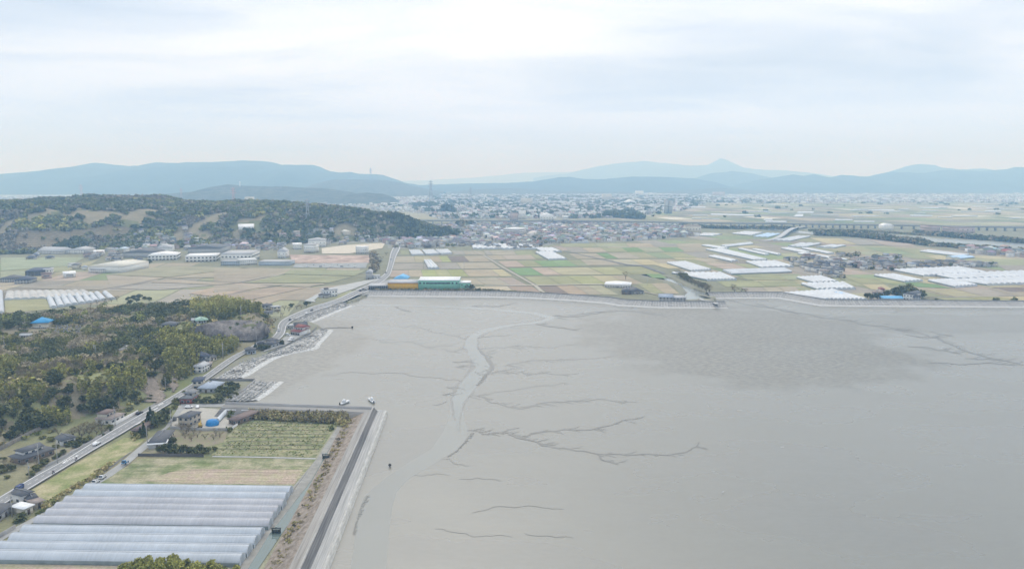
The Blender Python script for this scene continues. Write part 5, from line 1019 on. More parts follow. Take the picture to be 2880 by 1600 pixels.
GHY = [(10, [(1390, 395), (1950, 378), (2020, 410), (1470, 430)], 5, 'white'), (10, [(1370, 170), (1640, 140), (1670, 155), (1420, 182)], 2, 'white'), (10, [(1980, 175), (2080, 148), (2285, 152), (2120, 185)], 3, 'white'), (10, [(2235, 183), (2350, 165), (2510, 168), (2400, 190)], 2, 'white'),
       (10, [(1850, 120), (2060, 85), (2190, 85), (2000, 128)], 3, 'white'), (10, [(1660, 88), (1780, 58), (1920, 62), (1800, 94)], 3, 'blue'), (11, [(1740, 322), (1900, 305), (2050, 325), (1900, 340)], 2, 'blue'), (13, [(1290, 355), (1800, 368), (1800, 380), (1280, 368)], 3, 'white'), (14, [(1200, 200), (1470, 202), (1465, 212), (1200, 210)], 2, 'white'),
       (14, [(300, 250), (505, 253), (500, 262), (290, 262)], 2, 'white'), (14, [(740, 136), (1010, 136), (1010, 143), (745, 142)], 2, 'white'), (14, [(1300, 105), (1480, 106), (1560, 115), (1320, 112)], 2, 'white'), (13, [(2340, 330), (2530, 328), (2520, 345), (2320, 345)], 2, 'white'), (13, [(2320, 360), (2400, 360), (2400, 388), (2280, 390)], 3, 'white'),
       (13, [(1930, 420), (2030, 420), (2030, 432), (1920, 432)], 2, 'white'), (13, [(1950, 442), (2200, 447), (2190, 458), (1940, 454)], 2, 'white'), (13, [(1030, 270), (1220, 272), (1225, 280), (1030, 280)], 2, 'white'), (14, [(525, 275), (770, 276), (770, 284), (520, 283)], 2, 'white'), (14, [(2100, 146), (2300, 148), (2300, 156), (2110, 156)], 2, 'white'), (10, [(2390, 600), (2480, 600), (2500, 625), (2440, 625)], 2, 'blue')]
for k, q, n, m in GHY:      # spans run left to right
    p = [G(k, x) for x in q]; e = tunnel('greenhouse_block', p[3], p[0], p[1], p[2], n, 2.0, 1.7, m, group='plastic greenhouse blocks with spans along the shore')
rg = random.Random(17)
for i in range(26):
    u = rg.uniform(1900, 2860); v = 578 + 42 * rg.random() ** 1.3; l = rg.uniform(22, 75); a = G(0, (u, v)); b = G(0, (u + l, v + rg.uniform(-1, 1.2))); w = rg.uniform(9, 22)
    e = tunnel('greenhouse_block', Vector((a.x, a.y, 2)), Vector((a.x, a.y + w, 2)), Vector((b.x, b.y + w, 2)), Vector((b.x, b.y, 2)), 2, 2.0, 1.7, 'white', group='long white greenhouses on the far plain', seg=4)
xs0 = [415, 483, 543, 598, 668, 732, 790, 850, 925]; xs1 = [452, 520, 585, 645, 712, 780, 838, 905, 985]
for i in range(9):
    y0 = 1083 - i * 4.6; y1 = 1184 - i * 9.6; w = 62
    p = [G(5, q) for q in [(xs0[i], y0), (xs0[i] + w - 6, y0 - 2), (xs1[i] + w + 6, y1 - 4), (xs1[i], y1)]]; tunnel('plastic_tunnel', *p, 1, 1.6, 1.8, 'white', group='nine white tunnels left of the wooded hill', seg=6, gap=.06,
           label=['leftmost', 'second', 'third', 'fourth', 'middle', 'sixth', 'seventh', 'eighth', 'rightmost'][i] + ' of the nine white tunnels left of the wooded hill')
p = [G(5, q) for q in [(60, 1042), (780, 1032), (850, 1082), (40, 1112)]]; tunnel('greenhouse_block', *p, 11, 1.8, 1.5, 'glass', label='old translucent greenhouse block behind the nine white tunnels', gap=.0)
p = [G(5, q) for q in [(-200, 1045), (25, 1035), (40, 1230), (-200, 1250)]]; tunnel('greenhouse_block', *p, 4, 1.8, 1.5, 'clear', label='grey greenhouse block cut by the left picture edge')
# the ten near tunnels
RL = [(690, 750), (610, 800), (530, 850), (455, 900), (385, 950), (300, 1005), (190, 1083), (100, 1145), (0, 1215), (-95, 1285)]
RR_ = [(2342, 770), (2308, 820), (2286, 875), (2243, 925), (2205, 975), (2178, 1030), (2110, 1106), (2065, 1168), (2008, 1240), (1950, 1314)]
rid = [(G(1, a, 5.2), G(1, b, 5.2)) for a, b in zip(RL, RR_)]
ORD = ['farthest', 'second farthest', 'third farthest', 'fourth farthest', 'fifth', 'sixth', 'seventh', 'third nearest', 'second nearest', 'nearest']
for i, (a, b) in enumerate(rid):
    if i in (5, 9): sp = (rid[i - 1][0].y - a.y)
    else: sp = (a.y - rid[i + 1][0].y)
    sp = min(sp, 7.6); hw = sp * .485
    q = [Vector((p.x, p.y + s * hw, 0)) for s, p in ((1, a), (1, b), (-1, b), (-1, a))]
    c = (q[0] + q[1] + q[2] + q[3]) / 4
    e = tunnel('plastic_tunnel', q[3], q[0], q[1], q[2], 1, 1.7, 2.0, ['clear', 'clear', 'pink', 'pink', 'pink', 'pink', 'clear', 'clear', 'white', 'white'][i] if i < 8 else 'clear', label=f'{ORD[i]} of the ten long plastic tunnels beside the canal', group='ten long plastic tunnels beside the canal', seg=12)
    d = (q[1] - q[0]).normalized(); rc_ = q[1].lerp(q[2], .5) - c
    MB().tube(q[0].lerp(q[3], .5) - c + Vector((0, 0, 3.74)), q[1].lerp(q[2], .5) - c + Vector((0, 0, 3.74)), .06).obj('ridge_bar', HOOP, e)
    for yy in (-1.2, 0, 1.2): MB().box((rc_.x + .1, rc_.y + yy, 0), (.08, .1, 3.1)).obj('end_post', HOOP, e)
# ---------------- woods ----------------
BLD = [(e.location.x, e.location.y, e) for e in sc.objects if e.type == 'EMPTY' and e.parent is None and e.get('category')]
def foot(e):
    w = [c for c in e.children if c.name.startswith('wall')]
    if not w: return None
    xs = [v.co.x for v in w[0].data.vertices]; ys = [v.co.y for v in w[0].data.vertices]; m = math.cos(e.rotation_euler.z), math.sin(e.rotation_euler.z)
    cx_, cy_ = (min(xs) + max(xs)) / 2, (min(ys) + max(ys)) / 2
    return (e.location.x + cx_ * m[0] - cy_ * m[1], e.location.y + cx_ * m[1] + cy_ * m[0], math.hypot(max(xs) - min(xs), max(ys) - min(ys)) / 2)
FOOT = [f for f in (foot(b[2]) for b in BLD) if f]
def clear(x, y, pad=2.5, front=15):
    for fx, fy, fr in FOOT:
        dx, dy = x - fx, y - fy
        if dx * dx + dy * dy < (fr + pad) ** 2: return False
        # keep the ground before a house open
        r = math.hypot(fx, fy); ux, uy = -fx / r, -fy / r; al = dx * ux + dy * uy; ac = abs(dx * uy - dy * ux)
        if 0 < al < fr + front and ac < fr * .9: return False
    return True
def pp(k, pts, terr=False): return [tuple(GT(k, p)[:2]) for p in pts]
BAMBOO = [pp(3, q) for q in ([(1290, 450), (1420, 420), (1640, 420), (1930, 440), (1960, 540), (1850, 590), (1600, 600), (1590, 700), (1420, 800), (1330, 740), (1340, 560)], [(640, 800), (1000, 740), (1180, 810), (1150, 920), (870, 960), (600, 900)], [(1580, 190), (1900, 180), (2110, 240), (2120, 290), (1750, 285), (1600, 260)], [(0, 900), (420, 900), (460, 960), (0, 990)], [(0, 660), (120, 670), (130, 760), (0, 760)])]
OPEN = [pp(3, q) for q in ([(520, 730), (860, 715), (900, 760), (600, 860), (520, 830)], [(0, 790), (480, 840), (560, 900), (0, 900)], [(1260, 330), (1560, 290), (1740, 300), (2140, 300), (2180, 450), (2050, 460), (1400, 430), (1260, 390)], [(0, 380), (640, 330), (700, 400), (640, 430), (0, 460)], [(1180, 760), (1240, 770), (1330, 900), (1290, 960), (1190, 960)], [(1340, 720), (1390, 720), (1440, 800), (1400, 860)], [(960, 535), (1150, 440), (1210, 440), (1000, 560)], [(1060, 215), (1330, 230), (1100, 260)], [(240, 1010), (430, 1000), (430, 1080), (240, 1100)], [(640, 1120), (820, 1090), (820, 1150), (640, 1190)], [(700, 420), (1050, 390), (1060, 430), (720, 450)], [(900, 590), (1050, 600), (700, 680), (640, 670)])]
xs_ = [p[0] for p in HN_P]; ys_ = [p[1] for p in HN_P]
cand = []
sp = 6.4
for i in range(int((min(560, max(ys_) - min(ys_))) / sp)):
    for j in range(int((max(xs_) + 560) / sp) + 2):
        x = -560 + j * sp + random.uniform(-2.6, 2.6); y = min(ys_) + i * sp + random.uniform(-2.6, 2.6); cand.append((x, y))
C = np.array(cand); 
roadc = np.full(len(C), 1e9)
for p in mix2(Ls, Rs, .5): roadc = np.minimum(roadc, np.hypot(C[:, 0] - p.x, C[:, 1] - p.y))
zz_ = H(C[:, 0], C[:, 1])
inb = np.zeros(len(C), bool)
for P in BAMBOO: inb |= inpoly(C[:, 0], C[:, 1], P)
ok = ((inpoly(C[:, 0], C[:, 1], HN_P) & (zz_ > 2.7)) | inb) & (roadc > 11.5) & (C[:, 0] > -C[:, 1] * .78 - 25)
C = C[ok]; zz_ = zz_[ok]
nA = fbm(C[:, 0] / 38 + 3, C[:, 1] / 38, 3); nB = fbm(C[:, 0] / 24 + 31, C[:, 1] / 24 + 7, 2)
opn = np.zeros(len(C), bool); bam = np.zeros(len(C), bool)
for P in OPEN: opn |= inpoly(C[:, 0], C[:, 1], P)
for P in BAMBOO: bam |= inpoly(C[:, 0], C[:, 1], P)
wood = []
for (x, y), o_, b_, a_, n_ in zip(C, opn, bam, nA, nB):
    if o_ or not clear(x, y): continue
    if b_: wood.append((x, y, 'bamboo')); continue
    if n_ > (.62 if y < 480 else .51): continue            # small clearings
    kd = 'evergreen' if a_ < (.45 if y < 480 else .37) else ('bare' if a_ > .51 else ('olive' if random.random() < .5 else ('evergreen' if random.random() < .4 else 'bare')))
    if random.random() < .06: kd = 'bamboo'
    wood.append((x, y, kd))
cnt = {'t': 0, 'b': 0}; rest = []
wood.sort(key=lambda p: math.hypot(p[0], p[1]))
for x, y, kd in wood:
    g = 'b' if kd == 'bamboo' else 't'
    if cnt[g] < (185 if g == 'b' else 215): cnt[g] += 1; tree(kd, x, y, group='bamboo clumps on the near hill' if g == 'b' else 'trees on the near hill', s=.82)
    else: rest.append((x, y, kd))
rest_p = np.array([(a, b) for a, b, c in rest]); rk = [c for a, b, c in rest]
rsz = np.array([{'bamboo': (4.2, 10.5), 'evergreen': (4.4, 8), 'olive': (4, 6.8), 'bare': (4.2, 7.2), 'conifer': (2.4, 9)}[k_] for k_ in rk]) * .82 * rng.uniform(.8, 1.2, (len(rk), 1))
print('wood', len(wood), cnt, len(rest))
stuff_foliage('woodland', rest_p, rk, rsz, 110, .115, 'mixed woodland of evergreen, bare and bamboo trees covering the back of the near hill')
# undergrowth of the near hill
m = 5200; U = np.stack([rng.uniform(-520, -170, m), rng.uniform(min(ys_), min(ys_) + 480, m)], 1)
rdm = np.full(m, 1e9)
for p in mix2(Ls, Rs, .5): rdm = np.minimum(rdm, np.hypot(U[:, 0] - p.x, U[:, 1] - p.y))
keep = inpoly(U[:, 0], U[:, 1], HN_P) & (rdm > 9) & np.array([clear(x, y, 0, 2) for x, y in U]); U = U[keep]
stuff_foliage('undergrowth', U, list(rng.choice(['shrub', 'reed', 'bare', 'olive', 'shrub'], len(U))), np.stack([rng.uniform(1.2, 2.6, len(U)), rng.uniform(1.0, 2.4, len(U))], 1), 16, .26, 'low scrub, reeds and brambles between the trees of the near hill')
# single trees placed where they stand
def spots(k, kind, pts, s=1.0, zs=1.0, group=None, terr=False, z=None):
    for p in pts:
        g = GT(k, p) if terr else G(k, p); tree(kind, g.x, g.y, s, zs, group, z)
spots(1, 'conifer', [(1195, 275), (1215, 260), (1240, 280), (1160, 365)], .95, 1, 'conifers')
spots(1, 'evergreen', [(1290, 240), (1330, 255), (1270, 290), (1345, 210)], .95, 1, 'garden trees')
spots(1, 'evergreen', [(1285, 490), (1325, 492), (1365, 495), (1405, 497), (1500, 500), (1540, 500), (1590, 500), (1680, 500), (1650, 490)], .55, .95, 'clipped hedge trees'); spots(1, 'olive', [(1450, 497), (1630, 500), (1730, 480)], .5, .9, 'clipped hedge trees')
spots(1, 'evergreen', [(1400, 408), (1370, 412)], .55, .7, 'garden trees'); spots(1, 'bare', [(1490, 380), (1540, 400), (1590, 370), (1650, 385), (1720, 390), (1770, 370), (1500, 340), (1560, 345)], .75, .65, 'bare garden trees')
spots(1, 'evergreen', [(440, 545), (475, 530), (510, 505), (640, 440), (610, 450), (650, 420)], .45, .6, 'garden trees'); spots(1, 'olive', [(350, 590), (325, 615), (255, 660), (290, 640), (690, 410), (720, 395)], .55, .7, 'garden trees')
spots(1, 'bare', [(660, 380), (720, 360), (780, 350), (700, 330), (760, 320), (820, 300), (640, 350), (590, 370), (300, 610), (60, 640)], .9, .8, 'bare garden trees')
spots(1, 'evergreen', [(250, 690), (130, 1060), (170, 1040), (60, 620), (90, 640)], .5, .6, 'garden trees'); spots(1, 'shrub', [(560, 880), (430, 905), (350, 965), (300, 990), (640, 812)], 1.1, .7, 'shrubs on the grass bank')
spots(1, 'conifer', [(1090, 340), (1130, 345)], .6, .7, 'conifers')
spots(2, 'evergreen', [(725, 380), (765, 382), (805, 382), (850, 380), (895, 380), (940, 330), (980, 320), (1020, 300), (1050, 270), (910, 300), (960, 280), (1000, 260)], .72, .72, 'trees behind the jetty'); spots(2, 'olive', [(740, 350), (900, 340), (1040, 320), (990, 350)], .7, .7, 'trees behind the jetty')
spots(2, 'olive', [(555, 400), (545, 430), (560, 380)], .6, .7, 'garden trees'); spots(2, 'bare', [(600, 600), (660, 610), (720, 600), (620, 640), (880, 640)], .8, .6, 'bare garden trees'); spots(2, 'shrub', [(985, 610), (1000, 480), (980, 500), (620, 300), (1800, 600), (1810, 590)], 1.2, 1, 'shrubs')
spots(2, 'evergreen', [(500, 700), (525, 690)], .5, .6, 'garden trees')
spots(1, 'bare', [(600, 330), (650, 310), (700, 300), (740, 330), (790, 280), (820, 330), (850, 340), (560, 360), (520, 380), (680, 340), (470, 350), (430, 330)], .75, .6, 'bare garden trees')
spots(1, 'olive', [(1060, 100), (1100, 110), (1150, 90), (1200, 70), (1040, 160), (1010, 120), (420, 400), (350, 380), (640, 400), (600, 410), (880, 300), (440, 460), (60, 700), (20, 660)], .55, .6, 'garden trees'); spots(1, 'evergreen', [(1000, 190), (870, 320), (820, 360), (560, 440), (30, 560), (10, 620)], .5, .6, 'garden trees')
# lush trees in the foreground, below the tunnels
for i in range(11):
    x = 1000 + i * 88; g = G(1, (x, 1590)); tree('lush', g.x, g.y, .8, 1.25 * (1.04 - .0075 * (i - 5) ** 2) * random.uniform(.97, 1.03), 'lush trees at the bottom edge', exact=True)
for i in range(10):
    x = 1020 + i * 96; g = G(1, (x, 1680)); tree('lush', g.x, g.y, .8, 1.25 * (1.0 - .008 * (i - 4.5) ** 2), 'lush trees at the bottom edge', exact=True)
# shoreline trees and the far plain
spots(4, 'bare', [(1290, 300), (1330, 310), (1230, 330), (1270, 350), (1400, 290), (1440, 280), (1210, 400)], .9, .75, 'bare trees by the bend'); spots(4, 'evergreen', [(1350, 270), (1060, 260), (1100, 270), (1490, 262)], .9, .8, 'trees by the bend')
spots(4, 'evergreen', [(1110, 655), (1135, 650), (1260, 612), (1075, 660)], .7, .7, 'shore house trees'); spots(4, 'conifer', [(1025, 640), (1270, 610)], .7, .7, 'shore house trees')
spots(10, 'bare', [(980 + i * 22 + (i % 3) * 6, 445 + i * 11.5) for i in range(14)], 1.5, .75, 'bare trees on the river bank'); spots(10, 'olive', [(1010 + i * 30, 452 + i * 13) for i in range(9)], 1.5, .7, 'bushes on the river bank'); spots(10, 'bare', [(1500, 590), (1560, 588), (1600, 590), (1480, 560)], 1.3, .6, 'bare trees on the river bank')
spots(7, 'bare', [(1602, 818)], 1.3, .9, 'lone trees in the fields'); spots(11, 'evergreen', [(1220, 745), (1260, 748), (1290, 730), (1250, 715)], 1.5, 1.05, 'trees by the sea wall farm'); spots(11, 'olive', [(1330, 735), (1380, 740), (1430, 745), (1470, 750), (1350, 715), (1410, 720), (1490, 755)], 1.6, 1.05, 'trees by the sea wall farm')
spots(11, 'evergreen', [(1125, 742), (905, 755), (950, 765), (1010, 768), (1060, 765), (1160, 468)], 1.2, .8, 'trees by the sea wall farm'); spots(11, 'shrub', [(1640, 780), (2260, 778), (2290, 780), (2470, 780)], 2, 1.2, 'shrubs along the sea wall')
spots(9, 'bare', [(600, 250), (560, 300), (490, 340), (500, 380), (500, 410), (520, 300)], 1.3, .7, 'bare trees along the road'); spots(9, 'evergreen', [(1345, 560), (1372, 562), (2595, 530)], 1.1, .7, 'lone trees in the fields')
spots(5, 'evergreen', [(660, 1205), (140, 1280), (180, 1270), (480, 1245), (1160, 1120), (1210, 1105), (1260, 1100), (1310, 1105), (1240, 1130), (1350, 1120), (1180, 1150), (1350, 780)], .95, .85, 'trees before the left plain'); spots(5, 'bare', [(560, 1230), (880, 1150), (950, 1130), (1010, 1125), (1060, 1120), (600, 1260), (820, 1170)], .95, .8, 'trees before the left plain')
# forest on the far hill
yy0, yy1 = 1500, 2750
m = 25000; Y_ = 1350 + (2900 - 1350) * rng.random(m) ** 1.1; X_ = rng.uniform(-.78, -.04, m) * Y_; Pm = np.stack([X_, Y_], 1)
zf = H(X_, Y_); n1 = fbm(X_ / 120 + 2, Y_ / 120 + 5, 3); n2 = fbm(X_ / 50 + 20, Y_ / 90 + 9, 3)
ter = [pp(5, q) for q in ([(150, 495), (640, 500), (640, 600), (540, 650), (120, 660)], [(620, 480), (960, 440), (1240, 470), (1150, 545), (650, 570)], [(430, 215), (1010, 215), (700, 262), (440, 240)])]
km = inpoly(X_, Y_, HM_P) & (zf > 2.4) & (n2 < .57)
for P in ter: km &= ~inpoly(X_, Y_, P) | (rng.random(m) < .04)
for fx, fy, fr in FOOT:
    if fy > 1300: km &= ~(((X_ - fx) ** 2 + (Y_ - fy) ** 2 < (fr + 8) ** 2) | ((abs(X_ - fx * Y_ / fy) < fr) & (Y_ < fy) & (Y_ > fy - fr - 45)))
Pm = Pm[km]; n1 = n1[km]; rr0 = rng.random(len(Pm))
kinds = ['evergreen' if (a < .41 and r < .8) else ('barefar' if (a > .52 or r > .80) else ('olive' if r < .55 else 'evergreen')) for a, r in zip(n1, rr0)]
obp = pp(5, [(1150, 500), (1500, 480), (1800, 540), (1700, 600), (1200, 580)]); obp2 = pp(5, [(0, 400), (500, 390), (800, 430), (500, 500), (0, 500)])
io = inpoly(Pm[:, 0], Pm[:, 1], obp) | inpoly(Pm[:, 0], Pm[:, 1], obp2); kinds = [('bamboo' if random.random() < .35 else 'olive') if q and random.random() < .7 else k_ for k_, q in zip(kinds, io)]
sz = np.stack([rng.uniform(4.5, 8.5, len(Pm)), rng.uniform(6, 10, len(Pm))], 1)
print('forest', len(Pm)); stuff_foliage('forest', Pm, kinds, sz, 30, .26, 'broad forest covering the low hill beyond the factories', seed=8, br=1.18)
e_ = tri_sheet('terraced_field', [(p[0], p[1]) for p in []], 0, RK) if 0 else None
for P, c in ((ter[0], (.36, .29, .20)), (ter[1], (.36, .31, .20))):
    x0, x1 = min(p[0] for p in P), max(p[0] for p in P); y0, y1 = min(p[1] for p in P), max(p[1] for p in P); V, F, Cc = [], [], []
    nx, ny = 46, 26; gx, gy = np.meshgrid(np.linspace(x0, x1, nx), np.linspace(y0, y1, ny)); gz = H(gx, gy) + 1.2; gz = np.round(gz / 3.2) * 3.2 + .6
    idx = np.arange(nx * ny).reshape(ny, nx); F = np.stack([idx[:-1, :-1], idx[:-1, 1:], idx[1:, 1:], idx[1:, :-1]], -1).reshape(-1, 4); cx_ = (gx.ravel()[F]).mean(1); cy2 = gy.ravel()[F].mean(1); F = F[inpoly(cx_, cy2, P)]
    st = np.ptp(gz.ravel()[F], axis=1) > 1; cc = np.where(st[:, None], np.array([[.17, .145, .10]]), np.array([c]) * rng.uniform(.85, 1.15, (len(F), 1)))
    tag(mk('terraced_field', np.stack([gx.ravel(), gy.ravel(), gz.ravel()], 1), F, FM, cols=cc), kind='structure')
for P in (ter[2],):
    tri_sheet('plateau_field', P, max(h1(p[0], p[1]) for p in P) + 2, mat('plateau_soil', (.46, .42, .33), .95, .1, .02))
# tree belts far out: each a stretch of bank that reads as one mass
def belt(k, pts, w, n, kinds, r, h, label, seed=1, qs=.3):
    P = catm([G(k, p) for p in pts], 10); rs = np.random.default_rng(seed); L = []
    for _ in range(n):
        t = rs.random() * (len(P) - 1.01); i = int(t); q = P[i].lerp(P[i + 1], t - i); L.append((q.x + rs.normal() * w * .3, q.y + rs.normal() * w))
    L = np.array(L); stuff_foliage('tree_belt', L, list(rs.choice(kinds, n)), np.stack([rs.uniform(.7, 1.2, n) * r, rs.uniform(.7, 1.2, n) * h], 1), 26, qs, label, seed=seed)
belt(14, [(60, 437), (450, 445), (700, 470), (1000, 510), (1350, 545)], 14, 260, ['evergreen', 'bare', 'olive'], 9, 11, 'dark belt of trees along the near bank of the wide river', 2)
belt(14, [(1350, 555), (1700, 580), (2100, 600), (2576, 640), (2900, 660)], 10, 240, ['bare', 'olive', 'evergreen'], 7, 6, 'brown scrub belt along the near bank of the wide river towards the right edge', 3)
belt(14, [(1280, 420), (1500, 445), (1800, 470), (2200, 500), (2520, 530)], 10, 240, ['evergreen', 'bare', 'evergreen'], 8, 9, 'dark trees along the far bank of the wide river', 4)
belt(14, [(0, 385), (500, 388), (1000, 415), (1350, 440)], 5, 200, ['bare', 'olive'], 6, 4, 'low scrub on the far embankment of the river', 5)
belt(13, [(900, 500), (1200, 520), (1500, 530), (2000, 528), (2300, 545)], 8, 200, ['bare', 'evergreen'], 8, 7, 'scrub along the upper river embankment below the viaduct', 6)
belt(9, [(480, 572), (900, 574), (1350, 574), (1620, 582)], 2.2, 150, ['evergreen', 'bare', 'olive'], 2.6, 2.6, 'low dark hedge between the factories and the sea wall', 7, .3)
belt(9, [(1650, 583), (1900, 598), (2100, 606)], 2, 60, ['bare', 'olive'], 2.4, 2, 'sparse scrub behind the sea wall crest', 8)
belt(7, [(1450, 320), (1500, 318), (1600, 325), (1750, 335)], 20, 60, ['evergreen'], 14, 22, 'small dark wood behind the viaduct beside the white halls', 9); belt(12, [(640, 340), (700, 335), (760, 345)], 12, 26, ['evergreen'], 17, 30, 'round dark shrine wood amid the city houses', 10)
belt(12, [(820, 495), (900, 500), (960, 500)], 10, 26, ['evergreen', 'bare'], 12, 16, 'dark trees at the left end of the viaduct', 11); belt(12, [(300, 270), (420, 275), (520, 270)], 20, 24, ['evergreen'], 18, 24, 'dark wooded mound at the left of the city', 12)
belt(12, [(0, 600), (250, 640), (500, 640), (800, 620)], 26, 190, ['evergreen'], 11, 17, 'dense dark evergreen wood at the right foot of the forest hill', 13)
belt(5, [(580, 665), (680, 655), (770, 665)], 12, 30, ['evergreen'], 9, 13, 'dark conifer plot beside the terraces', 14); belt(6, [(280, 600), (420, 600), (540, 590)], 16, 40, ['evergreen', 'bare'], 10, 12, 'dark trees above the white school', 15)
belt(3, [(0, 925), (300, 945), (560, 905)], 7, 170, ['reed', 'bamboo', 'olive'], 2.5, 3, 'pale reeds on the near hill slope', 16); belt(6, [(1445, 700), (1470, 790), (1440, 860)], 6, 40, ['bare'], 5, 6, 'bare brown scrub left of the main road by the car lot', 17)
# reeds behind the jetty, dry growth on the dyke slope
def reeds(k, poly_, n, h, label, seed=1, z=2.1, kinds=('reed',)):
    P = [tuple(G(k, p, z)[:2]) for p in poly_]; rs = np.random.default_rng(seed); x0, x1 = min(p[0] for p in P), max(p[0] for p in P); y0, y1 = min(p[1] for p in P), max(p[1] for p in P)
    L = np.stack([rs.uniform(x0, x1, n), rs.uniform(y0, y1, n)], 1); L = L[inpoly(L[:, 0], L[:, 1], P)]
    stuff_foliage('reeds', L, list(rs.choice(list(kinds), len(L))), np.stack([rs.uniform(.7, 1.3, len(L)), rs.uniform(.6, 1.2, len(L)) * h], 1), 16, .3, label, zoff=z - 2.0, seed=seed)
reeds(2, [(1150, 460), (1300, 470), (1500, 480), (1800, 470), (1930, 480), (1950, 545), (1860, 550), (1400, 530), (1150, 510)], 1500, 3.2, 'tall dry reeds behind the jetty slope at the top of the vegetable field', 1, 2.1, ('reed', 'reed', 'reed', 'barefar'))
reeds(2, [(1850, 500), (1960, 560), (1900, 570), (1840, 560)], 120, 3, 'dry grass tuft at the end of the canal', 2)
reeds(1, [(1250, 180), (1300, 200), (1160, 360), (1080, 400), (1040, 370)], 250, 1.6, 'rough growth between road and hedge', 3, 2.1, ('olive', 'shrub', 'reed'))
reeds(1, [(520, 830), (700, 745), (820, 660), (930, 570), (860, 590), (640, 740), (400, 880), (320, 960), (400, 930)], 200, 1.0, 'dry brown weeds along the ditch side of the grass bank', 4, 2.1, ('reed', 'reed', 'reed', 'weed'))
Ps = off(CR, 10.2); rs = np.random.default_rng(9); L = []
for _ in range(330):
    t = rs.random(); q = Ps[0].lerp(Ps[1], t ** .9); L.append((q.x + rs.uniform(-3.4, 3.6), q.y))
L = np.array(L); stuff_foliage('dry_grass', L, list(rs.choice(['reed', 'bare', 'reed', 'reed'], len(L))), np.stack([rs.uniform(.5, 1.1, len(L)), rs.uniform(.15, .4, len(L))], 1), 12, .34, 'brown dry growth on the landward slope of the canal dyke', zoff=1.5, seed=9)
# crops: rows of low green plants
rs = np.random.default_rng(4); L = []
for P_, nr, n_, in (([(1110, 525), (1860, 545), (1790, 640), (1680, 815), (850, 800), (1010, 610)], 26, 110),):
    W_ = [tuple(G(2, p)[:2]) for p in P_]; ys2 = np.linspace(min(p[1] for p in W_), max(p[1] for p in W_), 46); x0, x1 = min(p[0] for p in W_), max(p[0] for p in W_)
    for y in ys2:
        for x in np.arange(x0, x1, 1.6):
            if rs.random() < .42 and fbm(np.array([x / 9]), np.array([y / 5]))[0] > .36: L.append((x + rs.normal() * .3, y + rs.normal() * .25))
L = np.array(L); L = L[inpoly(L[:, 0], L[:, 1], W_)]; stuff_foliage('vegetable_rows', L, list(rs.choice(['crop', 'crop', 'weed'], len(L))), np.stack([rs.uniform(.4, .7, len(L)), rs.uniform(.15, .3, len(L))], 1), 5, .4, 'rows of low green vegetables in the field beside the canal', seed=4)

# ---------------- houses of the towns ----------------
HP = []
def proto_house(i, w, d, h, kind, wc, rc):
    e = empty('town_house', (0, 0, 0)); MB().box((0, 0, -.5), (w, d, h + .5)).obj('wall', wm(wc), e)
    V, F = roof_mesh(w, d, h, min(w, d) * .23, kind, .6); mk('roof', [(a - w / 2, b - d / 2, c) for a, b, c in V], F, rm(rc), parent=e)
    MB().box((0, -d / 2 - .04, h * .45), (w * .6, .12, 1.2)).obj('window', GLASS, e); return e
RCN = {'slate': 'slate-grey', 'grey': 'warm grey', 'darkblue': 'dark blue-grey', 'dark': 'blackish', 'palebrown': 'pale brown', 'brown': 'brown', 'lightgrey': 'light grey', 'paleblue': 'pale blue', 'white': 'white', 'red': 'dull red', 'cream': 'cream', 'blue': 'blue'}
HS = [(10, 8, 6, 'hip', 'white', 'slate'), (11, 8, 5.8, 'gable', 'cream', 'grey'), (12, 9, 3.6, 'hip', 'cream', 'darkblue'), (9, 8, 6, 'irimoya', 'tan', 'slate'), (13, 9, 4, 'gable', 'brown', 'dark'), (10, 8, 6, 'gable', 'white', 'palebrown'), (11, 9, 6.4, 'flat', 'pale', 'lightgrey'), (9, 7, 5.6, 'gable', 'pale', 'paleblue'), (15, 10, 6, 'mono', 'pale', 'white'), (10, 8, 6, 'hip', 'cream', 'red'), (10, 9, 5.6, 'hip', 'grey', 'grey'), (11, 8, 6, 'gable', 'pink', 'brown')]
for i, s in enumerate(HS): HP.append(proto_house(i, *s))
VIL = {'foot': 0, 'mid': 0}
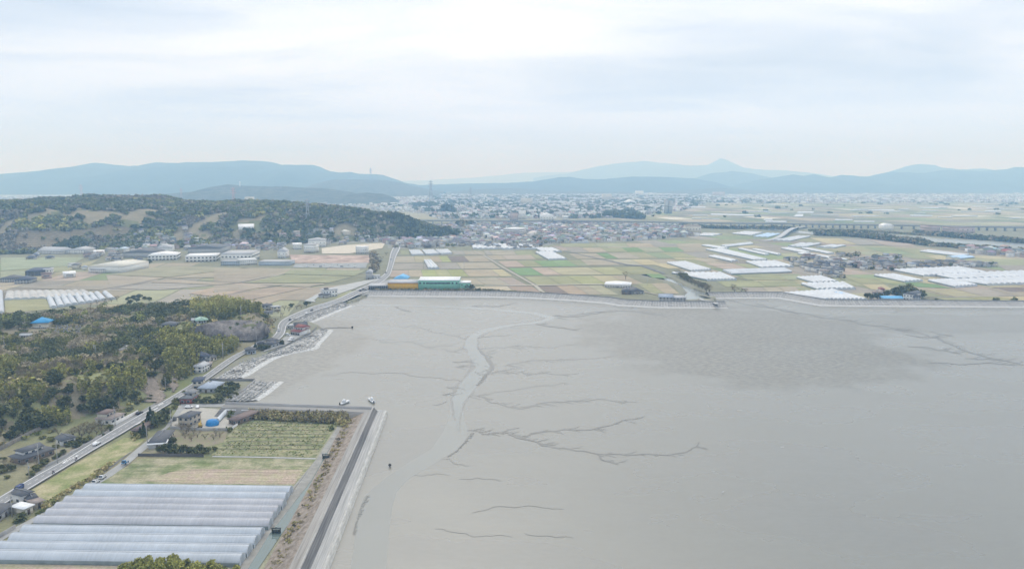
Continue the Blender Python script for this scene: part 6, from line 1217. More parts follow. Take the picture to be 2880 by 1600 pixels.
VP = {'village': [[(11, *q) for q in Q] for Q in ([(60, 350), (250, 320), (560, 340), (680, 380), (670, 560), (480, 560), (280, 470), (100, 400)], [(680, 370), (900, 340), (1250, 370), (1300, 440), (1150, 460), (800, 450), (690, 420)], [(560, 290), (850, 290), (840, 320), (600, 320)], [(960, 310), (1250, 320), (1250, 350), (1000, 350)], [(1180, 420), (1500, 380), (2280, 395), (2280, 440), (1900, 425), (1200, 445)], [(1900, 225), (2300, 230), (2700, 260), (2700, 330), (2200, 300), (1960, 270)])],
      'left': [[(5, *q) for q in Q] for Q in ([(780, 700), (1050, 690), (1100, 740), (1060, 760), (800, 750)], [(1230, 610), (1380, 590), (1500, 620), (1420, 650), (1230, 640)], [(600, 800), (800, 820), (1000, 850), (900, 870), (600, 840)], [(250, 720), (420, 700), (480, 740), (260, 745)], [(1400, 640), (1700, 590), (1740, 640), (1420, 660)], [(980, 660), (1250, 640), (1400, 650), (1400, 690), (1100, 700), (980, 720)], [(1250, 620), (1700, 600), (1990, 625), (2000, 650), (1500, 670), (1250, 650)], [(1000, 740), (1330, 740), (1330, 770), (1020, 770)], [(2030, 620), (2570, 600), (2570, 660), (2030, 640)], [(760, 830), (900, 820), (940, 870), (800, 880)], [(400, 870), (620, 850), (640, 900), (420, 920)])],
      'left2': [[(6, *q) for q in Q] for Q in ([(110, 640), (240, 625), (240, 650), (110, 660)], [(380, 640), (620, 610), (650, 650), (400, 665)], [(560, 520), (780, 500), (820, 560), (600, 560)], [(1010, 600), (1180, 590), (1180, 610), (1010, 615)], [(860, 500), (1350, 510), (1700, 560), (1600, 590), (1180, 580), (860, 545)], [(1480, 560), (2400, 560), (2400, 620), (1700, 620), (1580, 600)])]}
sites = []
def fill(P, spx, spy, dens, name, th, seed):
    rs = random.Random(seed); x0, x1 = min(p[0] for p in P), max(p[0] for p in P); y0, y1 = min(p[1] for p in P), max(p[1] for p in P)
    cx_, cy_ = (x0 + x1) / 2, (y0 + y1) / 2; R_ = math.hypot(x1 - x0, y1 - y0) / 2; cs, sn = math.cos(th), math.sin(th); X, Y = [], []
    for i in range(int(-R_ / spx) - 1, int(R_ / spx) + 1):
        for j in range(int(-R_ / spy) - 1, int(R_ / spy) + 1):
            if rs.random() > dens or i % 7 == 0: continue
            u = i * spx + rs.uniform(-.16, .16) * spx; v = j * spy + rs.uniform(-.16, .16) * spy; X.append(cx_ + u * cs - v * sn); Y.append(cy_ + u * sn + v * cs)
    X = np.array(X); Y = np.array(Y)
    if not len(X): return
    k = inpoly(X, Y, P)
    for x, y in zip(X[k], Y[k]):
        if all((x - a) ** 2 + (y - b) ** 2 > (r + 7) ** 2 for a, b, r in FOOT): sites.append((x, y, th + rs.choice((0, 1.571)) + rs.uniform(-.1, .1), name))
i = 0
for nme, LL in VP.items():
    for Q in LL:
        i += 1; fill([tuple((GT if k == 6 else G)(k, (x, y))[:2]) for k, x, y in Q], 16, 15, .82, nme, .15 + (i % 3) * .2, i)
fill(TOWNS['mid'], 16, 17, .86, 'mid', .2, 40); fill(TOWNS['city'], 18, 22, .86, 'city', .1, 41); fill(TOWNS['east'], 26, 34, .7, 'east', .05, 42); fill(TOWNS['west'], 26, 40, .7, 'west', .3, 43); fill(TOWNS['gap'], 24, 30, .7, 'gap', .2, 44)
sites.sort(key=lambda s: math.hypot(s[0], s[1])); print('sites', len(sites))
used_h = set(); HOUSES = []
wts = [10, 8, 9, 8, 5, 6, 4, 3, 2, 1, 8, 3]; r5 = random.Random(12)
far = []
for n_, (x, y, rz, nme) in enumerate(sites):
    i = r5.choices(range(12), wts)[0]
    if n_ < 285:
        p = HP[i]
        if i not in used_h: used_h.add(i); o = p
        else: o = copy_tree(p)
        o.location = (x, y, h1(x, y)); o.rotation_euler = (0, 0, rz); s = r5.uniform(.85, 1.25); o.scale = (s, s, s * r5.uniform(.9, 1.1)); HOUSES.append((o, HS[i], nme))
    else: far.append((x, y, rz, i, r5.uniform(.85, 1.35)))
for i in range(12):
    if i not in used_h:
        for c in list(HP[i].children): bpy.data.objects.remove(c)
        bpy.data.objects.remove(HP[i])
V, F, Cc = [], [], []; r5 = np.random.default_rng(3)
zf = H(np.array([f[0] for f in far]), np.array([f[1] for f in far]))
for (x, y, rz, i, s), z in zip(far, zf):
    w, d, h, kind, wc, rc = HS[i]; b = len(V); cs, sn = math.cos(rz), math.sin(rz); w *= s / 2; d *= s / 2; hh = h * s
    if y > 2900 and r5.random() < .10: w *= 2.4; d *= 1.5; hh *= 1.7; rc = 'white' if r5.random() < .4 else 'lightgrey'; wc = 'pale'; kind = 'flat'
    pts = [(-w, -d), (w, -d), (w, d), (-w, d)]
    for zz in (z - .3, z + hh): V += [(x + a * cs - c * sn, y + a * sn + c * cs, zz) for a, c in pts]
    F += [(b, b + 1, b + 5, b + 4), (b + 1, b + 2, b + 6, b + 5), (b + 2, b + 3, b + 7, b + 6), (b + 3, b, b + 4, b + 7)]; j = r5.uniform(.8, 1.15); Cc += [tuple(q * j * .9 for q in WALLC[wc])] * 4
    rcx = tuple(q * r5.uniform(.85, 1.25) * (1.15 if rc not in ('white', 'cream', 'lightgrey') else .66) for q in ROOFC[rc])
    if kind == 'flat': F.append((b + 4, b + 5, b + 6, b + 7)); Cc.append(rcx)
    else:
        k = len(V); q = w * (.4 if kind != 'gable' else 1.05); rise = min(w, d) * .5
        V += [(x + a * 1.08 * cs - c * 1.12 * sn, y + a * 1.08 * sn + c * 1.12 * cs, z + hh) for a, c in pts] + [(x + a * cs, y + a * sn, z + hh + rise) for a in (-q, q)]
        F += [(k, k + 1, k + 5, k + 4), (k + 2, k + 3, k + 4, k + 5), (k + 1, k + 2, k + 5), (k + 3, k, k + 4)]; Cc += [rcx] * 4
o = mk('distant_houses', V, F, mat('distant_house_paint', (1, 1, 1), .8, .06, .5, attr=True, spec=.2), cols=Cc); tag(o, 'dense mass of distant city houses and halls spread below the mountains', kind='stuff')
# trees among the far houses
m = 2600; P = TOWNS['city']; L = np.stack([rng.uniform(-700, 1700, m), rng.uniform(2300, 6800, m)], 1); L = L[(inpoly(L[:, 0], L[:, 1], P) | inpoly(L[:, 0], L[:, 1], TOWNS['east'])) & (fbm(L[:, 0] / 300, L[:, 1] / 300) > .38)]
stuff_foliage('town_trees', L, ['evergreen'] * len(L), np.stack([rng.uniform(7, 17, len(L)), rng.uniform(8, 16, len(L))], 1), 22, .3, 'scattered dark trees between the distant city houses', seed=21)
m = 900; L = np.stack([rng.uniform(-350, 900, m), rng.uniform(1300, 2400, m)], 1); L = L[inpoly(L[:, 0], L[:, 1], TOWNS['mid'])]
for P in VP['village']:
    W_ = [tuple(G(k, (x, y))[:2]) for k, x, y in P]; q = np.stack([rng.uniform(min(p[0] for p in W_), max(p[0] for p in W_), 26), rng.uniform(min(p[1] for p in W_), max(p[1] for p in W_), 26)], 1); L = np.concatenate([L, q[inpoly(q[:, 0], q[:, 1], W_)]])
stuff_foliage('garden_trees', L, list(rng.choice(['evergreen', 'olive', 'bare'], len(L))), np.stack([rng.uniform(3, 6, len(L)), rng.uniform(4, 7.5, len(L))], 1), 24, .28, 'garden trees scattered between the houses of the villages on the plain', seed=22)
m = 700; L = np.stack([rng.uniform(500, 6000, m), rng.uniform(2600, 6500, m)], 1); L = L[(fbm(L[:, 0] / 200, L[:, 1] / 200) > .5)]
stuff_foliage('field_trees', L, ['evergreen'] * len(L), np.stack([rng.uniform(6, 14, len(L)), rng.uniform(5, 9, len(L))], 1), 20, .3, 'small dark groves dotted over the far fields', seed=23)
# ---------------- viaduct, bridges, towers ----------------
VI = [G(0, p, 13) for p in [(1180, 620), (1400, 621), (1700, 622), (2000, 627), (2200, 629), (2500, 633), (2800, 638), (3300, 645)]]
e = empty('viaduct', (VI[3].x, VI[3].y, 2), label='long grey expressway viaduct on many pillars crossing the plain', cat='viaduct'); O = e.location
VC = mat('viaduct_concrete', (.30, .31, .32), .9, .08, .02)
def beam(pts, w, h, O, parent, name, m):
    P = off(pts, w / 2); Q = off(pts, -w / 2); V = []
    for p, q, c in zip(P, Q, pts):
        for a in (p, q): V += [(a.x - O.x, a.y - O.y, c.z - O.z), (a.x - O.x, a.y - O.y, c.z - h - O.z)]
    F = []
    for i in range(len(pts) - 1):
        b = 4 * i; F += [(b, b + 2, b + 6, b + 4), (b + 1, b + 5, b + 7, b + 3), (b, b + 4, b + 5, b + 1), (b + 2, b + 3, b + 7, b + 6)]
    n = 4 * (len(pts) - 1); F += [(0, 1, 3, 2), (n, n + 2, n + 3, n + 1)]; return mk(name, V, F, m, parent=parent)
VIc = catm(VI, 8); beam(VIc, 12, 2.6, O, e, 'deck', VC)
for s in (6, -6): beam([p + Vector((0, 0, 1.2)) for p in off([Vector((p.x, p.y, 0)) for p in VIc], s)] and [Vector((q.x, q.y, p.z + 1.2)) for q, p in zip(off(VIc, s), VIc)], .5, 1.3, O, e, 'parapet', VC)
acc = 0; last = VIc[0]; npil = 0
for a, b in zip(VIc[:-1], VIc[1:]):
    L = (b - a).length; n = int(L / 34) + 1
    for j in range(n):
        if npil >= 98: break
        p = a.lerp(b, j / n); MB().box((p.x - O.x, p.y - O.y, -.5), (2.6, 8, p.z - 2.6 - O.z + .6)).obj('pillar', VC, e); npil += 1
BR = [G(8, p, z) for p, z in [((420, 517), 2.8), ((500, 508), 4), ((570, 480), 8), ((620, 445), 10), ((650, 425), 10), ((700, 408), 9), ((790, 400), 6)]]
e = empty('road_bridge', (BR[2].x, BR[2].y, 2), label='pale curved road bridge rising over the river embankment', cat='bridge'); bc = catm(BR, 6); beam(bc, 13, 1.2, e.location, e, 'deck', mat('bridge_concrete', (.45, .46, .46), .9, .06, .05))
for i in range(6, len(bc) - 2, 4): p = bc[i]; MB().box((p.x - e.location.x, p.y - e.location.y, -.5), (2, 8, p.z - 2.6)).obj('pillar', VC, e)
BR = [G(10, p, 5) for p in [(1190, 640), (1215, 655), (1270, 662), (1310, 672), (1345, 690)]]
e = empty('footbridge', (BR[2].x, BR[2].y, 2), label='narrow pale road bridge at the river mouth beside the boat hall', cat='bridge'); beam(catm(BR, 5), 5, .8, e.location, e, 'deck', CON)
for p in BR[1:4]: MB().box((p.x - e.location.x, p.y - e.location.y, -2.5), (1.2, 4, 4.6)).obj('pillar', CON, e)
RW = mat('pylon_red_white', (.50, .30, .28), .6, .1, .05); GW = mat('pylon_grey', (.36, .38, .40), .6); 
def pylon(p, h, label, m=RW, w=None):
    w = w or h * .17; e = empty('pylon', p, .4, label, 'pylon', 'power line pylons'); r = h * .012 + .15
    for sx, sy in ((-1, -1), (1, -1), (1, 1), (-1, 1)): MB().tube((sx * w / 2, sy * w / 2, -1), (sx * w * .07, sy * w * .07, h), r, r * .6, 4).obj('leg', m, e)
    for i in range(5):
        z0, z1 = h * i / 5.5, h * (i + 1) / 5.5; a = w / 2 * (1 - .86 * z0 / h); b = w / 2 * (1 - .86 * z1 / h)
        for (x0, y0), (x1, y1) in (((-a, -a), (b, -b)), ((a, a), (-b, b)), ((-a, a), (-b, -b)), ((a, -a), (b, b))): MB().tube((x0, y0, z0), (x1, y1, z1), r * .6, n=3).obj('brace', m, e)
    for z, l in ((.72, .26), (.82, .22), (.92, .18)): MB().box((0, 0, h * z), (h * l, r * 2, r * 2)).obj('cross_arm', m, e)
def atz(k, p, Y): return AT(k, p, Y)
q = AT(0, (657, 570), 3650); pylon((q.x, 3650, 2), (525 - 0) and (AT(0, (657, 526), 3650).z - 2), 'red and white lattice pylon in front of the tower hill')
q = AT(0, (790, 532), 5100); pylon((q.x, 5100, q.z - 12), AT(0, (790, 518), 5100).z - q.z + 12, 'pale pylon on the wooded ridge right of the red and white one', GW)
q = AT(0, (230, 560), 5200); pylon((q.x, 5200, 2), AT(0, (230, 519), 5200).z, 'faint reddish pylon far behind the left end of the forest hill')
q = AT(0, (510, 552), 4700); pylon((q.x, 4700, 20), AT(0, (508, 533), 4700).z - 10, 'small reddish pylon left of the tower hill')
q = AT(0, (1043, 506), 7600); pylon((q.x, 7600, q.z - 10), AT(0, (1043, 472), 7600).z - q.z + 10, 'tall thin mast standing on the hill ridge above the city', GW)
for u, v0, v1, lb in ((1212, 548, 508, 'left of the two'), (1323, 545, 528, 'right of the two')): pylon((AT(0, (u, v0), 4600).x, 4600, 2), AT(0, (u, v1), 4600).z, 'pale pylon over the city roofs, ' + lb, GW)
pylon((AT(0, (865, 600), 1750).x, 1750, 30), AT(0, (865, 565), 1750).z - 25, 'thin grey pylon rising from the forest hill', GW)
q = AT(0, (675, 524), 5150); e = empty('water_tower', (q.x, 5150, q.z - 6), label='slim bright white tower on top of the wooded hill', cat='tower'); hh = AT(0, (675, 511), 5150).z - q.z + 6
MB().tube((0, 0, 0), (0, 0, hh * .7), 4.2, 3.8, 12).obj('shaft', wm('pale'), e); MB().tube((0, 0, hh * .7), (0, 0, hh), 5.2, 5.2, 12).obj('head', mat('tower_white', (.8, .8, .8)), e)
# utility poles
POLEM = mat('pole_concrete', (.36, .35, .33), .9)
def upole(k, p, h, label, terr=False):
    g = GT(k, p) if terr else G(k, p); e = empty('utility_pole', g, random.uniform(-.3, .3), label, 'utility pole', 'utility poles'); MB().tube((0, 0, -.5), (0, 0, h), .2, .13, 7).obj('pole', POLEM, e)
    MB().box((0, 0, h - .7), (1.8, .1, .12)).obj('cross_arm', POLEM, e); MB().box((0, 0, h - 1.5), (1.4, .1, .12)).obj('cross_arm', POLEM, e)
    if random.random() < .4: MB().tube((.35, 0, h - 2.9), (.35, 0, h - 2.0), .24, .24, 8).obj('transformer', mat('transformer_grey', (.3, .32, .33)), e)
for k, p, h, lb, t in [(1, (318, 630), 13, 'concrete pole before the large two-storey grey house', 0), (1, (465, 590), 11, 'concrete pole at the garden end of the large grey house', 0), (1, (928, 285), 12, 'pole before the brown-roofed white house', 0), (1, (1188, 440), 11, 'pole at the corner of the blue-grey hipped house', 0),
        (1, (1380, 300), 11, 'pole left of the tan solar house', 0), (1, (100, 1010), 11, 'pole among the houses at the bottom left', 0), (1, (235, 700), 8, 'pole at the road edge of the fallow plot', 0), (3, (1795, 600), 13, 'tall pole in front of the bamboo grove beside the road', 0), (3, (1335, 860), 10, 'pole at the foot of the bare slope', 0),
        (3, (2065, 480), 15, 'tall pole below the rock cutting at the junction', 0), (3, (1942, 290), 12, 'pole in the bamboo above the rock cutting', 1), (3, (760, 590), 10, 'left pole of the pair in the hill scrub', 1), (3, (772, 592), 10, 'right pole of the pair in the hill scrub', 1), (3, (200, 330), 11, 'pole left of the blue-roofed hall', 1), (3, (40, 560), 11, 'pole near the left picture edge on the hill', 1),
        (4, (735, 730), 12, 'pole beside the low shed at the curve of the road', 0), (4, (895, 370), 12, 'pole behind the green-roofed hilltop house', 1), (4, (1255, 370), 12, 'pole by the bare trees at the bend', 0), (10, (708, 530), 14, 'pole in the field left of the river inlet', 0), (9, (1305, 380), 12, 'pole in the middle of the brown fields', 0)]: upole(k, p, h, lb, t)
# ---------------- vehicles ----------------
TYRE = mat('tyre', (.02, .02, .02), .8); PAINT = {'white': mat('paint_white', (.75, .76, .76), .3, .03, spec=.5), 'blue': mat('paint_blue', (.02, .045, .16), .3, .05, spec=.5), 'black': mat('paint_black', (.02, .02, .022), .3, spec=.5), 'silver': mat('paint_silver', (.42, .44, .45), .35, metal=.4), 'sky': mat('paint_sky', (.06, .22, .42), .4), 'red': mat('paint_red', (.35, .03, .03), .35), 'yellow': mat('paint_yellow', (.62, .42, .05), .5)}
LAMP = mat('lamp_lens', (.7, .7, .65), .2); TAIL = mat('tail_lens', (.4, .03, .02), .3)
CARP = {}
PRO = {'car': [(-2.15, .35), (-2.2, .8), (-1.9, .95), (-1.35, 1.42), (.35, 1.45), (1.05, .98), (1.95, .85), (2.15, .55), (2.12, .35)], 'van': [(-2.2, .35), (-2.25, 1.0), (-2.1, 1.85), (1.1, 1.88), (1.75, 1.15), (2.2, .95), (2.25, .35)], 'kei_truck': [(-1.6, .45), (-1.6, .8), (.45, .8), (.5, 1.75), (1.35, 1.78), (1.65, 1.0), (1.68, .45)]}
def vehicle(kind, k, p, to, col, label, z=2.76, group=None):
    a = G(k, p, z); b = G(k, to, z); e = empty('parked_car' if group == 'parked' else kind, a, math.atan2(b.y - a.y, b.x - a.x), label, {'car': 'car', 'van': 'van', 'kei_truck': 'small truck'}[kind]); w = .84
    pr = PRO[kind]; n = len(pr); V = [(x, s * w * (1 if zz < 1.1 else .88), zz) for s in (-1, 1) for x, zz in pr]; F = [tuple(range(n))[::-1], tuple(range(n, 2 * n))] + [(i, (i + 1) % n, n + (i + 1) % n, n + i) for i in range(n)]
    mk('body', V, [f[::-1] for f in F], PAINT[col], parent=e)
    top = max(z_ for _, z_ in pr); x0 = {'car': -1.3, 'van': -2.0, 'kei_truck': .5}[kind]; x1 = {'car': .55, 'van': 1.2, 'kei_truck': 1.3}[kind]
    for s in (-1, 1): MB().box(((x0 + x1) / 2, s * .76, top - .52), (x1 - x0 - .2, .06 + (0 if kind == 'car' else .06), .36)).obj('window', GLASS, e)
    xf = {'car': (.35, 1.47, 1.05, 1.02), 'van': (1.12, 1.9, 1.72, 1.22), 'kei_truck': (1.36, 1.76, 1.62, 1.06)}[kind]; mk('windscreen', [(xf[0] + .05, -.68, xf[1]), (xf[0] + .05, .68, xf[1]), (xf[2] + .04, .72, xf[3]), (xf[2] + .04, -.72, xf[3])], [(0, 1, 2, 3)], GLASS, parent=e)
    wx = (-1.3, 1.35) if kind != 'kei_truck' else (-1.05, 1.15)
    for x in wx:
        for s in (-1, 1): MB().tube((x, s * .78, .32), (x, s * .88, .32), .32, .32, 10).obj('wheel', TYRE, e)
    xh = pr[-1][0] - .01
    for s in (-1, 1): MB().box((xh, s * .6, .6), (.12, .3, .16)).obj('headlight', LAMP, e); MB().box((pr[0][0] - .02, s * .62, .6), (.12, .25, .18)).obj('tail_light', TAIL, e)
    if kind == 'kei_truck': MB().box((-.6, 0, .8), (2.0, 1.5, .08)).obj('load_bed', PAINT['silver'], e)
    s = 1.12; e.scale = (s, s, s); return e
vehicle('car', 1, (778, 428), (830, 400), 'white', 'white hatchback driving on the near stretch of the main road')
vehicle('van', 1, (152, 793), (70, 845), 'blue', 'dark blue van driving at the left end of the main road'); vehicle('kei_truck', 1, (1008, 580), (960, 615), 'sky', 'blue small truck standing on the narrow side road')
vehicle('kei_truck', 1, (826, 700), (800, 720), 'white', 'white small truck by the field corner, the one farther up the side road', group=None, z=2.2); vehicle('kei_truck', 1, (772, 738), (740, 760), 'white', 'white small truck nearest the tunnel corner on the side road', z=2.2)
vehicle('van', 4, (1235, 484), (1240, 530), 'white', 'white van driving through the bend left of the red-roofed restaurant'); vehicle('van', 4, (1318, 526), (1350, 530), 'white', 'white van parked at the left side of the restaurant')
vehicle('car', 4, (1355, 556), (1385, 550), 'white', 'white car parked behind the other on the shore lot', group='parked'); vehicle('car', 4, (1340, 574), (1370, 568), 'white', 'white car parked nearest the shore houses', group='parked')
vehicle('car', 4, (1338, 388), (1310, 410), 'black', 'black car just past the restaurant bend'); vehicle('car', 4, (1490, 330), (1520, 318), 'white', 'white car on the long seaside straight'); vehicle('car', 4, (1535, 302), (1500, 318), 'black', 'black car ahead of the white one on the seaside straight')
vehicle('car', 2, (548, 516), (540, 540), 'black', 'black car parked left of the tan solar house', z=2.2, group='parked'); vehicle('car', 2, (662, 420), (690, 418), 'white', 'white car parked behind the tan solar house, left of two', z=2.2, group='parked'); vehicle('car', 2, (732, 418), (736, 400), 'white', 'white car parked behind the tan solar house, right of two', z=2.2, group='parked')
vehicle('car', 1, (1122, 182), (1150, 170), 'black', 'black car at the end of the white garden wall', z=2.3, group='parked'); vehicle('car', 6, (1562, 862), (1570, 850), 'black', 'black car on the straight beyond the factories'); vehicle('car', 6, (1422, 972), (1440, 960), 'black', 'black car where the road meets the factory yard')
vehicle('van', 6, (1610, 742), (1605, 760), 'silver', 'tall grey van on the far straight', ); vehicle('van', 4, (1165, 575), (1200, 560), 'white', 'white van at the junction below the rock cutting')
for i in range(9): vehicle('car', 6, (850 + i * 52 + (i % 3) * 9, 806 - (i % 2) * 14), (900 + i * 52, 804), ['white', 'silver', 'black', 'white'][i % 4], ['leftmost', 'second', 'third', 'fourth', 'middle', 'sixth', 'seventh', 'eighth', 'rightmost'][i] + ' car in the lot at the edge of the brown field', group='parked')
PAL_SKIN = mat('skin', (.45, .28, .2), .6); JK = mat('jacket_dark', (.03, .03, .035), .8)
def rider(k, p, to, label1, label2):
    a = G(k, p, 2.76); b = G(k, to, 2.76); rz = math.atan2(b.y - a.y, b.x - a.x); e = empty('motorcycle', a, rz, label1, 'motorcycle', 'motorcycles on the main road')
    for x in (-.65, .7):
        w = MB().tube((x, -.06, .3), (x, .06, .3), .3, .3, 12).obj('wheel', TYRE, e)
    MB().box((0, 0, .35), (.7, .28, .4), taper=.8).obj('engine', PAINT['silver'], e); MB().box((.15, 0, .75), (.55, .3, .22), taper=.7).obj('tank', PAINT['red'], e); MB().box((-.4, 0, .74), (.7, .26, .1)).obj('seat', JK, e)
    MB().tube((.7, 0, .3), (.45, 0, 1.0), .04).obj('fork', PAINT['silver'], e); MB().tube((.42, -.36, 1.02), (.42, .36, 1.02), .025).obj('handlebar', JK, e)
    P = [(-.35, 0, .92), (-.3, 0, 1.15), (-.2, 0, 1.42), (-.12, 0, 1.55), (-.06, 0, 1.72), (-.2, -.2, 1.42), (.05, -.3, 1.2), (.36, -.3, 1.08), (-.2, .2, 1.42), (.05, .3, 1.2), (.36, .3, 1.08), (.08, -.2, .85), (-.1, -.22, .42), (.08, .2, .85), (-.1, .22, .42), (.06, -.22, .36), (.06, .22, .36)]
    E = [(0, 1), (1, 2), (2, 3), (3, 4), (2, 5), (5, 6), (6, 7), (2, 8), (8, 9), (9, 10), (0, 11), (11, 12), (0, 13), (13, 14), (12, 15), (14, 16)]; rad = [.16, .16, .18, .07, .11, .075, .055, .04, .075, .055, .04, .09, .055, .09, .055, .045, .045]
    me = bpy.data.meshes.new('person'); me.from_pydata(P, E, []); me.materials.append(JK); o = bpy.data.objects.new('person', me); sc.collection.objects.link(o)
    o.location = a; o.rotation_euler = (0, 0, rz); m = o.modifiers.new('skin', 'SKIN'); 
    if not me.skin_vertices: 
        pass
    for i, r in enumerate(rad):
        sv = me.skin_vertices[0].data[i] if me.skin_vertices else None
        if sv: sv.radius = (r, r)
    if me.skin_vertices: me.skin_vertices[0].data[0].use_root = True
    o.modifiers.new('sub', 'SUBSURF').levels = 1; tag(o, label2, 'person', 'riders')
    hm = MB(); 
    for i in range(4):
        z0, z1 = 1.66 + i * .07, 1.66 + (i + 1) * .07; r0, r1 = [.10, .14, .14, .11, .03][i:i + 2]; hm.tube((-.05, 0, z0), (-.05, 0, z1), r0, r1, 8)
    MB().tube((-.05, 0, 1.64), (-.05, 0, 1.93), .13, .08, 10).obj('helmet', PAINT['white'] if p[0] < 500 else PAINT['black'], o)
rider(1, (430, 660), (470, 636), 'motorcycle on the main road, the one closer to the blue van', 'rider in dark clothes and pale helmet on the motorcycle nearer the blue van'); rider(1, (613, 552), (570, 580), 'motorcycle on the main road beside the striped turning patch', 'rider all in black on the motorcycle beside the striped patch')
# ---------------- boats and small things on the mud ----------------
def boat(k, p, rz, label, L=6.5, w=2.0):
    g = G(k, p, 0); e = empty('boat', (g.x, g.y, .1), rz, label, 'boat', 'small boats by the jetty'); n = 9; V = []
    for i in range(n):
        t = i / (n - 1); x = (t - .5) * L; ww = w / 2 * (math.sin(math.pi * min(1, .25 + .75 * (1 - t) ** .55)) if t > .5 else .9 + .1 * t); ww = max(ww, .04); s = .25 * t * t
        V += [(x, -ww, .85 + s), (x, -ww * .6, .05 + s * .3), (x, ww * .6, .05 + s * .3), (x, ww, .85 + s)]
    F = [(4 * i + j, 4 * i + 4 + j, 4 * i + 5 + j, 4 * i + 1 + j) for i in range(n - 1) for j in range(3)] + [(0, 1, 2, 3), (4 * n - 4, 4 * n - 1, 4 * n - 2, 4 * n - 3)]; F = F + [(4 * i, 4 * i + 3, 4 * i + 7, 4 * i + 4) for i in range(n - 1)]
    mk('hull', V, F, PAINT['white'], parent=e); c = MB().box((-.4, 0, .95), (1.8, 1.2, 1.3), taper=.85).obj('cabin', PAINT['white'], e); MB().box((.55, 0, 1.5), (.1, 1.0, .5)).obj('window', GLASS, c); MB().box((-L / 2 - .2, 0, .3), (.5, .4, 1.1)).obj('outboard_motor', JK, e)
    MB().tube((-.6, 0, 2.2), (-.6, 0, 3.2), .04).obj('mast', PAINT['white'], e); e.scale = (1.25, 1.25, 1.25)
boat(2, (1915, 386), R(60), 'small white cabin boat lying on the mud left of the jetty corner'); boat(2, (2132, 368), R(118), 'white boat with dark side moored at the tip of the jetty corner', 7.5, 2.2)
def stake(k, p, label, h=1.4, r=.5):
    g = G(k, p, 0); e = empty('marker_post', (g.x, g.y, 0), 0, label, 'marker post'); MB().tube((0, 0, -.2), (0, 0, h), r * .4, r * .3, 7).obj('post', JK, e); MB().tube((0, 0, h * .4), (0, 0, h * .85), r, r * .8, 8).obj('drum', mat('drum_dark', (.07, .065, .06)), e)
stake(2, (2280, 892), 'dark round marker on the bare mud right of the sea wall', 1.6, .8); stake(4, (1903, 462), 'dark marker on the mud beyond the restaurant point', 2.2, 1.1)
def gate(k, p, label):
    g = G(k, p); e = empty('sluice_gate', g, 0, label, 'sluice gate', 'canal sluice gates'); st = mat('gate_steel', (.07, .08, .075), .6)
    for s in (-1.6, 1.6): MB().box((s, 0, -1), (.3, .5, 3.4)).obj('post', st, e)
    MB().box((0, 0, 2.2), (3.8, .6, .3)).obj('beam', st, e); MB().box((0, 0, .2), (2.9, .15, 1.6)).obj('gate_leaf', st, e); MB().box((0, 0, 2.5), (.6, .5, .7)).obj('hoist', mat('hoist_pale', (.4, .45, .42)), e)
gate(2, (1765, 830), 'dark sluice gate across the middle of the canal'); gate(1, (2225, 1145), 'dark sluice gate across the canal by the nearest tunnels')
# blue tarpaulin heap and yellow digger in the yard
g = G(1, (1692, 285)); rs = random.Random(3); V, F = [], []; n, m_ = 14, 6
for j in range(m_ + 1):
    t = j / m_
    for i in range(n):
        a = i / n * 6.283; r = (3.6 * math.cos(t * 1.45) ** .7 + .2) * rs.uniform(.88, 1.1); V.append((math.cos(a) * r, math.sin(a) * r * .8 + 3, (math.sin(t * 1.57) * 3.5) * rs.uniform(.93, 1.05)))
F = [(j * n + i, j * n + (i + 1) % n, (j + 1) * n + (i + 1) % n, (j + 1) * n + i) for j in range(m_) for i in range(n)] + [tuple(m_ * n + i for i in range(n))]
o = mk('tarpaulin_heap', V, F, mat('blue_tarpaulin', (.02, .21, .50), .45, .2, .8, spec=.4)); o.location = g; tag(o, 'big heap covered with bright blue tarpaulin in the gravel yard', 'tarpaulin heap'); LAND.append((g.x, g.y + 3, 'the blue tarpaulin heap'))
def digger(k, p, rz, label):
    e = empty('excavator', G(k, p), rz, label, 'excavator'); Yl = PAINT['yellow']
    for s in (-1, 1): MB().box((0, s * .9, 0), (2.8, .5, .7)).obj('track', TYRE, e)
    MB().box((-.4, 0, .75), (2.2, 1.9, 1.1), taper=.9).obj('engine_house', Yl, e); c = MB().box((.5, .55, .8), (1.1, .9, 1.6), taper=.85).obj('cab', Yl, e); MB().box((1.08, .55, 1.4), (.06, .7, .8)).obj('window', GLASS, c)
    MB().tube((.8, -.2, 1.2), (2.6, -.2, 3.2), .22, .18, 4).obj('boom', Yl, e); MB().tube((2.6, -.2, 3.2), (3.9, -.2, 1.4), .18, .13, 4).obj('arm', Yl, e); MB().box((3.9, -.2, .7), (.7, .8, .7), taper=.6).obj('bucket', mat('bucket_steel', (.12, .11, .1)), e)
digger(1, (1612, 288), 1.9, 'yellow excavator with lowered arm left of the blue tarpaulin heap')
p = [G(1, q) for q in [(1800, 175), (1838, 178), (1770, 250), (1732, 248)]]; tunnel('plastic_tunnel', *p, 1, 1.0, 1.4, 'white', label='small white tunnel between the blue tarpaulin heap and the brown shed')
for q, lb in [((1870, 170), 'white shelter roof at the top of the gravel yard, left of two'), ((2000, 172), 'pale shelter roof at the top of the gravel yard, right of two')]:
    g = G(1, q); e = empty('shelter', g, 0, lb, 'shelter'); MB().box((0, 0, 2.2), (6.5, 5, .2)).obj('roof', rm('white'), e)
    for sx in (-2.8, 2.8):
        for sy in (-2, 2): MB().box((sx, sy, 0), (.2, .2, 2.2)).obj('post', POLEM, e)
g = G(1, (1860, 285)); mbp = None
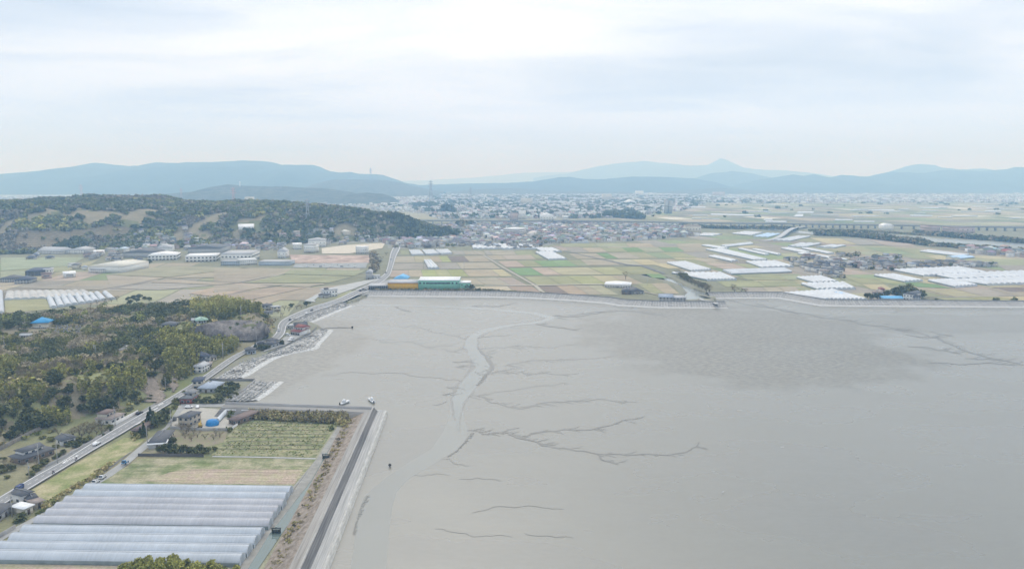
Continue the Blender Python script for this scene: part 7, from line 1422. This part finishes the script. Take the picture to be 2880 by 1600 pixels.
# walls and fences
def wall(pts, h, t, m, name, label, cat='wall', z=None, terr=False):
    P = [Vector((q.x, q.y, 0)) for q in ([GT(k, (x, y)) if terr else G(k, (x, y)) for k, x, y in pts])]; zs = [h1(q.x, q.y) for q in P]; A, B = off(P, t / 2), off(P, -t / 2); V = []
    for a, b, zz in zip(A, B, zs): V += [(a.x, a.y, zz - 1), (a.x, a.y, zz + h), (b.x, b.y, zz + h), (b.x, b.y, zz - 1)]
    F = [(4 * i + j, 4 * i + j + 1, 4 * i + 5 + j, 4 * i + 4 + j) for i in range(len(P) - 1) for j in range(3)] + [(0, 3, 2, 1), (4 * len(P) - 4, 4 * len(P) - 3, 4 * len(P) - 2, 4 * len(P) - 1)]
    o = mk(name, V, F, m); tag(o, label, cat); return o
WH = mat('white_wall', (.66, .65, .62), .8, .08, .5); GWL = mat('grey_block_wall', (.33, .325, .31), .9, .15, .6)
wall([(1, 900, 285), (1, 960, 255), (1, 1112, 176)], 2.0, .35, WH, 'garden_wall', 'white garden wall between the brown-roofed house and the road')
wall([(1, 370, 615), (1, 480, 555), (1, 600, 490), (1, 760, 400), (1, 880, 325)], 1.3, .35, GWL, 'road_wall', 'grey block wall between the hillside gardens and the pavement')
wall([(1, 1112, 522), (1, 1640, 528)], 1.5, .3, mat('dark_fence', (.09, .085, .08)), 'dark_fence', 'low dark wall below the clipped hedge trees', 'fence')
wall([(1, 1370, 302), (1, 1600, 318), (1, 1850, 318)], 1.7, .3, GWL, 'yard_wall', 'grey retaining wall along the front of the gravel yard')
wall([(1, 1848, 318), (1, 2040, 180)], 1.2, .3, WH, 'yard_wall', 'pale low wall on the right side of the gravel yard')
wall([(1, -20, 1190), (1, 125, 1105)], 1.8, .4, GWL, 'road_wall', 'short grey wall right of the houses at the bottom left')
wall([(4, 1370, 388), (4, 1520, 333), (4, 1680, 272), (4, 1812, 226)], 1.0, .4, GWL, 'sea_parapet', 'low grey parapet on the seaside of the long straight')
wall([(4, 610, 934), (4, 760, 938), (4, 1020, 938)], 1.6, .5, CON2, 'garden_sea_wall', 'dark wall behind the garden of the pale blue tiled house')
wall([(4, 1020, 940), (4, 940, 1010), (4, 770, 1120)], 1.2, .5, GWL, 'garden_sea_wall', 'grey slanting wall above the short rock revetment')
wall([(4, 1140, 690), (4, 1260, 640), (4, 1380, 585), (4, 1520, 515), (4, 1580, 455)], 1.0, .4, CON2, 'shore_parapet', 'dark parapet around the shore parking below the restaurant')
wall([(1, 0, 480), (1, 150, 400), (1, 300, 325), (1, 440, 272)], 2.2, .4, mat('old_stone', (.22, .20, .17), .95, .3, .6), 'hillside_wall', 'old stone wall at the foot of the slope behind the large grey house', terr=True)
wall([(3, 965, 532), (3, 1060, 485), (3, 1158, 438)], 1.2, 2.2, mat('pale_kerb', (.5, .48, .45)), 'lane_wall', 'pale straight lane wall cutting through the hill wood', terr=True)
wall([(3, 1395, 376), (3, 1560, 345), (3, 1760, 308), (3, 1900, 300)], .9, .4, GWL, 'hilltop_wall', 'low wall on the edge above the rock cutting', terr=True)
# rock cutting
tp = [(1370, 400), (1560, 350), (1760, 303), (1900, 296), (2060, 298), (2140, 318), (2185, 395)]; bt = [(1500, 455), (1640, 455), (1780, 456), (1900, 458), (2020, 458), (2110, 448), (2165, 432)]
T_ = catm([G(3, q, 16) for q in tp], 6); 
pass
B_ = catm([G(3, q) for q in bt], 6); V = []; r7 = random.Random(2)
for i, (a, b) in enumerate(zip(T_, B_)):
    for j in range(9):
        t = j / 8; q = a.lerp(b, t); sag = math.sin(math.pi * t) * 1.5; V.append((q.x - sag * .2 + .6 + r7.uniform(-.4, .4), q.y - 3.2 - sag + r7.uniform(-.5, .5), q.z + 1.6 + sag + r7.uniform(-.3, .3)))
F = [(9 * i + j, 9 * i + j + 1, 9 * i + 10 + j, 9 * i + 9 + j) for i in range(len(T_) - 1) for j in range(8)]
o = mk('rock_cutting', V, F, mat('cut_rock', (.155, .14, .135), .95, .3, .12, col2=(.23, .205, .18), fine=(.8, .25), bump=.6, stripes=(.5, .5, .08, .12))); tag(o, kind='structure')
for q in [[(1170, 745), (1250, 760), (1340, 900), (1300, 965), (1180, 950)], [(1335, 705), (1395, 715), (1440, 810), (1400, 870), (1345, 800)]]:
    Pq = [GT(3, p) for p in q]; c = sum(Pq, Vector()) / len(Pq); V = []; nx = 12; xs = np.linspace(min(p.x for p in Pq), max(p.x for p in Pq), nx); ys = np.linspace(min(p.y for p in Pq), max(p.y for p in Pq), nx); gx, gy = np.meshgrid(xs, ys); gz = H(gx, gy) + .6 + rng.uniform(-.3, .3, gx.shape)
    idx = np.arange(nx * nx).reshape(nx, nx); F = np.stack([idx[:-1, :-1], idx[:-1, 1:], idx[1:, 1:], idx[1:, :-1]], -1).reshape(-1, 4); F = F[inpoly(gx.ravel()[F].mean(1), gy.ravel()[F].mean(1), [tuple(p[:2]) for p in Pq])]
    if len(F): tag(mk('bare_slope', np.stack([gx.ravel(), gy.ravel(), gz.ravel()], 1), F, mat('bare_earth', (.26, .22, .18), .95, .3, .2, fine=(1, .2))), kind='structure')
# gravestones
gs = None; r8 = random.Random(8); ng = 0
for i in range(70):
    x, y = r8.uniform(430, 650), r8.uniform(340, 395); g = GT(3, (x, y))
    if not clear(g.x, g.y, 0, 0): continue
    if gs is None:
        gs = empty('gravestone', (0, 0, 0), 0, 'grey upright gravestone in the dense hilltop graveyard right of the blue roof', 'gravestone', 'gravestones right of the blue roofed hall'); MB().box((0, 0, 0), (1.1, 1.0, .5)).obj('base', GWL, gs); MB().box((0, 0, .5), (.5, .5, 1.3)).obj('stone', mat('grave_granite', (.27, .27, .27), .6), gs); o = gs
    else: o = copy_tree(gs)
    o.location = g; s = r8.uniform(.8, 1.5); o.scale = (s, s, s); o.rotation_euler = (0, 0, .3)
# signs near the junction
for q, c, lb in [((1015, 565), 'pale', 'blank pale board on posts at the junction below the rock cutting, left one'), ((1095, 545), 'white', 'blank white board at the junction below the rock cutting, right one')]:
    e = empty('sign_board', G(4, q), .2, lb, 'sign'); MB().box((0, 0, 1.6), (3.6, .15, 2.2)).obj('panel', wm(c), e)
    for s in (-1.4, 1.4): MB().box((s, .12, 0), (.15, .1, 3.2)).obj('post', POLEM, e)
# wooden frames and debris on the shore
for q, lb in [((1500, 480), 'left'), ((1540, 535), 'middle'), ((1420, 625), 'lower'), ((850, 852), 'lowest')]:
    e = empty('wooden_rack', G(4, q, 1.4), random.uniform(0, 1), f'{lb} broken wooden boat rack on the shore rocks', 'wooden rack'); wd = mat('grey_wood', (.2, .18, .16))
    for i in range(3): MB().box((0, i * 1.4 - 1.4, .5), (6, .25, .25)).obj('beam', wd, e)
    for i in (-2.4, 2.4): MB().box((i, 0, .3), (.25, 3.6, .2)).obj('sleeper', wd, e)
# drifting mud bars by the point
for q, w in [((1780, 460), 26), ((1610, 468), 12)]:
    g = G(4, q, 0); V, F, _ = ribbon([(g.x - w * .5, g.y, 0), (g.x, g.y + 2, 0), (g.x + w * .5, g.y + 1, 0)], [1.5, 5, 1], z=.12, sub=6, jit=.4); tag(mk('mud_bar', V, F, mat('dark_mud', (.15, .14, .125), .8, .3, .4)), kind='structure')
# tiny birds on the mud
for q, lb in [((58, 1038), 'tiny white egret standing alone on the open mud')]:
    g = G(16, q, 0); e = empty('egret', g, 0, lb, 'bird'); b = MB(); pr = [(0, 0, .5, .05), (.1, 0, .55, .16), (.35, 0, .62, .2), (.6, 0, .66, .12), (.68, 0, .85, .06), (.66, 0, 1.05, .05), (.74, 0, 1.12, .06), (.98, 0, 1.08, .01)]
    V, F = [], []; n = 8
    for x, y, z, r in pr:
        for i in range(n): a = i / n * 6.283; V.append((x, math.cos(a) * r, z + math.sin(a) * r))
    F = [(j * n + i, j * n + (i + 1) % n, (j + 1) * n + (i + 1) % n, (j + 1) * n + i) for j in range(len(pr) - 1) for i in range(n)] + [tuple(range(n)), tuple(range((len(pr) - 1) * n, len(pr) * n))]
    mk('body', V, F, PAINT['white'], parent=e); 
    for s in (-.06, .06): MB().tube((.35, s, 0), (.33, s, .5), .02).obj('leg', JK, e)

# ---------------- labels that single each thing out ----------------
def ordn(n): return ['nearest', 'second nearest', 'third nearest', 'fourth nearest', 'fifth nearest'][n] if n < 5 else f'{n + 1}{"th" if 10 < (n + 1) % 100 < 14 else {1: "st", 2: "nd", 3: "rd"}.get((n + 1) % 10, "th")} nearest'
def auto(items, lands):
    B = {}
    for o, desc, cat, grp in items:
        x, y = o.location.x, o.location.y; l = min(lands, key=lambda l: (l[0] - x) ** 2 + (l[1] - y) ** 2); B.setdefault((desc, l), []).append((math.hypot(x - l[0], y - l[1]), o, cat, grp))
    for (desc, l), L in B.items():
        L.sort(key=lambda t: t[0])
        S = {}
        for d, o, cat, grp in L:
            dx = (o.location.x / o.location.y - l[0] / l[1]) * l[1]; dy = o.location.y - l[1]
            side = ('right of' if dx > 0 else 'left of') if abs(dx) > abs(dy) else ('behind' if dy > 0 else 'in front of'); n = S.get(side, 0); S[side] = n + 1
            tag(o, f'{desc} {side} {l[2]}, {ordn(n)}', cat, grp)
auto([(o, KN[k], {'bamboo': 'bamboo', 'shrub': 'shrub'}.get(k, 'tree'), g or 'trees') for o, k, g, s in TREES], [l for l in LAND if l[1] < 1000] + [l for l in LAND if l[1] >= 1000])
auto([(o, f"small {RCN[s[5]]} roofed {'low' if s[2] < 5 else 'two-storey'} house", 'house', {'village': 'village houses on the right plain', 'mid': 'houses of the central town', 'left': 'houses by the left factories', 'left2': 'houses at the foot of the forest hill'}.get(n, 'town houses')) for o, s, n in HOUSES], LAND)
gb = [o for o in sc.objects if o.name.startswith('greenhouse_block') and o.parent is None and not o.get('label')]
GL = LAND + [(G(0, p).x, G(0, p).y, t) for p, t in [((2250, 665), 'the curved road bridge'), ((1995, 800), 'the river inlet'), ((2850, 790), 'the right shore plain edge')]]
auto([(o, 'white plastic greenhouse block' if 'blue' not in o.children[0].data.materials[0].name else 'blue plastic greenhouse block', 'greenhouse', o.get('group')) for o in gb], GL)
for k_, L_ in TREEP.items():
    for i, p in enumerate(L_):
        if (k_, i) not in used_p:
            for c in list(p.children): bpy.data.objects.remove(c)
            bpy.data.objects.remove(p)
# ---------------- the air ----------------
def haze_box():
    x, y0, y1, z0, z1 = 22000, -300, 29000, -1.0, 830
    V = [(a, b, c) for c in (z0, z1) for a, b in ((-x, y0), (x, y0), (x, y1), (-x, y1))]
    o = mk('haze', V, [(0, 3, 2, 1), (4, 5, 6, 7), (0, 1, 5, 4), (1, 2, 6, 5), (2, 3, 7, 6), (3, 0, 4, 7)], [])
    m = bpy.data.materials.new('haze_air'); m.use_nodes = True; t = m.node_tree; t.nodes.clear()
    v = t.nodes.new('ShaderNodeVolumePrincipled'); oo = t.nodes.new('ShaderNodeOutputMaterial'); t.links.new(v.outputs[0], oo.inputs['Volume'])
    v.inputs['Color'].default_value = (.38, .67, 1.0, 1); v.inputs['Absorption Color'].default_value = (1, 1, 1, 1); v.inputs['Density'].default_value = 0.00018; v.inputs['Anisotropy'].default_value = 0.0
    o.data.materials.append(m); tag(o, kind='stuff'); return o
haze_box()
